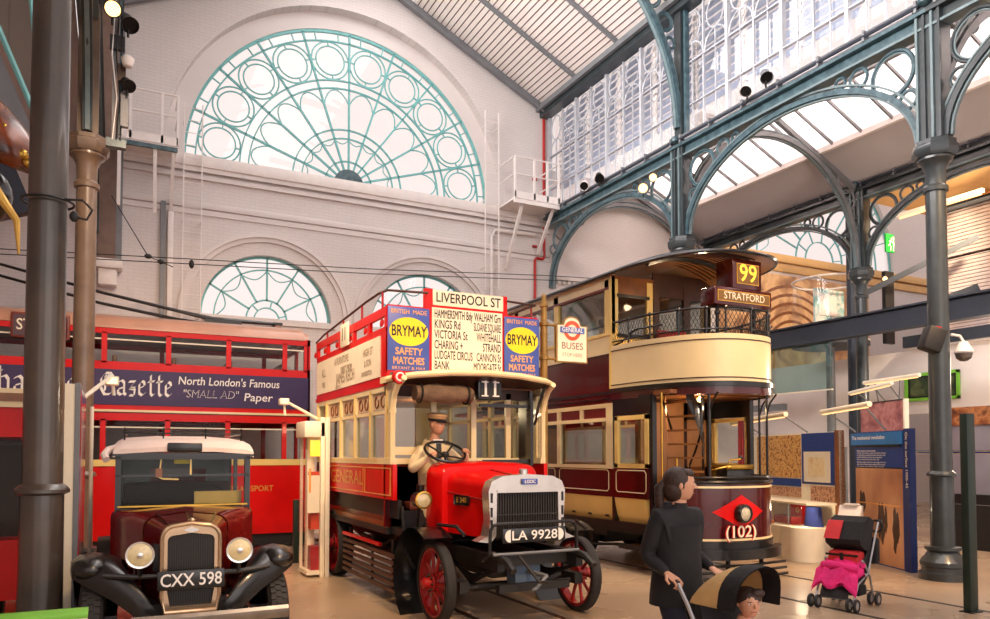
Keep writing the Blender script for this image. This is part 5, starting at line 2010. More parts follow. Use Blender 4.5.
for x in (1.4, -3.6):
    b = B()
    b.lathe([(0.2, -0.1), (0.42, -0.12), (0.5, -0.1), (0.5, 0.1), (0.42, 0.12), (0.2, 0.1), (0.2, -0.1)], (x, TY+0.12, 0.5), M['rubber'], ax='y', n=32)
    b.lathe([(0, -0.05), (0.22, -0.07), (0.22, 0.05)], (x, TY+0.12, 0.5), M['red'], ax='y', n=24)
    b.build('wheel', tb)
# advert panel with hand-lettered newspaper title
b = B()
b.box((X0+0.6, TY-0.015, 2.70), (3.46, TY, 3.335), M['purple'])
G = {
 'H': ([[(.05, .95), (.25, 1.0), (.25, .1), (.1, 0)], [(.25, .55), (.5, .65), (.62, .5), (.62, .1), (.5, -.05)], [(.1, .75), (.35, .85)], [(.25, .1), (.4, 0)]], .8),
 'a': ([[(.08, .55), (.3, .65), (.42, .55), (.42, .08), (.52, 0)], [(.42, .35), (.1, .25), (.1, .08), (.25, 0), (.42, .1)]], .6),
 'c': ([[(.45, .55), (.3, .64), (.12, .5), (.12, .1), (.28, 0), (.46, .1)]], .55),
 'k': ([[(.1, 1.0), (.15, .95), (.15, .05), (.22, 0)], [(.15, .4), (.42, .62), (.45, .5), (.2, .36)], [(.25, .38), (.45, .05), (.55, 0)]], .6),
 'n': ([[(.05, .6), (.14, .66), (.14, .06), (.22, 0)], [(.14, .5), (.35, .66), (.45, .55), (.45, .06), (.55, 0)]], .62),
 'e': ([[(.14, .32), (.42, .45), (.38, .6), (.26, .65), (.12, .5), (.12, .1), (.28, 0), (.45, .12)]], .55),
 'y': ([[(.05, .6), (.14, .65), (.14, .12), (.28, 0), (.44, .1)], [(.44, .65), (.44, -.1), (.3, -.28), (.1, -.22)]], .6),
 'G': ([[(.75, .78), (.6, .95), (.35, .95), (.12, .7), (.1, .3), (.3, 0), (.6, .02), (.74, .2), (.72, .45), (.5, .42)], [(.35, .85), (.32, .15)], [(.5, .9), (.48, .5)], [(.72, .45), (.82, .5)]], .92),
 'z': ([[(.08, .6), (.42, .62), (.12, .3), (.4, .26), (.36, -.02), (.12, 0)], [(.15, .32), (.4, .34)]], .52),
 't': ([[(.2, .92), (.2, .1), (.3, 0), (.42, .08)], [(.06, .62), (.4, .66)]], .46),
}
def blackletter(txt, x, z, size, gap=1.0, sy=1.0):
    for ch in txt:
        if ch == ' ':
            x += 0.3*size
            continue
        st, w = G[ch]
        b.nib(st, (x, TY-0.016, z), (1, 0, 0), (0, 0, 1), size, M['inkw'], w=0.15, ang=0.75, sy=sy)
        x += w*size*gap
    return x
blackletter('Hackney', -1.80, 2.88, 0.33, 1.0, 1.25)
blackletter('Gazette', -0.24, 2.88, 0.30, 1.0, 1.35)
# script lines: a light italic hand
b.text("North London's Famous", (1.05, TY-0.016, 3.175), (1, 0, 0), (0, 0, 1), 0.215, M['inkw'], shear=0.12, bold=0.008, align='LEFT', fit=1.83)
b.text('"SMALL AD"', (1.13, TY-0.016, 2.935), (1, 0, 0), (0, 0, 1), 0.20, M['inkw'], shear=0.15, bold=0.0, align='LEFT', fit=0.98)
b.text('"SMALL AD"', (1.142, TY-0.018, 2.937), (1, 0, 0), (0, 0, 1), 0.185, M['purple'], shear=0.15, bold=-0.012, align='LEFT', fit=0.955)
b.text('Paper', (2.22, TY-0.016, 2.905), (1, 0, 0), (0, 0, 1), 0.215, M['inkw'], shear=0.12, bold=0.008, align='LEFT', fit=0.54)
b.build('advert_panel', tb)
b = B()
b.box((-1.58, TY-0.05, 3.80), (-0.70, TY-0.01, 4.24), M['sign_brown'], 0.02)
b.box((-1.54, TY-0.055, 3.84), (-0.74, TY-0.05, 4.20), M['maroon'])
b.text('STOP', (-1.50, TY-0.055, 4.02), (1, 0, 0), (0, 0, 1), 0.27, M['creamw'], bold=0.01, align='LEFT', fit=0.52, lift=0.004)
b.build('side_sign', tb)
# trolley booms lying along the roof
for dz, yy in ((0.0, 15.9), (-0.19, 16.0)):
    b = B()
    b.tube([(-5.0, yy, 5.72+dz), (-1.87, yy, 5.23+dz), (-0.26, yy, 4.88+dz), (1.1, yy, 4.64+dz*0.8), (1.75, yy, 4.53+dz*0.6), (3.1, yy, 4.53+dz*0.3)], [0.022, 0.026, 0.03, 0.035, 0.05, 0.03], M['black'], 8)
    b.box((1.6, yy-0.06, 4.40), (2.3, yy+0.06, 4.52), M['black'])
    b.build('trolley_boom', tb)
for x in (1.85, 3.02):
    b = B()
    b.box((x-0.05, 15.85, 4.36), (x+0.05, 16.05, 4.52), M['creamroof'])
    b.box((x-0.09, 15.82, 4.50), (x+0.09, 16.08, 4.55), M['black'])
    b.build('boom_rest', tb)

# platform lamp under the tram canopy
b = B()
b.lathe([(0.10, 0.0), (0.11, -0.03), (0.08, -0.05), (0.08, 0.0)], (8.0, 8.75, 2.715), M['brass'], n=20)
b.ell((8.0, 8.75, 2.66), (0.06, 0.06, 0.05), M['lampglow'], 14, 8)
b.build('platform_lamp', tram)
light('POINT', 'tram_platform_lamp', (8.0, 8.75, 2.50), (8.0, 8.75, 0), 22, (1.0, 0.68, 0.36), 0.06)
light('POINT', 'tram_saloon_lamp', (8.2, 12.0, 2.45), (8.2, 12.0, 0), 25, (1.0, 0.75, 0.45), 0.06)
light('POINT', 'tram_upper_lamp', (8.2, 8.9, 4.45), (8.2, 8.9, 0), 14, (1.0, 0.7, 0.4), 0.06)
light('POINT', 'bus_saloon_lamp', (3.97, 10.2, 2.45), (3.97, 10.2, 0), 22, (1.0, 0.75, 0.45), 0.06)
# ================================================================ THE OXBLOOD VINTAGE CAR
car = thing('vintage_car', 'oxblood vintage car with pale canvas roof and CXX 598 plate facing the viewer', 'car', (0.565, 6.42, 0), math.radians(-1.5))
def CB(name, b, parent=car):
    return b.build(name, parent, local=True)
O = M['maroon2']
KB = M['black']
# local axes: x to the viewer's right, y away from the viewer, radiator at y = 0
b = B()
def bonnet_ring(y, hw, z0, zt, r):
    p = [(-hw, z0), (-hw, zt-r)]
    p += [(-hw+r-r*math.cos(PI/2*i/5), zt-r+r*math.sin(PI/2*i/5)) for i in range(1, 6)]
    p += [(0, zt+0.025)]
    p += [(hw-r+r*math.sin(PI/2*i/5), zt-r+r*math.cos(PI/2*i/5)) for i in range(0, 5)]
    p += [(hw, zt-r), (hw, z0)]
    return [(u, y, v) for u, v in p]
b.sweep([bonnet_ring(0.03, 0.205, 0.62, 1.235, 0.07), bonnet_ring(0.3, 0.25, 0.62, 1.255, 0.09), bonnet_ring(0.62, 0.34, 0.62, 1.28, 0.12)], O)
b.sweep([bonnet_ring(0.62, 0.345, 0.62, 1.285, 0.12), bonnet_ring(0.78, 0.45, 0.62, 1.30, 0.12), bonnet_ring(0.92, 0.575, 0.62, 1.315, 0.08), bonnet_ring(1.0, 0.60, 0.62, 1.315, 0.06)], O)
b.tube([(0, 0.05, 1.265), (0, 0.62, 1.31)], 0.008, M['chrome'], 6)
for sg in (-1, 1):
    b.tube([(sg*0.15, 0.05, 1.235), (sg*0.24, 0.62, 1.295)], 0.006, KB, 5)
bn = CB('bonnet', b)
for sg in (-1, 1):
    b = B()
    for k in range(8):
        y = 0.18+k*0.05
        b.bar((sg*(0.232+0.17*(y-0.18)), y, 0.85), (sg*(0.232+0.17*(y-0.18)), y, 1.08), 0.012, 0.02, KB, up=(0, 1, 0))
    CB('louvres', b, bn)
# radiator: nickel shell with rounded shoulders, dark core
b = B()
def rad_outline(hw, z0, z1, r, n=8):
    p = [(-hw*0.88, z0), (-hw, z0+0.12), (-hw, z1-r)]
    p += [(-hw+r-r*math.cos(PI/2*i/n), z1-r+r*math.sin(PI/2*i/n)) for i in range(1, n+1)]
    p += [(0, z1+0.018)]
    p += [(hw-r+r*math.sin(PI/2*i/n), z1-r+r*math.cos(PI/2*i/n)) for i in range(0, n)]
    p += [(hw, z1-r), (hw, z0+0.12), (hw*0.88, z0)]
    return p
NK = mat('polished nickel radiator shell', (206, 178, 146), 0.2, 0.85, var=0.1)
b.holed(rad_outline(0.222, 0.565, 1.255, 0.10), [rad_outline(0.172, 0.62, 1.17, 0.045)], 'y', -0.05, 0.06, NK)
b.tube([(u, -0.05, v) for u, v in rad_outline(0.212, 0.575, 1.245, 0.10)], 0.016, NK, 8, closed=True)
rd = CB('radiator_shell', b)
b = B()
b.box((-0.175, -0.02, 0.60), (0.175, 0.0, 1.19), M['ink'])
for i in range(20):
    x = -0.166+i*0.0175
    b.box((x-0.003, -0.026, 0.61), (x+0.003, -0.018, 1.18), M['core'])
CB('radiator_core', b, rd)
b = B()
b.lathe([(0.03, 0), (0.035, 0.02), (0.02, 0.03), (0.0, 0.035)], (0, 0, 1.268), NK, n=14)
b.prism([(-0.05, 1.205), (0, 1.19), (0.05, 1.205), (0.05, 1.215), (0, 1.232), (-0.05, 1.215)], 'y', -0.062, -0.05, M['chrome'])
CB('cap_and_badge', b, rd)
# number plate
b = B()
b.box((-0.245, -0.12, 0.755), (0.245, -0.105, 0.905), KB, 0.008)
b.text('CXX 598', (0, -0.12, 0.828), (1, 0, 0), (0, 0, 1), 0.138, M['inkw'], bold=0.012, fit=0.445)
CB('number_plate', b)
# headlamps
for sg in (-1, 1):
    b = B()
    x = sg*0.365
    b.lathe([(0.096, -0.02), (0.096, 0.02), (0.086, 0.08), (0.06, 0.14), (0.03, 0.17), (0, 0.175)], (x, -0.02, 1.03), KB, ax='y', n=28, caps=False)
    b.lathe([(0.088, -0.02), (0.103, -0.022), (0.103, 0.01), (0.092, 0.012)], (x, -0.02, 1.03), M['chrome'], ax='y', n=28, caps=False)
    b.tube([(x, 0.05, 0.93), (x, 0.06, 0.84)], 0.02, KB, 8)
    h = CB('headlamp', b)
    b = B()
    b.lathe([(0, -0.042), (0.05, -0.034), (0.09, -0.018)], (x, -0.02, 1.03), mat('ribbed headlamp glass', (222, 206, 158), 0.12, var=0.12, scale=40, spec=0.9), ax='y', n=28)
    b.lathe([(0.0, -0.052), (0.022, -0.048), (0.024, -0.04)], (x, -0.02, 1.03), M['chrome'], ax='y', n=14)
    CB('lens', b, h)
b = B()
b.tube([(-0.62, 0.10, 0.87), (-0.4, 0.06, 0.85), (0, 0.07, 0.84), (0.4, 0.06, 0.85), (0.62, 0.10, 0.87)], 0.02, KB, 8)
CB('lamp_bar', b)
# sweeping front wings
for sg in (-1, 1):
    b = B()
    rings = []
    prof = [(0.0, 0.55, 0.20, 0.27), (0.0, 0.62, 0.24, 0.33), (0.04, 0.72, 0.30, 0.43), (0.10, 0.82, 0.37, 0.56), (0.17, 0.91, 0.44, 0.72), (0.28, 0.975, 0.49, 0.84), (0.42, 1.0, 0.50, 0.86), (0.60, 0.97, 0.48, 0.86), (0.78, 0.86, 0.44, 0.86), (0.92, 0.70, 0.42, 0.86), (1.05, 0.54, 0.42, 0.86), (1.2, 0.45, 0.42, 0.86)]
    for y, z, xi, xo in prof:
        rings.append([(sg*xi, y+0.02, z-0.05), (sg*lerp(xi, xo, 0.25), y, z), (sg*lerp(xi, xo, 0.55), y, z+0.02), (sg*lerp(xi, xo, 0.85), y, z), (sg*xo, y, z-0.045), (sg*(xo+0.005), y+0.01, z-0.13)])
    b.sweep(rings, KB)
    b.sweep([[(p[0], p[1]+0.010, p[2]-0.014) for p in r] for r in rings], KB)
    b.ell((sg*0.71, 0.32, 0.905), (0.145, 0.19, 0.10), KB, 18, 10)
    CB('front_wing', b)
    b = B()
    b.prism([(0.30, 0.62), (0.75, 0.70), (0.75, 0.88), (0.5, 0.95), (0.30, 0.93)], 'x', sg*0.40, sg*0.41, KB)
    CB('wing_valance', b)
# wheels
for sg, y in ((-1, 0.42), (1, 0.42), (-1, 2.7), (1, 2.7)):
    b = B()
    x = sg*0.70
    r = 0.40
    b.lathe([(r*0.72, -0.075), (r*0.9, -0.085), (r*0.985, -0.06), (r, -0.02), (r, 0.02), (r*0.985, 0.06), (r*0.9, 0.085), (r*0.72, 0.075), (r*0.72, -0.075)], (x, y, r), M['rubber'], ax='x', n=44)
    for k in range(44):
        a = 2*PI*k/44
        for q in (-0.045, 0.0, 0.045):
            aa = a+(0.05 if q else 0)
            b.bar((x+q-0.018, y+(r+0.002)*math.cos(aa), r+(r+0.002)*math.sin(aa)), (x+q+0.018, y+(r+0.002)*math.cos(aa), r+(r+0.002)*math.sin(aa)), 0.022, 0.012, M['rubber'], up=(0, math.cos(aa), math.sin(aa)))
    w = CB('wheel', b)
    b = B()
    b.lathe([(0, sg*0.05), (r*0.3, sg*0.06), (r*0.6, sg*0.02), (r*0.73, sg*0.05), (r*0.73, -sg*0.05)], (x, y, r), O, ax='x', n=32)
    CB('wheel_disc', b, w)
b = B()
b.tube([(-0.68, 0.42, 0.40), (-0.4, 0.36, 0.38), (0.4, 0.36, 0.38), (0.68, 0.42, 0.40)], 0.04, M['blackm'], 8)
b.box((-0.36, 0.0, 0.42), (-0.29, 3.1, 0.52), M['blackm'])
b.box((0.29, 0.0, 0.42), (0.36, 3.1, 0.52), M['blackm'])
b.box((-0.3, 0.08, 0.45), (0.3, 0.3, 0.62), M['blackm'])
CB('chassis', b)
b = B()
rings = []
for i in range(13):
    x = lerp(-0.42, 0.72, i/12)
    y = -0.27+0.05*abs(x)**1.5
    rings.append([(x, y, 0.50), (x, y-0.02, 0.53), (x, y-0.02, 0.575), (x, y, 0.60), (x, y+0.02, 0.55)])
b.sweep(rings, mat('dull grey bumper steel', (150, 142, 132), 0.3, 0.8, var=0.2), closed=True)
for x in (-0.25, 0.3):
    b.box((x-0.02, -0.25, 0.52), (x+0.02, 0.1, 0.56), M['blackm'])
CB('bumper', b)
# body behind the scuttle
b = B()
CABX = Matrix.Diagonal((0.91, 1, 1, 1))
def CB(name, b, parent=car):
    return b.build(name, parent, local=True, xf=CABX)
def side_pts(sg):
    return [(0.98, 0.55), (0.98, 1.31), (2.9, 1.33), (3.25, 1.2), (3.35, 0.6)]
for sg in (-1, 1):
    b.prism(side_pts(sg), 'x', sg*0.62, sg*0.58, O)
b.box((-0.6, 3.3, 0.55), (0.6, 3.35, 1.25), O)
b.box((-0.6, 0.98, 0.5), (0.6, 3.3, 0.56), M['blackm'])
for sg in (-1, 1):
    for y in (1.0, 1.9, 2.8):
        b.box((sg*0.60-0.02, y, 1.3), (sg*0.60+0.02, y+0.06, 1.80), KB)
b.box((-0.62, 3.2, 1.2), (0.62, 3.26, 1.8), O)
for sg in (-1, 1):
    b.box((sg*0.58, 0.5, 0.44), (sg*0.86, 2.4, 0.48), KB)
b.box((-0.58, 2.12, 0.56), (0.58, 2.16, 1.42), KB)  # dark partition added to darken the view through the windscreen
b.box((-0.58, 2.12, 1.42), (-0.30, 2.16, 1.82), KB)
b.box((0.30, 2.12, 1.42), (0.58, 2.16, 1.82), KB)
b.box((-0.58, 2.12, 1.66), (0.58, 2.16, 1.82), KB)
b.box((-0.575, 1.0, 1.78), (0.575, 3.2, 1.79), M['wood2'])
CB('body', b)
for sg in (-1, 1):
    b = B()
    rr = []
    for i in range(9):
        a = PI*i/8
        rr.append([(sg*0.60, 2.7-0.5*math.cos(a), 0.42+0.52*math.sin(a)), (sg*0.84, 2.7-0.5*math.cos(a), 0.40+0.52*math.sin(a))])
    b.sweep(rr, KB)
    CB('rear_wing', b)
# windscreen frame, glass, wiper
b = B()
for x in (-0.60, 0.60):
    b.box((x-0.025, 0.955, 1.29), (x+0.025, 1.0, 1.81), KB)
for z, t in ((1.30, 0.022), (1.615, 0.010), (1.79, 0.03)):
    b.box((-0.62, 0.955, z-t), (0.62, 1.0, z+t), KB)
b.box((-0.60, 0.945, 1.335), (0.60, 0.955, 1.35), M['brass'])
b.box((0.045, 0.945, 1.62), (0.06, 0.955, 1.76), M['cream2'])
ws = CB('windscreen_frame', b)
b = B()
b.box((-0.58, 0.972, 1.33), (0.58, 0.978, 1.77), M['pane2'])
CB('windscreen_glass', b, ws)
b = B()
b.tube([(-0.22, 0.94, 1.76), (-0.24, 0.94, 1.60), (-0.20, 0.94, 1.585), (-0.06, 0.94, 1.58)], 0.008, M['cream2'], 5)
b.box((-0.27, 0.93, 1.60), (-0.21, 0.95, 1.68), M['wood'])
CB('wiper', b, ws)
# interior: seats, wheel, things seen through glass
b = B()
b.box((0.08, 1.5, 0.9), (0.55, 2.0, 1.0), M['wood'], 0.03)
b.box((-0.55, 1.5, 0.9), (-0.05, 2.0, 1.0), M['wood'], 0.03)
b.box((-0.56, 1.95, 0.9), (0.56, 2.08, 1.52), mat('dark brown upholstery', (58, 36, 26), 0.7, var=0.2), 0.04)
b.box((-0.58, 1.02, 1.12), (0.58, 1.12, 1.30), M['wood2'])
CB('seats', b)
b = B()
b.ring((0.28, 1.25, 1.36), 0.17, 0.014, KB, ax='y', n=24, ry=0.15)
b.tube([(0.28, 1.25, 1.36), (0.28, 1.05, 1.1)], 0.015, KB, 6)
CB('steering_wheel', b)
b = B()
b.box((0.10, 1.10, 1.345), (0.56, 1.14, 1.46), mat('cream card behind windscreen', (232, 200, 120), 0.6))
b.box((-0.10, 1.0, 1.72), (0.04, 1.03, 1.77), M['yellow'])
CB('dash_card', b)
# canvas roof with peak and rack
RC = mat('pale pinkish canvas roof', (226, 206, 198), 0.8, var=0.08, scale=4, bump=0.2, bscale=30)
b = B()
rings = []
for y, z, hw in ((0.86, 1.80, 0.645), (0.865, 1.84, 0.645), (0.90, 1.875, 0.64), (1.05, 1.92, 0.63), (1.8, 1.96, 0.62), (2.8, 1.93, 0.60), (3.28, 1.80, 0.58)):
    rings.append([(-hw, y, z-0.07), (-hw, y, z-0.02), (-hw*0.9, y, z+0.01), (-hw*0.4, y, z+0.03), (hw*0.4, y, z+0.03), (hw*0.9, y, z+0.01), (hw, y, z-0.02), (hw, y, z-0.07)])
b.sweep(rings, RC)
b.box((-0.65, 0.86, 1.79), (0.65, 3.2, 1.81), KB)
b.tube([(-0.62, 1.0, 1.86), (-0.69, 0.98, 1.84), (-0.72, 0.9, 1.80), (-0.70, 0.86, 1.76)], 0.035, RC, 8)
CB('roof', b)
b = B()
b.box((-0.17, 0.84, 1.83), (0.15, 0.87, 1.91), KB, 0.01)
CB('roof_sign', b)
b = B()
for sg in (-1, 1):
    b.tube([(sg*0.55, 1.1, 2.0), (sg*0.55, 2.6, 2.0)], 0.01, KB, 6)
b.tube([(-0.55, 1.1, 2.0), (0.55, 1.1, 2.0)], 0.008, KB, 6)
b.tube([(-0.55, 1.1, 2.04), (0.55, 1.1, 2.04)], 0.006, KB, 6)
for x in (-0.55, -0.2, 0.2, 0.55):
    b.tube([(x, 1.1, 1.90), (x, 1.1, 2.05)], 0.008, KB, 6)
CB('roof_rack', b)
# ================================================================ LEFT FOREGROUND
# dark red vehicle end behind the column
b0 = thing('red_vehicle', 'dark red vintage vehicle body with gilt-lined cornice at the left edge behind the thick column', 'vehicle', (-2.0, 9.3, 0))
b = B()
b.box((-3.4, 8.9, 0.35), (-0.66, 11.0, 0.95), M['red'])
for x in (-3.4, -2.5, -1.6, -0.66):
    b.box((x, 8.9, 0.95), (x+0.07, 8.98, 2.0), M['maroon'])
b.box((-3.4, 8.9, 1.98), (-0.59, 11.0, 2.30), M['red'])
b.box((-3.4, 10.9, 0.95), (-0.6, 11.0, 2.0), M['maroon'])
for y in (9.9, 10.9):
    b.box((-0.66, y, 0.95), (-0.59, y+0.07, 2.0), M['maroon'])
b.build('body', b0)
b = B()
b.box((-3.45, 8.86, 2.28), (-0.55, 11.05, 2.34), M['cream'])
b.box((-3.45, 8.84, 2.34), (-0.53, 11.07, 2.42), M['wood'])
b.box((-3.42, 8.88, 2.42), (-0.6, 11.0, 2.47), M['cream'])
b.build('cornice', b0)
b = B()
b.box((-3.35, 8.93, 0.95), (-0.64, 8.94, 2.0), M['pane2'])
b.box((-3.35, 9.3, 0.9), (-0.7, 9.4, 1.9), M['wood2'])
b.build('glazing', b0)
for x in (-3.0, -1.1):
    b = B()
    b.lathe([(0.25, -0.06), (0.33, -0.07), (0.36, -0.05), (0.36, 0.05), (0.33, 0.07), (0.25, 0.06), (0.25, -0.06)], (x, 9.6, 0.36), M['rubber'], ax='x', n=24)
    b.build('wheel', b0)
# pale partition with red reflections painted on its glossy side
p = thing('partition', 'pale partition board with glossy red side face standing right of the thick left column', 'partition', (-0.35, 7.9, 0))
b = B()
b.box((-0.52, 7.45, 0.02), (-0.27, 8.7, 2.42), M['creamw'])
b.box((-0.30, 7.44, 0.0), (-0.26, 8.72, 2.43), M['steel'])
b.build('board', p)
b = B()
M['redgraphic'] = mottle_mat('glossy red and violet graphic', [(110, 20, 24), (170, 40, 44), (150, 110, 130), (90, 30, 40)], 1.4, 0.12)
b.box((-0.262, 7.5, 0.06), (-0.25, 8.68, 2.38), M['redgraphic'])
b.build('graphic', p)
b = B()
b.cyl((-0.2, 8.8, 0), (-0.2, 8.8, 2.3), 0.02, M['creamw'], n=10)
b.build('edge_tube', p)
# lime green board low in the corner
lb = thing('reading_board', 'lime green reading board low in the bottom left corner in front of the column', 'board', (-0.32, 4.62, 0))
b = B()
b.box((-0.75, 4.55, 0.935), (-0.105, 4.75, 0.96), M['lime'], 0.005)
b.box((-0.75, 4.56, 0.90), (-0.11, 4.74, 0.936), M['creamw'])
b.build('panel', lb)
b = B()
b.cyl((-0.42, 4.66, 0.02), (-0.42, 4.66, 0.90), 0.03, M['steel'], n=12)
b.lathe([(0.18, 0), (0.18, 0.015), (0.03, 0.03)], (-0.42, 4.66, 0), M['steel'], n=24)
b.build('stand', lb)
# display arms with lamps above the partition and the glass case
def arm_lamp(name, label, base, elbow, tip, lit):
    t = thing(name, label, 'lamp', base, 0, 'white arm lamps')
    b = B()
    b.tube([base, elbow], 0.022, M['creamw'], 8)
    b.tube([elbow, (elbow[0]+0.02, elbow[1], elbow[2]-0.22)], 0.018, M['creamw'], 8)
    b.build('arm', t)
    b = B()
    b.box((tip[0]-0.07, tip[1]-0.07, tip[2]-0.05), (tip[0]+0.07, tip[1]+0.07, tip[2]+0.05), M['creamw'], 0.015)
    h = b.build('lamp_head', t)
    b = B()
    b.box((tip[0]-0.05, tip[1]-0.076, tip[2]-0.035), (tip[0]+0.05, tip[1]-0.07, tip[2]+0.03), M['lampglow'] if lit else M['white'])
    b.build('lamp_face', h)
    return t
arm_lamp('arm_lamp', 'lit white arm lamp glowing in front of the Gazette advert near the left columns', (-0.27, 8.6, 2.38), (-0.02, 9.3, 2.68), (-0.02, 9.3, 2.62), True)
arm_lamp('arm_lamp', 'unlit white arm lamp on top of the narrow glass case beside the red bus', (2.80, 11.5, 2.36), (2.28, 11.45, 2.62), (2.28, 11.45, 2.60), False)
# narrow display case
kc = thing('display_case', 'tall narrow cream-framed glass case standing beside the rear wheel of the red bus', 'display case', (2.7, 11.3, 0))
b = B()
b.box((2.60, 11.30, 0.0), (2.72, 11.42, 2.1), M['creamw'], 0.01)
b.box((2.74, 11.02, 0.0), (2.80, 11.12, 2.36), M['creamw'], 0.006)
b.box((2.81, 11.0, 0.0), (2.87, 11.12, 2.36), M['creamw'], 0.006)
b.box((2.56, 11.55, 0.0), (2.60, 11.59, 2.2), M['creamw'])
b.build('frame', kc)
b = B()
b.box((2.50, 11.02, 2.06), (2.87, 11.62, 2.30), M['creamw'], 0.02)
b.build('hood', kc)
b = B()
b.box((2.55, 11.05, 0.04), (2.86, 11.6, 0.10), M['creamw'])
b.box((2.62, 11.1, 0.10), (2.84, 11.55, 0.45), M['red2'])
b.box((2.62, 11.1, 0.7), (2.84, 11.55, 1.55), mat('orange red poster', (200, 70, 40), 0.5, var=0.3, scale=5))
b.box((2.55, 11.04, 0.95), (2.73, 11.06, 1.5), M['creamw'])
b.box((2.57, 11.035, 1.25), (2.60, 11.05, 1.6), M['orange'])
b.build('exhibit_panel', kc)
b = B()
b.box((2.60, 11.08, 1.78), (2.74, 11.12, 2.02), M['boxglow'], 0.01)
b.build('lit_sign', kc)
b = B()
b.box((2.545, 11.03, 0.06), (2.55, 11.60, 2.06), M['pane'])
b.box((2.55, 11.025, 0.06), (2.74, 11.03, 2.06), M['pane'])
b.build('glass', kc)
# dark green posts
def green_post(x, y, h, label, w=0.07):
    t = thing('barrier_post', label, 'post', (x, y, 0), 0, 'dark green posts')
    b = B()
    b.box((x-w, y-w*0.6, 0.012), (x+w, y+w*0.6, h), M['green'], 0.01)
    b.build('post', t)
    b = B()
    b.box((x-w-0.03, y-w*0.6-0.03, 0.0), (x+w+0.03, y+w*0.6+0.03, 0.012), M['blackm'])
    b.build('foot_plate', t)
    return t
green_post(2.80, 12.75, 1.05, 'short dark green post in front of the trolleybus, left of the glass case', 0.09)
green_post(8.80, 5.22, 2.28, 'tall dark green post standing at the right edge in front of the iron column', 0.075)

# bus stop
bs = thing('bus_stop', 'bronze bus stop post with cream BUSES flag between the red bus and the tram', 'bus stop', (5.14, 8.62, 0))
px, py = 5.14, 8.62
b = B()
b.lathe([(0.16, 0), (0.16, 0.05), (0.10, 0.07), (0.095, 0.3), (0.06, 0.34), (0.052, 0.6), (0.048, 3.4), (0.052, 3.42), (0.048, 3.45), (0.042, 3.78), (0.06, 3.80), (0.045, 3.86), (0.03, 3.9), (0.035, 3.94), (0.0, 3.99)], (px, py, 0), M['bronze'], n=20)
for z in (3.10, 3.56):
    b.lathe([(0.05, -0.03), (0.065, -0.02), (0.065, 0.02), (0.05, 0.03)], (px, py, z), M['bronze'], n=18)
b.build('post', bs)
b = B()
for z in (3.10, 3.56):
    b.tube([(px, py, z), (px+0.19, py, z)], 0.018, M['bronze'], 8)
fx0, fx1 = px+0.18, px+0.69
fl = [(fx0, 3.06), (fx1, 3.06), (fx1, 3.58), (fx1-0.10, 3.58)]+[((fx0+fx1)/2+0.135*math.cos(PI*i/12), 3.60+0.10*math.sin(PI*i/12)) for i in range(13)]+[(fx0+0.10, 3.58), (fx0, 3.58)]
b.prism(fl, 'y', py-0.02, py+0.02, M['bronze'])
c_ = (fx0+fx1)/2
fl2 = [((u-c_)*0.91+c_, (v-3.33)*0.94+3.33) for u, v in fl]
b.prism(fl2, 'y', py-0.028, py-0.02, M['creamw'])
b.band((c_, 3.50), 0.085, 0.135, py-0.033, py-0.028, M['redorange'] if 'redorange' in M else M['red'], a0=0, a1=2*PI, n=32)
b.box((c_-0.195, py-0.037, 3.465), (c_+0.195, py-0.03, 3.545), mat('faded blue bar', (76, 110, 190), 0.5))
b.text('GENERAL', (c_, py-0.037, 3.505), (1, 0, 0), (0, 0, 1), 0.085, M['inkw'], bold=0.01, fit=0.34)
b.text('BUSES', (c_, py-0.028, 3.285), (1, 0, 0), (0, 0, 1), 0.13, M['brownred'] if 'brownred' in M else M['ink'], bold=0.004, fit=0.34)
b.text('STOP HERE', (c_, py-0.028, 3.165), (1, 0, 0), (0, 0, 1), 0.07, M['fadedink'], fit=0.32, bold=0.006)
b.build('flag', bs)

# ================================================================ RIGHT-HAND DISPLAYS
def frame_mx(p0, p1):
    """local frame: x along p0->p1 (viewer's left to right), y into the board, z up; origin at p0"""
    d = Vector((p1[0]-p0[0], p1[1]-p0[1], 0)).normalized()
    n = Vector((0, 0, 1)).cross(d)
    return d, n
def oriented(name, label, cat, p0, p1, group=None):
    d = math.atan2(p1[1]-p0[1], p1[0]-p0[0])
    return thing(name, label, cat, (p0[0], p0[1], 0), d, group), math.hypot(p1[0]-p0[0], p1[1]-p0[1])
dp, Lp = oriented('display_board', 'tall blue display board with brown street photograph behind the pushchair', 'display board', (11.56, 8.78), (10.97, 7.47))
b = B()
b.box((0, 0, 0), (Lp, 0.07, 2.19), M['signblue'])
b.box((0, -0.004, 0.02), (Lp-0.06, 0, 1.58), mottle_mat('sepia street photograph', [(120, 74, 50), (190, 130, 90), (222, 164, 118), (236, 186, 142)], 1.0, 0.35, detail=3, dist=0.2, stretch=(1.0, 1, 0.6)))
b.box((0, -0.005, 1.58), (Lp-0.06, -0.001, 1.6), M['ink'])
bd_ = b.build('board', dp, local=True)
b = B()
b.box((-0.10, -0.03, 1.97), (Lp-0.02, -0.005, 2.17), M['signcyan'])
b.text('The mechanical revolution', (-0.06, -0.03, 2.09), (1, 0, 0), (0, 0, 1), 0.088, M['inkw'], align='LEFT', bold=0.02, fit=1.0)
b.box((0.02, -0.02, 1.93), (Lp-0.1, -0.006, 1.97), M['ink'])
b.build('heading', bd_, local=True)
b = B()
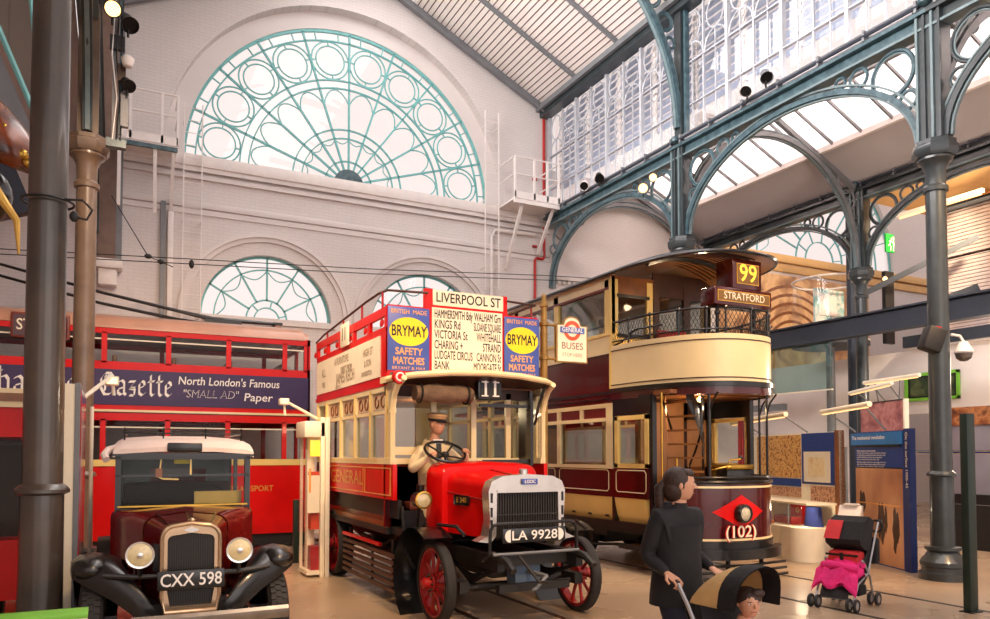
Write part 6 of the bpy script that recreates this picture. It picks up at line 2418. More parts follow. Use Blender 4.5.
for k, (w, bb) in enumerate(((0.60, 1), (0.92, 0), (0.90, 0), (0.80, 0), (0.72, 0), (0.92, 0), (0.90, 0), (0.86, 0))):
    z = 1.87-k*0.036-(0.012 if k > 4 else 0)
    b.text(('Motor power on the streets', 'Horses were slow, costly and hard to keep', 'so operators turned to steam, electric and', 'petrol vehicles to carry more people', 'across the growing city every day', 'Electric trams ran from the edge of town', 'and motor buses soon replaced the horse', 'on every one of the main routes')[k],
           (0.05, -0.002, z), (1, 0, 0), (0, 0, 1), 0.034, M['inkw'], align='LEFT', fit=w*0.95, bold=0.03 if bb else 0.015)
b.build('text_panel', bd_, local=True)
b = B()
M['streetdark'] = mat('dark figures printed on photograph', (74, 44, 30), 0.4, var=0.4, scale=9)
for x, z, w, h in ((0.16, 0.95, 0.05, 0.5), (0.24, 1.0, 0.06, 0.35), (0.72, 0.72, 0.05, 0.62), (0.80, 0.68, 0.06, 0.7), (0.90, 0.75, 0.04, 0.45), (1.15, 0.6, 0.06, 0.75), (1.22, 0.65, 0.05, 0.5)):
    b.prism([(x+w*math.cos(2*PI*i/14)*(1+0.3*math.sin(3*i)), z+h/2*math.sin(2*PI*i/14)) for i in range(14)], 'y', -0.006, -0.004, M['streetdark'])
b.box((0.04, -0.007, 0.98), (Lp-0.1, -0.004, 1.0), M['orange'])
b.build('photograph_figures', bd_, local=True)
b = B()
b.box((Lp+0.015, -0.03, 0), (Lp+0.17, 0.07, 2.21), mat('navy spine board', (20, 42, 104), 0.45))
b.text('On the surface 1900-45', (Lp+0.095, -0.031, 1.72), (0, 0, -1), (1, 0, 0), 0.085, M['lampcream'] if 'lampcream' in M else M['creamw'], fit=0.86, bold=0.008, lift=0.003)
b.build('spine', dp, local=True)
# photo display with plinth case
pd, Lq = oriented('display_case', 'low cream plinth case with photographs and a blue panel behind it, right of the tram', 'display case', (11.75, 11.4), (10.93, 8.62))
b = B()
b.box((0, 0.0, 0.0), (Lq, 0.09, 2.2), M['creamw'])
b.box((Lq-0.08, -0.03, 0.0), (Lq, 0.10, 2.22), M['wood'])
b.build('back_board', pd, local=True)
b = B()
M['sepia'] = mottle_mat('golden crowd photograph', [(90, 52, 24), (196, 132, 66), (240, 196, 120), (150, 92, 44)], 22, 0.4, detail=4, dist=0.1)
M['sepia2'] = mottle_mat('brown crowd photograph', [(70, 42, 32), (170, 116, 86), (222, 176, 140), (110, 70, 52)], 24, 0.4, detail=4, dist=0.1)
b.box((0.3, -0.012, 1.38), (Lq-1.10, 0, 2.17), M['sepia'])
b.build('photograph', pd, local=True)
b = B()
b.box((Lq-1.06, -0.012, 1.28), (Lq-0.09, 0, 2.19), M['signblue'])
b.box((Lq-0.98, -0.025, 1.32), (Lq-0.22, -0.012, 1.86), M['creamw'])
b.box((Lq-0.84, -0.028, 1.42), (Lq-0.36, -0.025, 1.76), mottle_mat('faded map sheet', [(240, 214, 160), (250, 232, 190), (232, 200, 140)], 8, 0.6))
b.build('map_panel', pd, local=True)
b = B()
b.box((0.3, -0.012, 1.02), (Lq-1.10, 0, 1.20), M['sepia2'])
b.box((0.3, -0.013, 1.22), (Lq-1.10, 0, 1.36), M['signblue'])
b.box((Lq-0.80, -0.012, 0.98), (Lq-0.09, 0, 1.25), M['sepia2'])
b.build('lower_photographs', pd, local=True)
b = B()
pl_ = [(0, -0.74), (Lq-0.30, -0.74)]+[(Lq-0.30+0.28*math.sin(PI/2*i/8), -0.46-0.28*math.cos(PI/2*i/8)) for i in range(9)]+[(Lq-0.02, 0.0), (0, 0.0)]
b.prism(pl_, 'z', 0, 0.57, M['creamw'])
for x in (1.2, 2.3):
    b.box((x, -0.744, 0.02), (x+0.008, -0.739, 0.55), M['fadedink'])
b.build('plinth', pd, local=True)
b = B()
b.box((0, -0.6, 0.95), (Lq-0.04, 0.0, 0.985), M['creamw'])
b.cyl((Lq-0.62, -0.57, 0.57), (Lq-0.62, -0.57, 0.96), 0.012, M['steel'], n=8)
b.build('shelf_top', pd, local=True)
b = B()
b.box((0.05, -0.585, 0.57), (Lq-0.2, -0.58, 0.95), M['pane'])
b.build('case_glass', pd, local=True)
# exhibits inside the case: things of their own
def at_case(x, y, z):
    a = pd.rotation_euler[2]
    return (11.75+x*math.cos(a)-y*math.sin(a), 11.4+x*math.sin(a)+y*math.cos(a), z)
def case_thing(name, label, cat, x, y, z=0.572):
    return thing(name, label, cat, at_case(x, y, z), pd.rotation_euler[2])
t = case_thing('toolbox', 'open red and brass box with raised lid inside the glass plinth case', 'box', Lq-0.98, -0.32)
b = B()
b.box((-0.28, -0.15, 0.0), (0.28, 0.12, 0.03), M['red2'])
for y in (-0.15, 0.11):
    b.box((-0.28, y, 0.03), (0.28, y+0.015, 0.14), M['red2'])
for x in (-0.28, 0.265):
    b.box((x, -0.15, 0.03), (x+0.015, 0.125, 0.14), M['red2'])
for k in range(8):
    b.cyl((-0.22+k*0.06, -0.1, 0.12), (-0.22+k*0.06, 0.08, 0.12), 0.018, M['brass'] if k % 2 else M['blackm'], n=8)
b.build('body', t, local=True)
b = B()
b.box((-0.18, 0.13, 0.10), (0.28, 0.15, 0.37), M['redbox'] if 'redbox' in M else M['red'])
b.band((0.05, 0.24), 0.03, 0.055, 0.124, 0.13, M['gold'], a0=0, a1=2*PI, n=18)
b.build('lid', t, local=True)
t = case_thing('uniform_bundle', 'dark blue folded cloth bundle at the right end of the glass plinth case', 'cloth', Lq-0.38, -0.24)
b = B()
rings = []
for i in range(7):
    z = i*0.055
    rings.append([((0.23-0.01*i)*math.cos(2*PI*j/16)*(1+0.05*math.sin(j*2+i)), (0.12-0.004*i)*math.sin(2*PI*j/16)*(1+0.06*math.sin(j+i)), z) for j in range(16)])
b.sweep(rings, mat('navy serge cloth', (28, 44, 110), 0.9, var=0.2, bump=0.3), closed=True)
b.build('cloth', t, local=True)
t = case_thing('model_bus', 'small red and cream toy bus inside the glass plinth case near the tram', 'toy', Lq-1.75, -0.36)
b = B()
b.box((-0.16, -0.06, 0.03), (0.16, 0.06, 0.12), M['red'], 0.008)
b.box((-0.15, -0.055, 0.12), (0.15, 0.055, 0.17), M['cream'], 0.004)
b.box((-0.15, -0.06, 0.17), (0.14, 0.06, 0.25), M['red'], 0.008)
for x in (-0.1, 0.1):
    b.cyl((x, -0.065, 0.03), (x, 0.065, 0.03), 0.03, M['rubber'], n=14)
b.build('body', t, local=True)
# white leaflet stand
t = thing('leaflet_stand', 'white leaflet stand with papers between the plinth case and the blue board', 'stand', (10.66, 8.22, 0), -1.2)
b = B()
b.box((-0.16, -0.10, 0.0), (0.16, 0.10, 0.70), M['white'], 0.015)
b.prism([(-0.14, 0.70), (0.12, 0.70), (0.12, 0.98), (0.04, 0.98)], 'x', -0.17, 0.17, M['white'])
b.build('stand', t, local=True)
for z, x in ((0.86, -0.02), (0.99, 0.03)):
    b = B()
    b.box((x-0.12, -0.03, z), (x+0.10, 0.10, z+0.02), M['inkw'])
    b.build('paper', t, local=True)
# tube lamps on arms above the boards
def tube_lamp(label, p, q, arms, m=None):
    t = thing('tube_lamp', label, 'lamp', p, 0, 'tube lamps over the display boards')
    p, q = Vector(p), Vector(q)
    b = B()
    b.tube([p, q], 0.045, M['creamw'], 10)
    b.build('housing', t)
    b = B()
    d = (q-p).normalized()
    b.tube([p+d*0.05-Vector((0, 0, 0.035)), q-d*0.05-Vector((0, 0, 0.035))], 0.022, M['tubeglow'], 8)
    b.build('tube', t)
    for a, c in arms:
        b = B()
        b.tube([a, c], 0.016, M['steel'], 6)
        b.build('bracket', t)
    return t
tube_lamp('tube lamp on angled brackets over the golden crowd photograph', (10.75, 10.9, 2.42), (10.28, 9.15, 2.50), [((10.68, 10.6, 2.42), (11.02, 10.4, 2.2)), ((10.30, 9.25, 2.50), (10.80, 9.15, 2.2))])
tube_lamp('tube lamp on angled brackets over the blue display heading', (11.05, 9.05, 2.55), (10.55, 7.75, 2.60), [((11.0, 8.9, 2.55), (11.2, 8.5, 2.19)), ((10.6, 7.9, 2.6), (10.85, 7.7, 2.19))])
tube_lamp('paired far tube lamp below the green-framed picture, left of it', (15.1, 11.6, 3.22), (14.6, 10.2, 3.32), [((15.0, 11.35, 3.22), (15.45, 11.3, 2.98)), ((14.8, 10.75, 3.27), (15.25, 10.8, 2.98)), ((14.65, 10.3, 3.3), (15.03, 10.3, 2.98))])
tube_lamp('higher far tube lamp crossing in front of the green-framed picture', (15.2, 11.3, 3.44), (14.85, 9.75, 3.46), [((15.15, 11.0, 3.44), (15.35, 11.05, 2.98)), ((14.95, 10.25, 3.46), (15.05, 10.35, 2.98))])
# mauve graphic partition behind
t, Lm = oriented('partition', 'mauve patterned partition panel behind and above the blue display board', 'partition', (15.6, 11.7), (14.98, 10.2))
b = B()
b.box((0, 0, 0), (Lm, 0.06, 2.98), mottle_mat('mauve brick patterned graphic', [(120, 62, 66), (168, 100, 100), (196, 134, 128), (150, 82, 84)], 3.0, 0.5))
b.build('panel', t, local=True)
b = B()
b.box((Lm, -0.02, 0), (Lm+0.05, 0.08, 3.0), M['creamw'])
b.box((-0.02, -0.02, 2.98), (Lm, 0.08, 3.0), M['blackm'])
b.build('edge_post', t, local=True)
t, Lm = oriented('glass_screen', 'grey green glazed screen between the two display boards', 'screen', (12.6, 11.2), (12.1, 9.4))
b = B()
for k in range(4):
    b.box((k*Lm/3-0.02, -0.02, 0), (k*Lm/3+0.02, 0.02, 1.95), M['steel'])
for z in (0.4, 1.1, 1.5, 1.93):
    b.box((0, -0.015, z-0.015), (Lm, 0.015, z+0.015), M['white'])
b.build('frame', t, local=True)
b = B()
b.box((0, 0.0, 0.05), (Lm, 0.006, 1.92), glass_mat('green tinted glass', (0.35, 0.5, 0.5), 0.06))
b.build('pane', t, local=True)

# ---- gallery structure on the right
b = B()
b.box((14.9, 4.5, 4.52), (15.0, YB, 4.94), M['slate'])
b.box((14.8, 4.5, 4.48), (15.1, YB, 4.53), M['slate'])
b.box((14.8, 4.5, 4.92), (15.1, YB, 4.96), M['slate'])
t = solo(b, 'steel_beam', 'long charcoal steel beam crossing in front of the far columns at gallery height', 'beam', (14.95, 11.2, 4.5))
b = B()
b.box((18.9, 3, 4.62), (29.9, 12.8, 4.95), M['plaster'])
b.box((18.8, 3, 4.66), (18.9, 12.8, 4.96), M['slate'])
struct(b, 'floor_gallery')
b = B()
b.box((19.2, 3, 0), (19.4, 10.2, 4.62), M['plaster'])
b.box((19.2, 13.5, 0), (19.4, 17.9, 4.62), M['plaster'])
b.box((19.2, 10.2, 2.9), (19.4, 13.5, 4.62), M['plaster'])
struct(b, 'wall_inner')
b = B()
b.box((22.0, 3, 4.95), (22.2, 12.8, 8.48), M['buff'])
b.box((20.8, 12.6, 4.95), (22.2, 12.8, 8.48), M['buff'])
struct(b, 'wall_gallery')
# roller shutters
t = thing('roller_shutter', 'pale ribbed roller shutter in a charcoal frame at upper right', 'shutter', (19.6, 9.5, 4.95))
b = B()
z = 5.05
sl = mat('pale ribbed slats', (226, 208, 204), 0.5, var=0.06)
sd_ = mat('shadow grey slat gap', (150, 134, 132), 0.7)
for k in range(34):
    b.box((19.56, 6.0, z), (19.62, 12.35, z+0.072), sl)
    b.box((19.59, 6.0, z+0.072), (19.62, 12.35, z+0.094), sd_)
    z += 0.094
b.box((19.56, 6.0, 6.95), (19.575, 12.3, 7.0), M['red2'])
b.build('slats', t)
b = B()
for y in (6.0, 8.1, 10.35, 12.4):
    b.box((19.5, y-0.07, 4.96), (19.7, y+0.07, 8.3), M['slate'])
b.box((19.45, 5.9, 8.2), (19.7, 12.5, 8.36), M['slate'])
b.build('frame', t)
# exit sign
t = thing('exit_sign', 'lit green exit sign with white running figure beside the far iron column', 'sign', (17.6, 12.3, 7.1))
b = B()
b.box((17.45, 12.28, 6.98), (17.78, 12.32, 7.45), M['exitg'])
b.build('sign_box', t)
b = B()
b.ell((17.66, 12.274, 7.33), (0.025, 0.006, 0.03), M['inkw'], 10, 6)
for p, q in (((17.65, 7.30), (17.60, 7.18)), ((17.60, 7.18), (17.53, 7.14)), ((17.60, 7.18), (17.66, 7.12)), ((17.66, 7.12), (17.62, 7.03)), ((17.64, 7.27), (17.71, 7.24)), ((17.64, 7.27), (17.57, 7.26))):
    b.bar((p[0], 12.276, p[1]), (q[0], 12.276, q[1]), 0.008, 0.028, M['inkw'], up=(-(q[1]-p[1]), 0, q[0]-p[0]))
b.box((17.72, 12.272, 7.02), (17.755, 12.278, 7.40), M['inkw'])
b.build('running_figure', t)
# stairs and rails of the gallery
t = thing('gallery_stair', 'charcoal sloping stair strings with rails beside the far column', 'stair', (17.5, 11.0, 4.0))
b = B()
b.bar((17.1, 12.8, 4.95), (19.0, 10.9, 5.9), 0.10, 0.28, M['slate'])
b.bar((17.1, 12.8, 5.9), (19.0, 10.9, 7.2), 0.08, 0.14, M['slate'])
b.build('strings', t)
b = B()
b.cyl((17.0, 12.9, 0), (17.0, 12.9, 8.3), 0.16, M['slate'], n=18)
b.build('newel', t)
b = B()
b.box((17.85, 12.6, 4.7), (18.2, 12.7, 6.6), M['blackm'])
b.ell((17.7, 12.5, 6.35), (0.06, 0.06, 0.06), M['lampglow'], 12, 8)
b.build('door_leaf_and_lamp', t)
for y, lab in ((9.0, 'glowing tube light under the buff ceiling above the shutter, nearer the right edge'), (11.6, 'glowing tube light under the buff ceiling just right of the exit sign')):
    t = thing('ceiling_tube_light', lab, 'light', (18.6, y, 8.2), 0, 'ceiling tube lights')
    b = B()
    b.box((18.5, y-1.1, 8.12), (18.62, y+1.1, 8.22), M['white'])
    b.build('housing', t)
    b = B()
    b.tube([(18.56, y-1.05, 8.1), (18.56, y+1.05, 8.1)], 0.03, M['tubeglow'], 8)
    b.build('tube', t)
# mural and lit sign on the far wall under the fanlight
b = B()
b.box((17.2, YB-0.03, 4.6), (24.5, YB-0.005, 7.9), mottle_mat('pale brown station photograph', [(120, 84, 62), (190, 140, 98), (232, 186, 134), (214, 168, 124)], 1.3, 0.5))
for k in range(7):
    r = 2.6-k*0.3
    b.band((20.6, 5.0), r-0.10, r, YB-0.034, YB-0.03, M['fadedbrown'] if 'fadedbrown' in M else M['wood'], a0=PI*0.15, a1=PI*0.95, n=20)
b = solo(b, 'photo_mural', 'large pale brown arched photograph on the far wall below the teal fanlight', 'mural', (20.8, YB-0.02, 4.6))
t = thing('hanging_screen', 'teal lit projection screen in a curved glass drum near the far column', 'screen', (18.1, 14.4, 4.96))
b = B()
b.box((17.5, 14.5, 5.4), (18.7, 14.56, 6.5), mottle_mat('teal lit picture', [(60, 130, 136), (150, 196, 196), (226, 230, 226), (96, 160, 164)], 2.5, 0.4))
b.box((17.65, 14.47, 5.75), (18.35, 14.5, 6.3), M['white'])
b.box((18.05, 14.5, 4.95), (18.15, 14.6, 5.5), M['steel'])
b.build('screen', t)
b = B()
b.lathe([(1.0, 0.0), (1.0, 1.75)], (18.1, 14.5, 4.97), M['pane'], n=36, caps=False)
b.build('glass_drum', t)
b = B()
for z in (4.98, 6.72):
    b.ring((18.1, 14.5, z), 1.0, 0.03, M['white'], ax='z', n=36)
b.lathe([(0.0, -0.1), (1.02, -0.1), (1.02, 0.0), (0.0, 0.0)], (18.1, 14.5, 4.96), M['slate'], n=36)
b.cyl((18.1, 14.5, 0.0), (18.1, 14.5, 4.88), 0.12, M['steel'], n=16)
b.build('drum_frame', t)
t = thing('glass_screen', 'teal tinted glass panel hung below the charcoal beam right of the tram', 'panel', (15.0, 13.2, 3.6))
b = B()
b.box((15.02, 12.0, 3.35), (15.035, 14.2, 4.48), glass_mat('teal tinted glass', (0.62, 0.78, 0.76), 0.10))
b.build('glass', t)
b = B()
for y in (12.05, 14.15):
    b.cyl((15.03, y, 3.4), (15.03, y, 4.5), 0.012, M['steel'], n=8)
b.box((15.0, 12.0, 3.33), (15.06, 14.2, 3.36), M['creamw'])
b.build('hangers', t)
b = B()
b.box((16.2, 14.5, 3.02), (16.35, 17.9, 3.2), M['steel'])
solo(b, 'steel_rail_beam', 'grey steel beam low behind the tram, right of its balcony', 'beam', (16.3, 16.2, 3.0))
# green framed picture on the white inner wall
t = thing('framed_picture', 'dark picture in a bright green frame on the white wall behind the right column', 'picture', (19.15, 12.2, 3.25))
b = B()
b.box((19.14, 11.55, 3.28), (19.17, 12.93, 3.94), M['blackm'])
b.box((19.13, 11.65, 3.36), (19.14, 12.83, 3.86), mottle_mat('dark green picture', [(20, 30, 22), (50, 66, 40), (90, 100, 60)], 3, 0.4))
b.build('picture', t)
b = B()
for a, c in (((11.5, 3.24), (12.98, 3.32)), ((11.5, 3.90), (12.98, 3.98)), ((11.5, 3.24), (11.58, 3.98)), ((12.90, 3.24), (12.98, 3.98))):
    b.box((19.10, a[0], a[1]), (19.15, c[0], c[1]), M['lime'])
b.build('frame', t)
# lower right: screen wall, warm niche, handrail
b = B()
b.box((14.6, 5.6, 0), (14.7, 7.8, 2.55), mat('grey display screen', (138, 134, 140), 0.6, var=0.08))
b.box((14.55, 5.6, 0), (14.75, 9.3, 0.85), M['blackm'])
solo(b, 'display_screen', 'grey display screen with black base at the right edge behind the green post', 'screen', (14.65, 6.7, 0))
b = B()
b.box((16.6, 7.2, 0.95), (16.9, 10.4, 2.45), mat('grey exhibit wall', (150, 146, 152), 0.6, var=0.1, scale=2))
b.box((16.55, 7.2, 2.45), (16.9, 10.4, 2.85), mottle_mat('warm brown exhibit frieze', [(70, 34, 18), (150, 84, 40), (196, 130, 76), (110, 60, 32)], 4.0, 0.5, detail=3, dist=0.1))
b.box((16.55, 7.2, 0), (16.92, 10.4, 0.95), M['blackm'])
b.box((16.56, 8.2, 0.95), (16.6, 8.3, 2.45), M['creamw'])
b.box((16.5, 8.5, 1.7), (16.6, 8.95, 2.4), M['blackm'])
solo(b, 'exhibit_wall', 'grey exhibit wall with brown frieze and black base seen past the right iron column', 'wall panel', (16.75, 8.8, 0))
t = thing('handrail', 'steel handrail running behind the right iron column at waist height', 'handrail', (12.3, 7.0, 0))
b = B()
b.tube([(12.3, 8.6, 1.85), (12.3, 4.8, 1.85)], 0.03, M['chrome'], 8)
b.build('rail', t)
for y in (8.5, 6.0, 4.9):
    b = B()
    b.cyl((12.3, y, 0), (12.3, y, 1.85), 0.02, M['steel'], n=8)
    b.build('post', t)
# loudspeaker and camera on the right column
t = thing('loudspeaker', 'black loudspeaker bracketed to the right iron column', 'loudspeaker', (10.32, 6.55, 3.4))
b = B()
b.box((-0.13, -0.11, -0.17), (0.13, 0.11, 0.17), M['blackm'], 0.03)
b.build('cabinet', t, local=True, xf=Matrix.Translation((-0.08, -0.02, 0.02)) @ Matrix.Rotation(-0.5, 4, 'Z') @ Matrix.Rotation(0.35, 4, 'Y'))
b = B()
b.tube([(0.0, 0, 0.0), (0.29, 0.13, 0.0)], 0.03, M['blackm'], 8)
b.box((-0.02, -0.06, 0.12), (0.10, 0.02, 0.22), M['red2'], 0.02)
b.build('bracket', t, local=True)
t = thing('dome_camera', 'white dome security camera hung beside the right iron column', 'camera', (11.02, 6.56, 3.3))
b = B()
b.lathe([(0.0, 0.16), (0.05, 0.15), (0.10, 0.07), (0.13, 0.0), (0.12, -0.02)], (0, 0, 0), M['white'], n=22)
b.tube([(0, 0, 0.15), (-0.02, 0.04, 0.24), (-0.14, 0.10, 0.26)], 0.02, M['white'], 8)
b.build('housing', t, local=True)
b = B()
b.lathe([(0.115, -0.02), (0.10, -0.09), (0.05, -0.13), (0, -0.14)], (0, 0, 0), mat('smoked dome', (90, 80, 74), 0.15, spec=0.8), n=22)
b.build('dome', t, local=True)

# ================================================================ HIGH-LEVEL FITTINGS
def platform(label, x0, x1, y0, y1, z, posts, legs, ladder):
    t = thing('access_platform', label, 'platform', ((x0+x1)/2, (y0+y1)/2, z), 0, 'white access platforms')
    Wt = M['white']
    b = B()
    b.box((x0, y0, z-0.05), (x1, y1, z), Wt)
    b.box((x0, y0-0.02, z-0.02), (x1, y0, z+0.16), Wt)
    b.box((x0, y0-0.01, z-0.14), (x1, y0+0.05, z-0.05), M['teal'] if 'left' in label else Wt)
    b.build('deck', t)
    b = B()
    for x in posts:
        b.box((x-0.025, y0-0.02, z), (x+0.025, y0+0.03, z+1.1), Wt)
    for zz in (z+0.62, z+1.08):
        b.tube([(posts[0], y0, zz), (posts[-1], y0, zz)], 0.02, Wt, 6)
        b.tube([(posts[-1], y0, zz), (posts[-1], y1, zz)], 0.02, Wt, 6)
        b.tube([(posts[0], y0, zz), (posts[0], y1, zz)], 0.02, Wt, 6)
    b.build('guard_rail', t)
    for a, c in legs:
        b = B()
        b.bar(a, c, 0.07, 0.07, Wt)
        b.build('strut', t)
    return t
platform('white railed access platform high at left below the great window', 0.0, 1.14, 17.25, 17.98, 8.45, (0.22, 0.83, 1.14), [((0.02, 17.3, 8.4), (0.02, 17.3, 7.0)), ((0.70, 17.3, 8.4), (0.72, 17.5, 7.0)), ((1.06, 17.3, 8.3), (1.06, 17.9, 7.2))], None)
platform('white railed access platform high in the corner right of the great window', 9.2, 10.58, 16.9, 17.98, 8.52, (9.22, 9.8, 10.2, 10.55), [((9.5, 17.0, 8.45), (9.5, 17.95, 6.9)), ((10.45, 17.0, 8.45), (10.45, 17.85, 7.4))], None)
def ladder(label, xa, xb, y, z0, z1, step=0.28):
    t = thing('wall_ladder', label, 'ladder', ((xa+xb)/2, y, z0), 0, 'thin white wall ladders')
    b = B()
    for x in (xa, xb):
        b.box((x-0.012, y-0.02, z0), (x+0.012, y+0.02, z1), M['white'])
    b.build('stiles', t)
    b = B()
    z = z0+0.1
    while z < z1:
        b.cyl((xa, y, z), (xb, y, z), 0.008, M['white'], n=6)
        z += step
    for zz in (z0+0.6, (z0+z1)/2, z1-0.4):
        for x in (xa, xb):
            b.box((x-0.01, y, zz-0.01), (x+0.01, 18.0, zz+0.01), M['white'])
    b.build('rungs', t)
ladder('thin white wall ladder at left between platform and great window', 1.30, 1.68, 17.72, 4.4, 9.65)
ladder('thin white wall ladder at right edge of the great window', 8.76, 9.16, 17.72, 6.2, 11.05)
# pipes
b = B()
b.box((0.86, 17.9, 4.3), (0.96, 18.0, 7.42), M['steel'])
solo(b, 'wall_pipe', 'slim grey vertical duct on the end wall at left', 'pipe', (0.91, 17.95, 4.3))
b = B()
b.box((1.0, 17.86, 4.3), (1.12, 18.0, 7.2), M['white'], 0.02)
solo(b, 'wall_pipe', 'white boxed pipe beside the slim grey duct on the end wall', 'pipe', (1.06, 17.93, 4.3))
b = B()
b.tube([(10.42, 17.95, 0.0), (10.42, 17.95, 7.25), (10.46, 17.95, 7.3), (10.68, 17.95, 7.3), (10.72, 17.95, 7.35), (10.72, 17.95, 11.3)], 0.04, M['redpipe'], 8)
for z in (2.0, 5.0, 7.6, 9.5):
    b.box((10.36, 17.93, z), (10.48, 18.0, z+0.06), M['redpipe'])
solo(b, 'fire_pipe', 'red fire pipe climbing the corner of the end wall', 'pipe', (10.42, 17.94, 0))
b = B()
b.tube([(9.05, 17.92, 4.2), (9.05, 17.92, 7.7), (9.15, 17.92, 7.9), (10.4, 17.92, 7.95)], 0.05, M['white'], 8)
solo(b, 'wall_pipe', 'white pipe bending along the end wall under the right platform', 'pipe', (9.05, 17.92, 4.2))
# pilaster on the end wall with white corbel
b = B()
b.box((-0.35, 17.7, 5.95), (-0.02, 18.0, 12.0), mat('brown grey pilaster', (120, 96, 84), 0.6, var=0.15))
b.box((-0.02, 17.8, 5.95), (0.10, 18.0, 11.4), M['steel'])
b.box((-0.42, 17.62, 5.75), (0.12, 18.0, 5.95), M['white'], 0.03)
b.box((-0.34, 17.7, 5.4), (0.02, 18.0, 5.75), M['white'], 0.03)
struct(b, 'trim_10')
# overhead wires
for k, (za, zb, yy) in enumerate(((5.50, 6.28, 15.9), (5.36, 6.12, 15.7))):
    b = B()
    b.tube([(-8, yy, za-0.3), (-1.86, yy, za), (1.2, yy, lerp(za, zb, 0.27)-0.02), (5.0, yy, lerp(za, zb, 0.6)-0.05), (9.66, yy, zb), (17, yy, zb+0.4)], 0.010, M['blackm'], 5)
    if k == 0:
        b.ell((0.55, yy, 5.66), (0.07, 0.05, 0.05), M['blackm'], 8, 6)
        b.ell((0.78, yy, 5.58), (0.06, 0.05, 0.05), M['blackm'], 8, 6)
        b.tube([(-0.1, yy, 6.75), (0.55, yy, 5.66), (1.0, yy, 5.5)], 0.010, M['blackm'], 5)
    else:
        b.ell((1.32, yy, 5.55), (0.05, 0.05, 0.09), M['blackm'], 8, 6)
    solo(b, 'overhead_wire', 'upper thin black overhead wire with insulators across the end wall' if k == 0 else 'lower thin black overhead wire parallel to the upper one', 'wire', (1.0, yy, 5.6), 'overhead wires')
# spot lamps along the girder and on the left mast
def spot(label, p, aim, col, lit=False, s=1.0):
    t = thing('spotlight', label, 'spotlight', p, 0, 'spotlights on the girder and mast')
    d = (Vector(aim)-Vector(p)).normalized()
    q = d.to_track_quat('Z', 'Y').to_matrix().to_4x4()
    b = B()
    b.lathe([(0.05, -0.14), (0.08, -0.12), (0.09, 0.02), (0.12, 0.12), (0.11, 0.12)], (0, 0, 0), col, n=18, caps=False)
    b.lathe([(0, -0.14), (0.05, -0.14)], (0, 0, 0), col, n=18)
    b.build('housing', t, local=True, xf=q @ Matrix.Scale(s, 4))
    b = B()
    b.lathe([(0, 0.09), (0.10, 0.09)], (0, 0, 0), M['lampglow'] if lit else M['blackm'], n=18)
    b.build('lens', t, local=True, xf=q @ Matrix.Scale(s, 4))
    b = B()
    b.tube([(0, 0, 0), (0, 0, -0.22*s)], 0.02*s, M['blackm'], 6)
    b.build('bracket', t, local=True)
    return t
spot('grey spotlight on the girder over the tram, upper of the pair', (10.5, 9.7, 8.72), (8, 6, 4), M['steel'])
spot('white spotlight on the girder over the tram, lower of the pair', (10.5, 10.15, 8.66), (6, 8, 4), M['white'], False)
spot('white spotlight on the girder near the corner platform', (10.5, 15.6, 8.62), (6, 10, 3), M['white'])
spot('dark spotlight on the girder near the corner platform', (10.5, 14.95, 8.60), (7, 9, 3), M['blackm'])
spot('lit spotlight hung below the girder left of the tall post behind the tram', (10.5, 13.25, 7.80), (4, 6, 2), M['steel'], True)
spot('lit spotlight under the girder close against the tall post behind the tram', (10.55, 12.95, 7.95), (3, 7, 2), M['steel'], True, 0.8)
spot('lit spotlight glowing at the top of the left lighting mast', (-0.10, 11.6, 8.05), (0.0, 2, 4), M['blackm'], True)
spot('black spotlight just right of the glowing one on the left mast', (0.10, 11.75, 8.0), (2, 6, 2), M['blackm'])
spot('small black spotlight lower on the left mast', (0.10, 11.75, 7.1), (2, 6, 2), M['blackm'], False, 0.8)
t = thing('lighting_mast', 'teal grey lighting mast with boxes and cables beside the tan column', 'mast', (-0.02, 11.9, 6.2))
b = B()
b.box((-0.09, 11.87, 6.3), (-0.04, 11.93, 8.42), M['steel'])
b.box((0.0, 11.88, 6.4), (0.04, 11.92, 8.42), M['teal'])
b.box((-0.16, 11.84, 6.2), (0.10, 11.96, 6.32), M['teal'])
b.build('rails', t)
for a_, c_, m_ in (((-0.13, 11.8, 7.6), (0.06, 11.87, 7.8), M['blackm']), ((0.02, 11.8, 6.5), (0.12, 11.88, 7.0), M['steel']), ((-0.02, 11.8, 7.15), (0.08, 11.88, 7.4), M['wood2'])):
    b = B()
    b.box(a_, c_, m_)
    b.build('junction_box', t)
b = B()
for k in range(3):
    b.tube([(-0.06+0.05*k, 11.82, 8.4), (-0.10+0.06*k, 11.80, 7.5), (-0.03+0.04*k, 11.82, 6.9), (-0.08+0.05*k, 11.84, 6.3)], 0.010, M['blackm'] if k else M['white'], 5)
b.build('cables', t)
b = B()
b.lathe([(0.0, -0.11), (0.06, -0.09), (0.085, -0.03), (0.09, 0.02), (0.05, 0.06), (0, 0.07)], (0.10, 11.7, 7.42), M['white'], n=18)
solo(b, 'dome_camera', 'white dome camera on the left lighting mast high beside the tan column', 'camera', (0.10, 11.7, 7.42))
# clamp cable on the thick column
b = B()
b.ring((-0.5, 7.0, 3.85), 0.185, 0.010, M['blackm'], ax='z', n=28)
b.tube([(-0.40, 6.86, 3.85), (-0.25, 6.85, 3.86), (-0.18, 6.88, 3.80), (-0.22, 6.9, 3.72), (-0.31, 6.9, 3.73)], 0.010, M['blackm'], 6)
b.ell((-0.31, 6.89, 3.73), (0.035, 0.03, 0.045), M['blackm'], 10, 6)
solo(b, 'cable_clamp', 'thin black cable looped round the thick left column', 'cable', (-0.5, 7.0, 3.85))
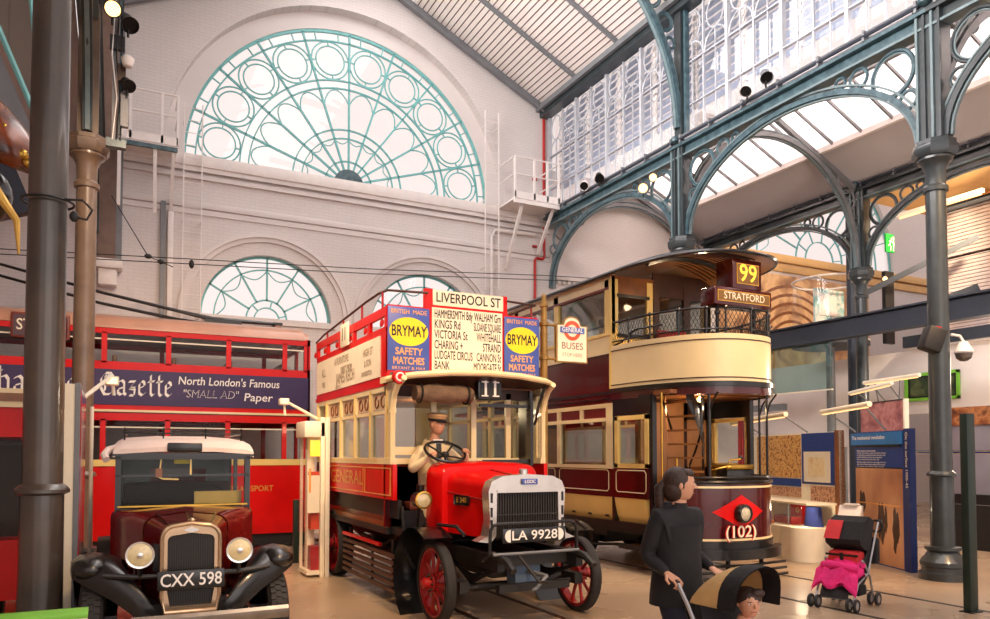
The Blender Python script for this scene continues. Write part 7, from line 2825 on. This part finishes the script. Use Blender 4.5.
# glass-sided stair and ornament at the far left
t = thing('stair_flight', 'sloping charcoal stair with glass side at the top left edge', 'stair', (-1.4, 8.0, 4))
b = B()
b.bar((-2.2, 9.0, 7.4), (-0.92, 9.0, 4.25), 0.14, 0.34, M['slate'])
b.bar((-2.0, 8.9, 7.9), (-0.80, 8.9, 4.95), 0.10, 0.16, M['steel'])
b.build('string', t)
b = B()
b.faces([(-1.92, 8.86, 8.2), (-0.72, 8.86, 5.2), (-0.62, 8.86, 8.38), (-1.92, 8.86, 8.38)], [(0, 1, 2, 3)], glass_mat('pale green glass', (0.72, 0.85, 0.85), 0.12))
b.build('glass_side', t)
b = B()
b.tube([(-1.95, 8.86, 8.22), (-0.73, 8.86, 5.2)], 0.03, M['tealbar'], 6)
b.tube([(-1.0, 8.86, 8.3), (-0.72, 8.86, 5.4)], 0.02, M['tealbar'], 6)
b.build('glass_edge', t)
t = thing('ornament', 'glossy orange and black ornament hanging at the left edge beside the thick column', 'ornament', (-1.05, 8.0, 4.6))
b = B()
OR = mat('glossy burnt orange', (60, 22, 12), 0.25, var=0.3, scale=6, coat=0.3, c2=(150, 70, 26))
rings = []
for i in range(11):
    u = i/10
    r = 0.20*math.sin(PI*min(1, u*0.9+0.12))+0.02
    c = Vector((-1.12+0.42*u, 8.0, 5.05-0.65*u-0.1*math.sin(u*3)))
    rings.append([c+Vector((r*math.cos(2*PI*j/14), r*math.sin(2*PI*j/14), r*0.6*math.sin(2*PI*j/14+0.5))) for j in range(14)])
b.sweep(rings, OR, closed=True)
b.build('shell', t)
b = B()
for k in range(5):
    b.ell((-0.92+0.05*k, 7.86, 4.72-0.07*k), (0.05, 0.04, 0.05), M['brass'], 10, 6)
b.tube([(-1.05, 7.9, 4.3), (-0.9, 7.86, 4.05), (-0.8, 7.86, 3.9), (-0.78, 7.86, 3.6)], [0.05, 0.04, 0.03, 0.01], M['boxgold'] if 'boxgold' in M else M['gold'], 8)
b.build('gilding', t)
b = B()
b.ell((-1.1, 8.05, 4.15), (0.25, 0.2, 0.28), M['black'], 16, 10)
b.tube([(-1.1, 8.0, 5.0), (-1.1, 8.0, 8.38)], 0.012, M['blackm'], 5)
b.build('core', t)
# floor tracks
for k, (x, y0, y1) in enumerate(((3.58, 2.0, 14.5), (4.46, 2.0, 14.5), (7.55, 2.0, 14.6), (8.98, 2.0, 14.6))):
    b = B()
    b.box((x-0.035, y0, -0.02), (x+0.035, y1, 0.004), M['wood2'] if k < 2 else M['blackm'])
    struct(b, 'trim_%d' % (11+k))
# ================================================================ PEOPLE AND PUSHCHAIRS
# umbrella pushchair parked by the display
def pushchair(t, cloth, extra):
    FR = mat('silver pushchair tube', (176, 176, 178), 0.3, 0.8)
    def add(name, b, parent=t):
        return b.build(name, parent, local=True)
    # local: forward is -y
    b = B()
    for sg in (-1, 1):
        x = sg*0.22
        b.tube([(x, 0.44, 0.98), (x, 0.36, 0.86), (x, 0.10, 0.40), (x, -0.20, 0.30), (x, -0.34, 0.10)], 0.013, FR, 8)
        b.tube([(x, 0.26, 0.10), (x, 0.16, 0.34), (x, 0.0, 0.52), (x, -0.06, 0.56)], 0.013, FR, 8)
        b.tube([(x, 0.44, 0.98), (x, 0.52, 1.0)], 0.02, M['blackm'], 8)
    b.tube([(-0.22, 0.24, 0.13), (0.22, 0.24, 0.13)], 0.011, FR, 6)
    b.tube([(-0.22, -0.32, 0.13), (0.22, -0.32, 0.13)], 0.011, FR, 6)
    b.tube([(-0.22, 0.24, 0.15), (0.22, 0.02, 0.40)], 0.009, FR, 6)
    add('frame', b)
    for sg in (-1, 1):
        for y in (0.28, -0.36):
            b = B()
            for dx in (-0.042, 0.042):
                x = sg*0.22+dx
                b.lathe([(0.045, -0.014), (0.07, -0.018), (0.078, -0.01), (0.078, 0.01), (0.07, 0.018), (0.045, 0.014), (0.045, -0.014)], (x, y, 0.078), M['rubber'], ax='x', n=24)
                b.lathe([(0, -0.014), (0.03, -0.016), (0.05, -0.01), (0.05, 0.01), (0.03, 0.016), (0, 0.014)], (x, y, 0.078), FR, ax='x', n=20)
            b.cyl((sg*0.22-0.05, y, 0.078), (sg*0.22+0.05, y, 0.078), 0.01, FR, n=8)
            add('wheel', b)
    b = B()
    pr_ = [(0.30, 0.90), (0.20, 0.66), (0.10, 0.40), (0.04, 0.34), (-0.20, 0.36), (-0.24, 0.33), (-0.24, 0.29), (0.06, 0.28), (0.16, 0.36), (0.26, 0.62), (0.34, 0.88)]
    b.prism(pr_, 'x', -0.195, 0.195, cloth)
    b.prism([(-0.24, 0.33), (-0.34, 0.14), (-0.36, 0.14), (-0.26, 0.31)], 'x', -0.16, 0.16, cloth)
    for sg in (-1, 1):
        b.prism([(0.28, 0.82), (0.06, 0.36), (-0.20, 0.38), (-0.05, 0.52), (0.12, 0.62)], 'x', sg*0.195, sg*0.20, cloth)
    add('seat', b)
    return add, FR

BLK = mat('black pushchair fabric', (24, 22, 24), 0.8, var=0.3, bump=0.2)
REDC = mat('red padded fabric', (196, 34, 40), 0.7, var=0.12, bump=0.3, bscale=20)
PINK = mat('hot pink fleece', (226, 40, 120), 0.9, var=0.15, bump=0.5, bscale=24)
pc = thing('pushchair', 'parked black pushchair with red cushion and pink blanket, empty, by the blue board', 'pushchair', (7.84, 6.12, 0), math.radians(-74))
add, FR = pushchair(pc, BLK, None)
def hood(b, m, y0, y1, zc, w, h, n=7, a0=0.0, a1=1.0, yb=0.30):
    rings = []
    for i in range(n+1):
        u = lerp(a0, a1, i/n)
        an = lerp(0.15, PI*0.56, u)
        yy = yb-0.40*(1-math.cos(an))*0.75
        hh = h*math.sin(an)**0.7
        rings.append([(w*math.cos(PI*j/14), yy-0.05*math.sin(PI*j/14), zc+hh*math.sin(PI*j/14)**0.65) for j in range(15)])
    b.sweep(rings, m)
    b.sweep([[(p[0]*0.985, p[1], p[2]-0.008) for p in r] for r in rings], m)
    return rings
b = B()
b.prism([(0.36, 1.0), (0.24, 0.70), (0.10, 0.66), (-0.06, 0.74), (-0.08, 0.80), (0.05, 1.0), (0.2, 1.06)], 'x', -0.205, 0.205, BLK)
add('hood', b)
b = B()
b.prism([(0.02, 0.99), (0.05, 1.01), (-0.09, 0.80), (-0.11, 0.80)], 'x', -0.21, -0.03, REDC)
add('red_flap', b)
b = B()
b.box((-0.18, -0.10, 0.42), (0.18, 0.16, 0.66), REDC, 0.05)
b.box((-0.02, -0.108, 0.44), (0.02, -0.098, 0.64), M['black'])
b.box((-0.19, -0.106, 0.60), (0.19, -0.096, 0.625), M['black'])
add('red_cushion', b)
b = B()
rings = []
for i in range(12):
    u = i/11
    rings.append([(lerp(-0.27, 0.24, j/13), lerp(0.0, -0.34, u)+0.025*math.sin(j*1.3+i), 0.47+0.03*math.sin(j*0.9+i*1.1)+0.05*math.sin(u*3)-0.36*max(0, u-0.45)**1.1-0.16*max(0, abs(j-6.5)/6.5-0.55)) for j in range(14)])
b.sweep(rings, PINK)
b.sweep([[(p[0], p[1]+0.005, p[2]-0.03) for p in r] for r in rings], PINK)
b.tube([(-0.2, -0.02, 0.50), (-0.05, -0.06, 0.53), (0.12, -0.05, 0.52), (0.22, 0.0, 0.48)], [0.05, 0.06, 0.06, 0.045], PINK, 10)
b.tube([(-0.2, -0.16, 0.48), (0.0, -0.2, 0.50), (0.2, -0.14, 0.46)], [0.05, 0.045, 0.05], PINK, 10)
add('pink_blanket', b)
b = B()
b.box((-0.17, 0.0, 0.12), (0.17, 0.22, 0.26), BLK, 0.04)
add('basket', b)
b = B()
b.ring((0.19, 0.46, 0.93), 0.07, 0.014, BLK, ax='y', n=18)
b.box((0.12, 0.34, 0.48), (0.24, 0.46, 0.80), BLK, 0.04)
add('hanging_bag', b)

# walking person pushing a second pushchair
HD = math.radians(5)
hx, hy = math.sin(HD), -math.cos(HD)
PX, PY = 3.42, 3.98
per = thing('person', 'person in black hooded jacket and dark jeans walking past with a pushchair', 'person', (PX, PY, 0), HD)
def padd(name, b, smooth=1.0):
    return b.build(name, per, local=True, smooth=smooth)
J = dict(pelvis=(0, 0, 0.92, 0.155, 0.125), waist=(0, 0.0, 1.08, 0.145, 0.115), chest=(0, 0.0, 1.30, 0.165, 0.125), neck0=(0, 0.0, 1.435, 0.075), neck=(0, -0.015, 1.50, 0.055), skull=(0, -0.02, 1.57, 0.055),
         shL=(-0.17, 0.0, 1.385, 0.075), elL=(-0.215, 0.07, 1.12, 0.058), wrL=(-0.21, -0.12, 1.03, 0.036),
         shR=(0.17, 0.0, 1.385, 0.075), elR=(0.215, 0.07, 1.12, 0.058), wrR=(0.21, -0.12, 1.03, 0.036),
         hipL=(-0.09, 0.0, 0.88, 0.105), knL=(-0.10, -0.16, 0.50, 0.068), anL=(-0.10, -0.20, 0.10, 0.045), ftL=(-0.10, -0.34, 0.045, 0.038),
         hipR=(0.09, 0.0, 0.88, 0.105), knR=(0.10, 0.04, 0.49, 0.068), anR=(0.10, 0.28, 0.14, 0.045), ftR=(0.10, 0.18, 0.045, 0.038))
JK = mat('black jacket cloth', (26, 24, 26), 0.8, var=0.25, bump=0.25, bscale=12)
JN = mat('dark navy jeans', (30, 32, 48), 0.8, var=0.2, bump=0.15)
b = B()
def pmat(c):
    if c.z > 1.475:
        return M['skin']
    if c.z > 0.86:
        return JK
    if c.z < 0.095:
        return M['black']
    return JN
add_mesh(b, skin_mesh(J, E_, 'pelvis'), pmat)
hm = Matrix.Translation((0, -0.03, 1.60)) @ Matrix.Rotation(math.radians(55), 4, 'Z')
head_into(b, hm, 0.225, M['skin'])
for sg, w in ((-1, (-0.21, -0.12, 1.03)), (1, (0.21, -0.12, 1.03))):
    hand_into(b, w, (0, -0.8, -0.35), (0, -0.3, 1), 0.17, M['skin'], curl=1.1, side=sg)
padd('body', b)
b = B()
HR = mat('dark brown hair', (54, 34, 26), 0.55, var=0.3, scale=20, bump=0.3)
t = B()
t.ell((0, 0.018, 0.022), (0.089, 0.102, 0.102), HR, 22, 14)
t.ell((0, 0.045, -0.03), (0.085, 0.078, 0.09), HR, 18, 12)
t.ell((0, -0.045, 0.075), (0.068, 0.052, 0.034), HR, 16, 10)
t.tube([(0, 0.09, 0.02), (0, 0.135, -0.02), (0, 0.14, -0.12), (0, 0.12, -0.22)], [0.03, 0.038, 0.032, 0.012], HR, 10)
bmesh.ops.transform(t.bm, matrix=hm, verts=t.bm.verts)
off = {v: b.bm.verts.new(v.co) for v in t.bm.verts}
for f in t.bm.faces:
    g = b.bm.faces.new([off[v] for v in f.verts])
    g.material_index = b.mi(HR)
t.bm.free()
padd('hair', b)
b = B()   # jacket hem and hood
b.sweep([[(rx*math.cos(a), ry*math.sin(a)+0.005, z) for a in [2*PI*i/22 for i in range(22)]] for z, rx, ry in ((0.80, 0.205, 0.165), (0.86, 0.20, 0.165), (1.0, 0.185, 0.15), (1.18, 0.18, 0.145), (1.33, 0.19, 0.145))], JK)
b.sweep([[(rx*math.cos(a), 0.055+ry*math.sin(a), z) for a in [2*PI*i/18 for i in range(18)]] for z, rx, ry in ((1.36, 0.13, 0.08), (1.43, 0.135, 0.10), (1.48, 0.105, 0.085), (1.47, 0.08, 0.06))], JK)
padd('jacket', b)
# her pushchair
qx, qy = PX+hx*0.66, PY+hy*0.66
p2 = thing('pushchair', 'moving pushchair with tan and black hood and red footmuff in front of the walking person', 'pushchair', (qx, qy, 0), HD)
TAN = mat('tan hood fabric', (204, 166, 110), 0.85, var=0.15, bump=0.2)
add, FR = pushchair(p2, BLK, None)
b = B()
hood(b, TAN, 0, 0, 0.88, 0.205, 0.25, a0=0.0, a1=0.72, yb=0.36)
b.ell((-0.10, 0.26, 0.98), (0.07, 0.05, 0.05), BLK, 12, 8)
add('tan_hood', b)
b = B()
hood(b, BLK, 0, 0, 0.88, 0.208, 0.255, a0=0.72, a1=1.0, yb=0.36)
add('black_hood', b)
b = B()
b.sweep([[(0.17*s_*math.cos(a), y, z+0.10*s_*math.sin(a)) for a in [2*PI*i/16 for i in range(16)]] for y, z, s_ in ((0.14, 0.60, 0.85), (0.0, 0.52, 1.0), (-0.2, 0.47, 1.0), (-0.34, 0.40, 0.85), (-0.40, 0.34, 0.4))], REDC, closed=True)
add('red_footmuff', b)
# the child in it
ch = thing('person', 'small child in pale top sitting in the moving pushchair', 'person', (qx, qy, 0.5), HD)
WM[ch] = WM[p2].copy()
ch.location = (qx, qy, 0)
CT = mat('pale grey pink top', (214, 190, 188), 0.85, var=0.15)
J2 = dict(pelvis=(0, 0.02, 0.50, 0.085), chest=(0, 0.10, 0.70, 0.085), neck=(0, 0.11, 0.79, 0.04), skull=(0, 0.11, 0.83, 0.04),
          shL=(-0.10, 0.09, 0.735, 0.042), elL=(-0.16, -0.02, 0.65, 0.034), wrL=(-0.10, -0.13, 0.66, 0.024),
          shR=(0.10, 0.09, 0.735, 0.042), elR=(0.16, -0.02, 0.65, 0.034), wrR=(0.10, -0.13, 0.66, 0.024),
          hipL=(-0.06, 0.0, 0.50, 0.06), knL=(-0.08, -0.22, 0.53, 0.048), anL=(-0.08, -0.34, 0.36, 0.034), ftL=(-0.08, -0.41, 0.33, 0.028),
          hipR=(0.06, 0.0, 0.50, 0.06), knR=(0.08, -0.22, 0.53, 0.048), anR=(0.08, -0.34, 0.36, 0.034), ftR=(0.08, -0.41, 0.33, 0.028))
E2 = [('pelvis', 'chest'), ('chest', 'neck'), ('neck', 'skull'), ('chest', 'shL'), ('shL', 'elL'), ('elL', 'wrL'), ('chest', 'shR'), ('shR', 'elR'), ('elR', 'wrR'), ('pelvis', 'hipL'), ('hipL', 'knL'), ('knL', 'anL'), ('anL', 'ftL'), ('pelvis', 'hipR'), ('hipR', 'knR'), ('knR', 'anR'), ('anR', 'ftR')]
b = B()
add_mesh(b, skin_mesh(J2, E2, 'pelvis'), lambda c: M['skin'] if c.z > 0.775 else (CT if c.z > 0.56 else JN))
hm2 = Matrix.Translation((0, 0.07, 0.90)) @ Matrix.Rotation(math.radians(-25), 4, 'Z')
head_into(b, hm2, 0.18, M['skin'])
for sg, w in ((-1, (-0.10, -0.13, 0.66)), (1, (0.10, -0.13, 0.66))):
    hand_into(b, w, (0, -1, 0.1), (0, 0, 1), 0.09, M['skin'], curl=0.8, side=sg)
b.build('body', ch, local=True, smooth=1.0)
b = B()
b.ell((0, 0.085, 0.93), (0.074, 0.092, 0.068), HR, 16, 10)
b.ell((0.02, 0.02, 0.962), (0.055, 0.035, 0.03), HR, 14, 8)
b.build('hair', ch, local=True, smooth=1.0)
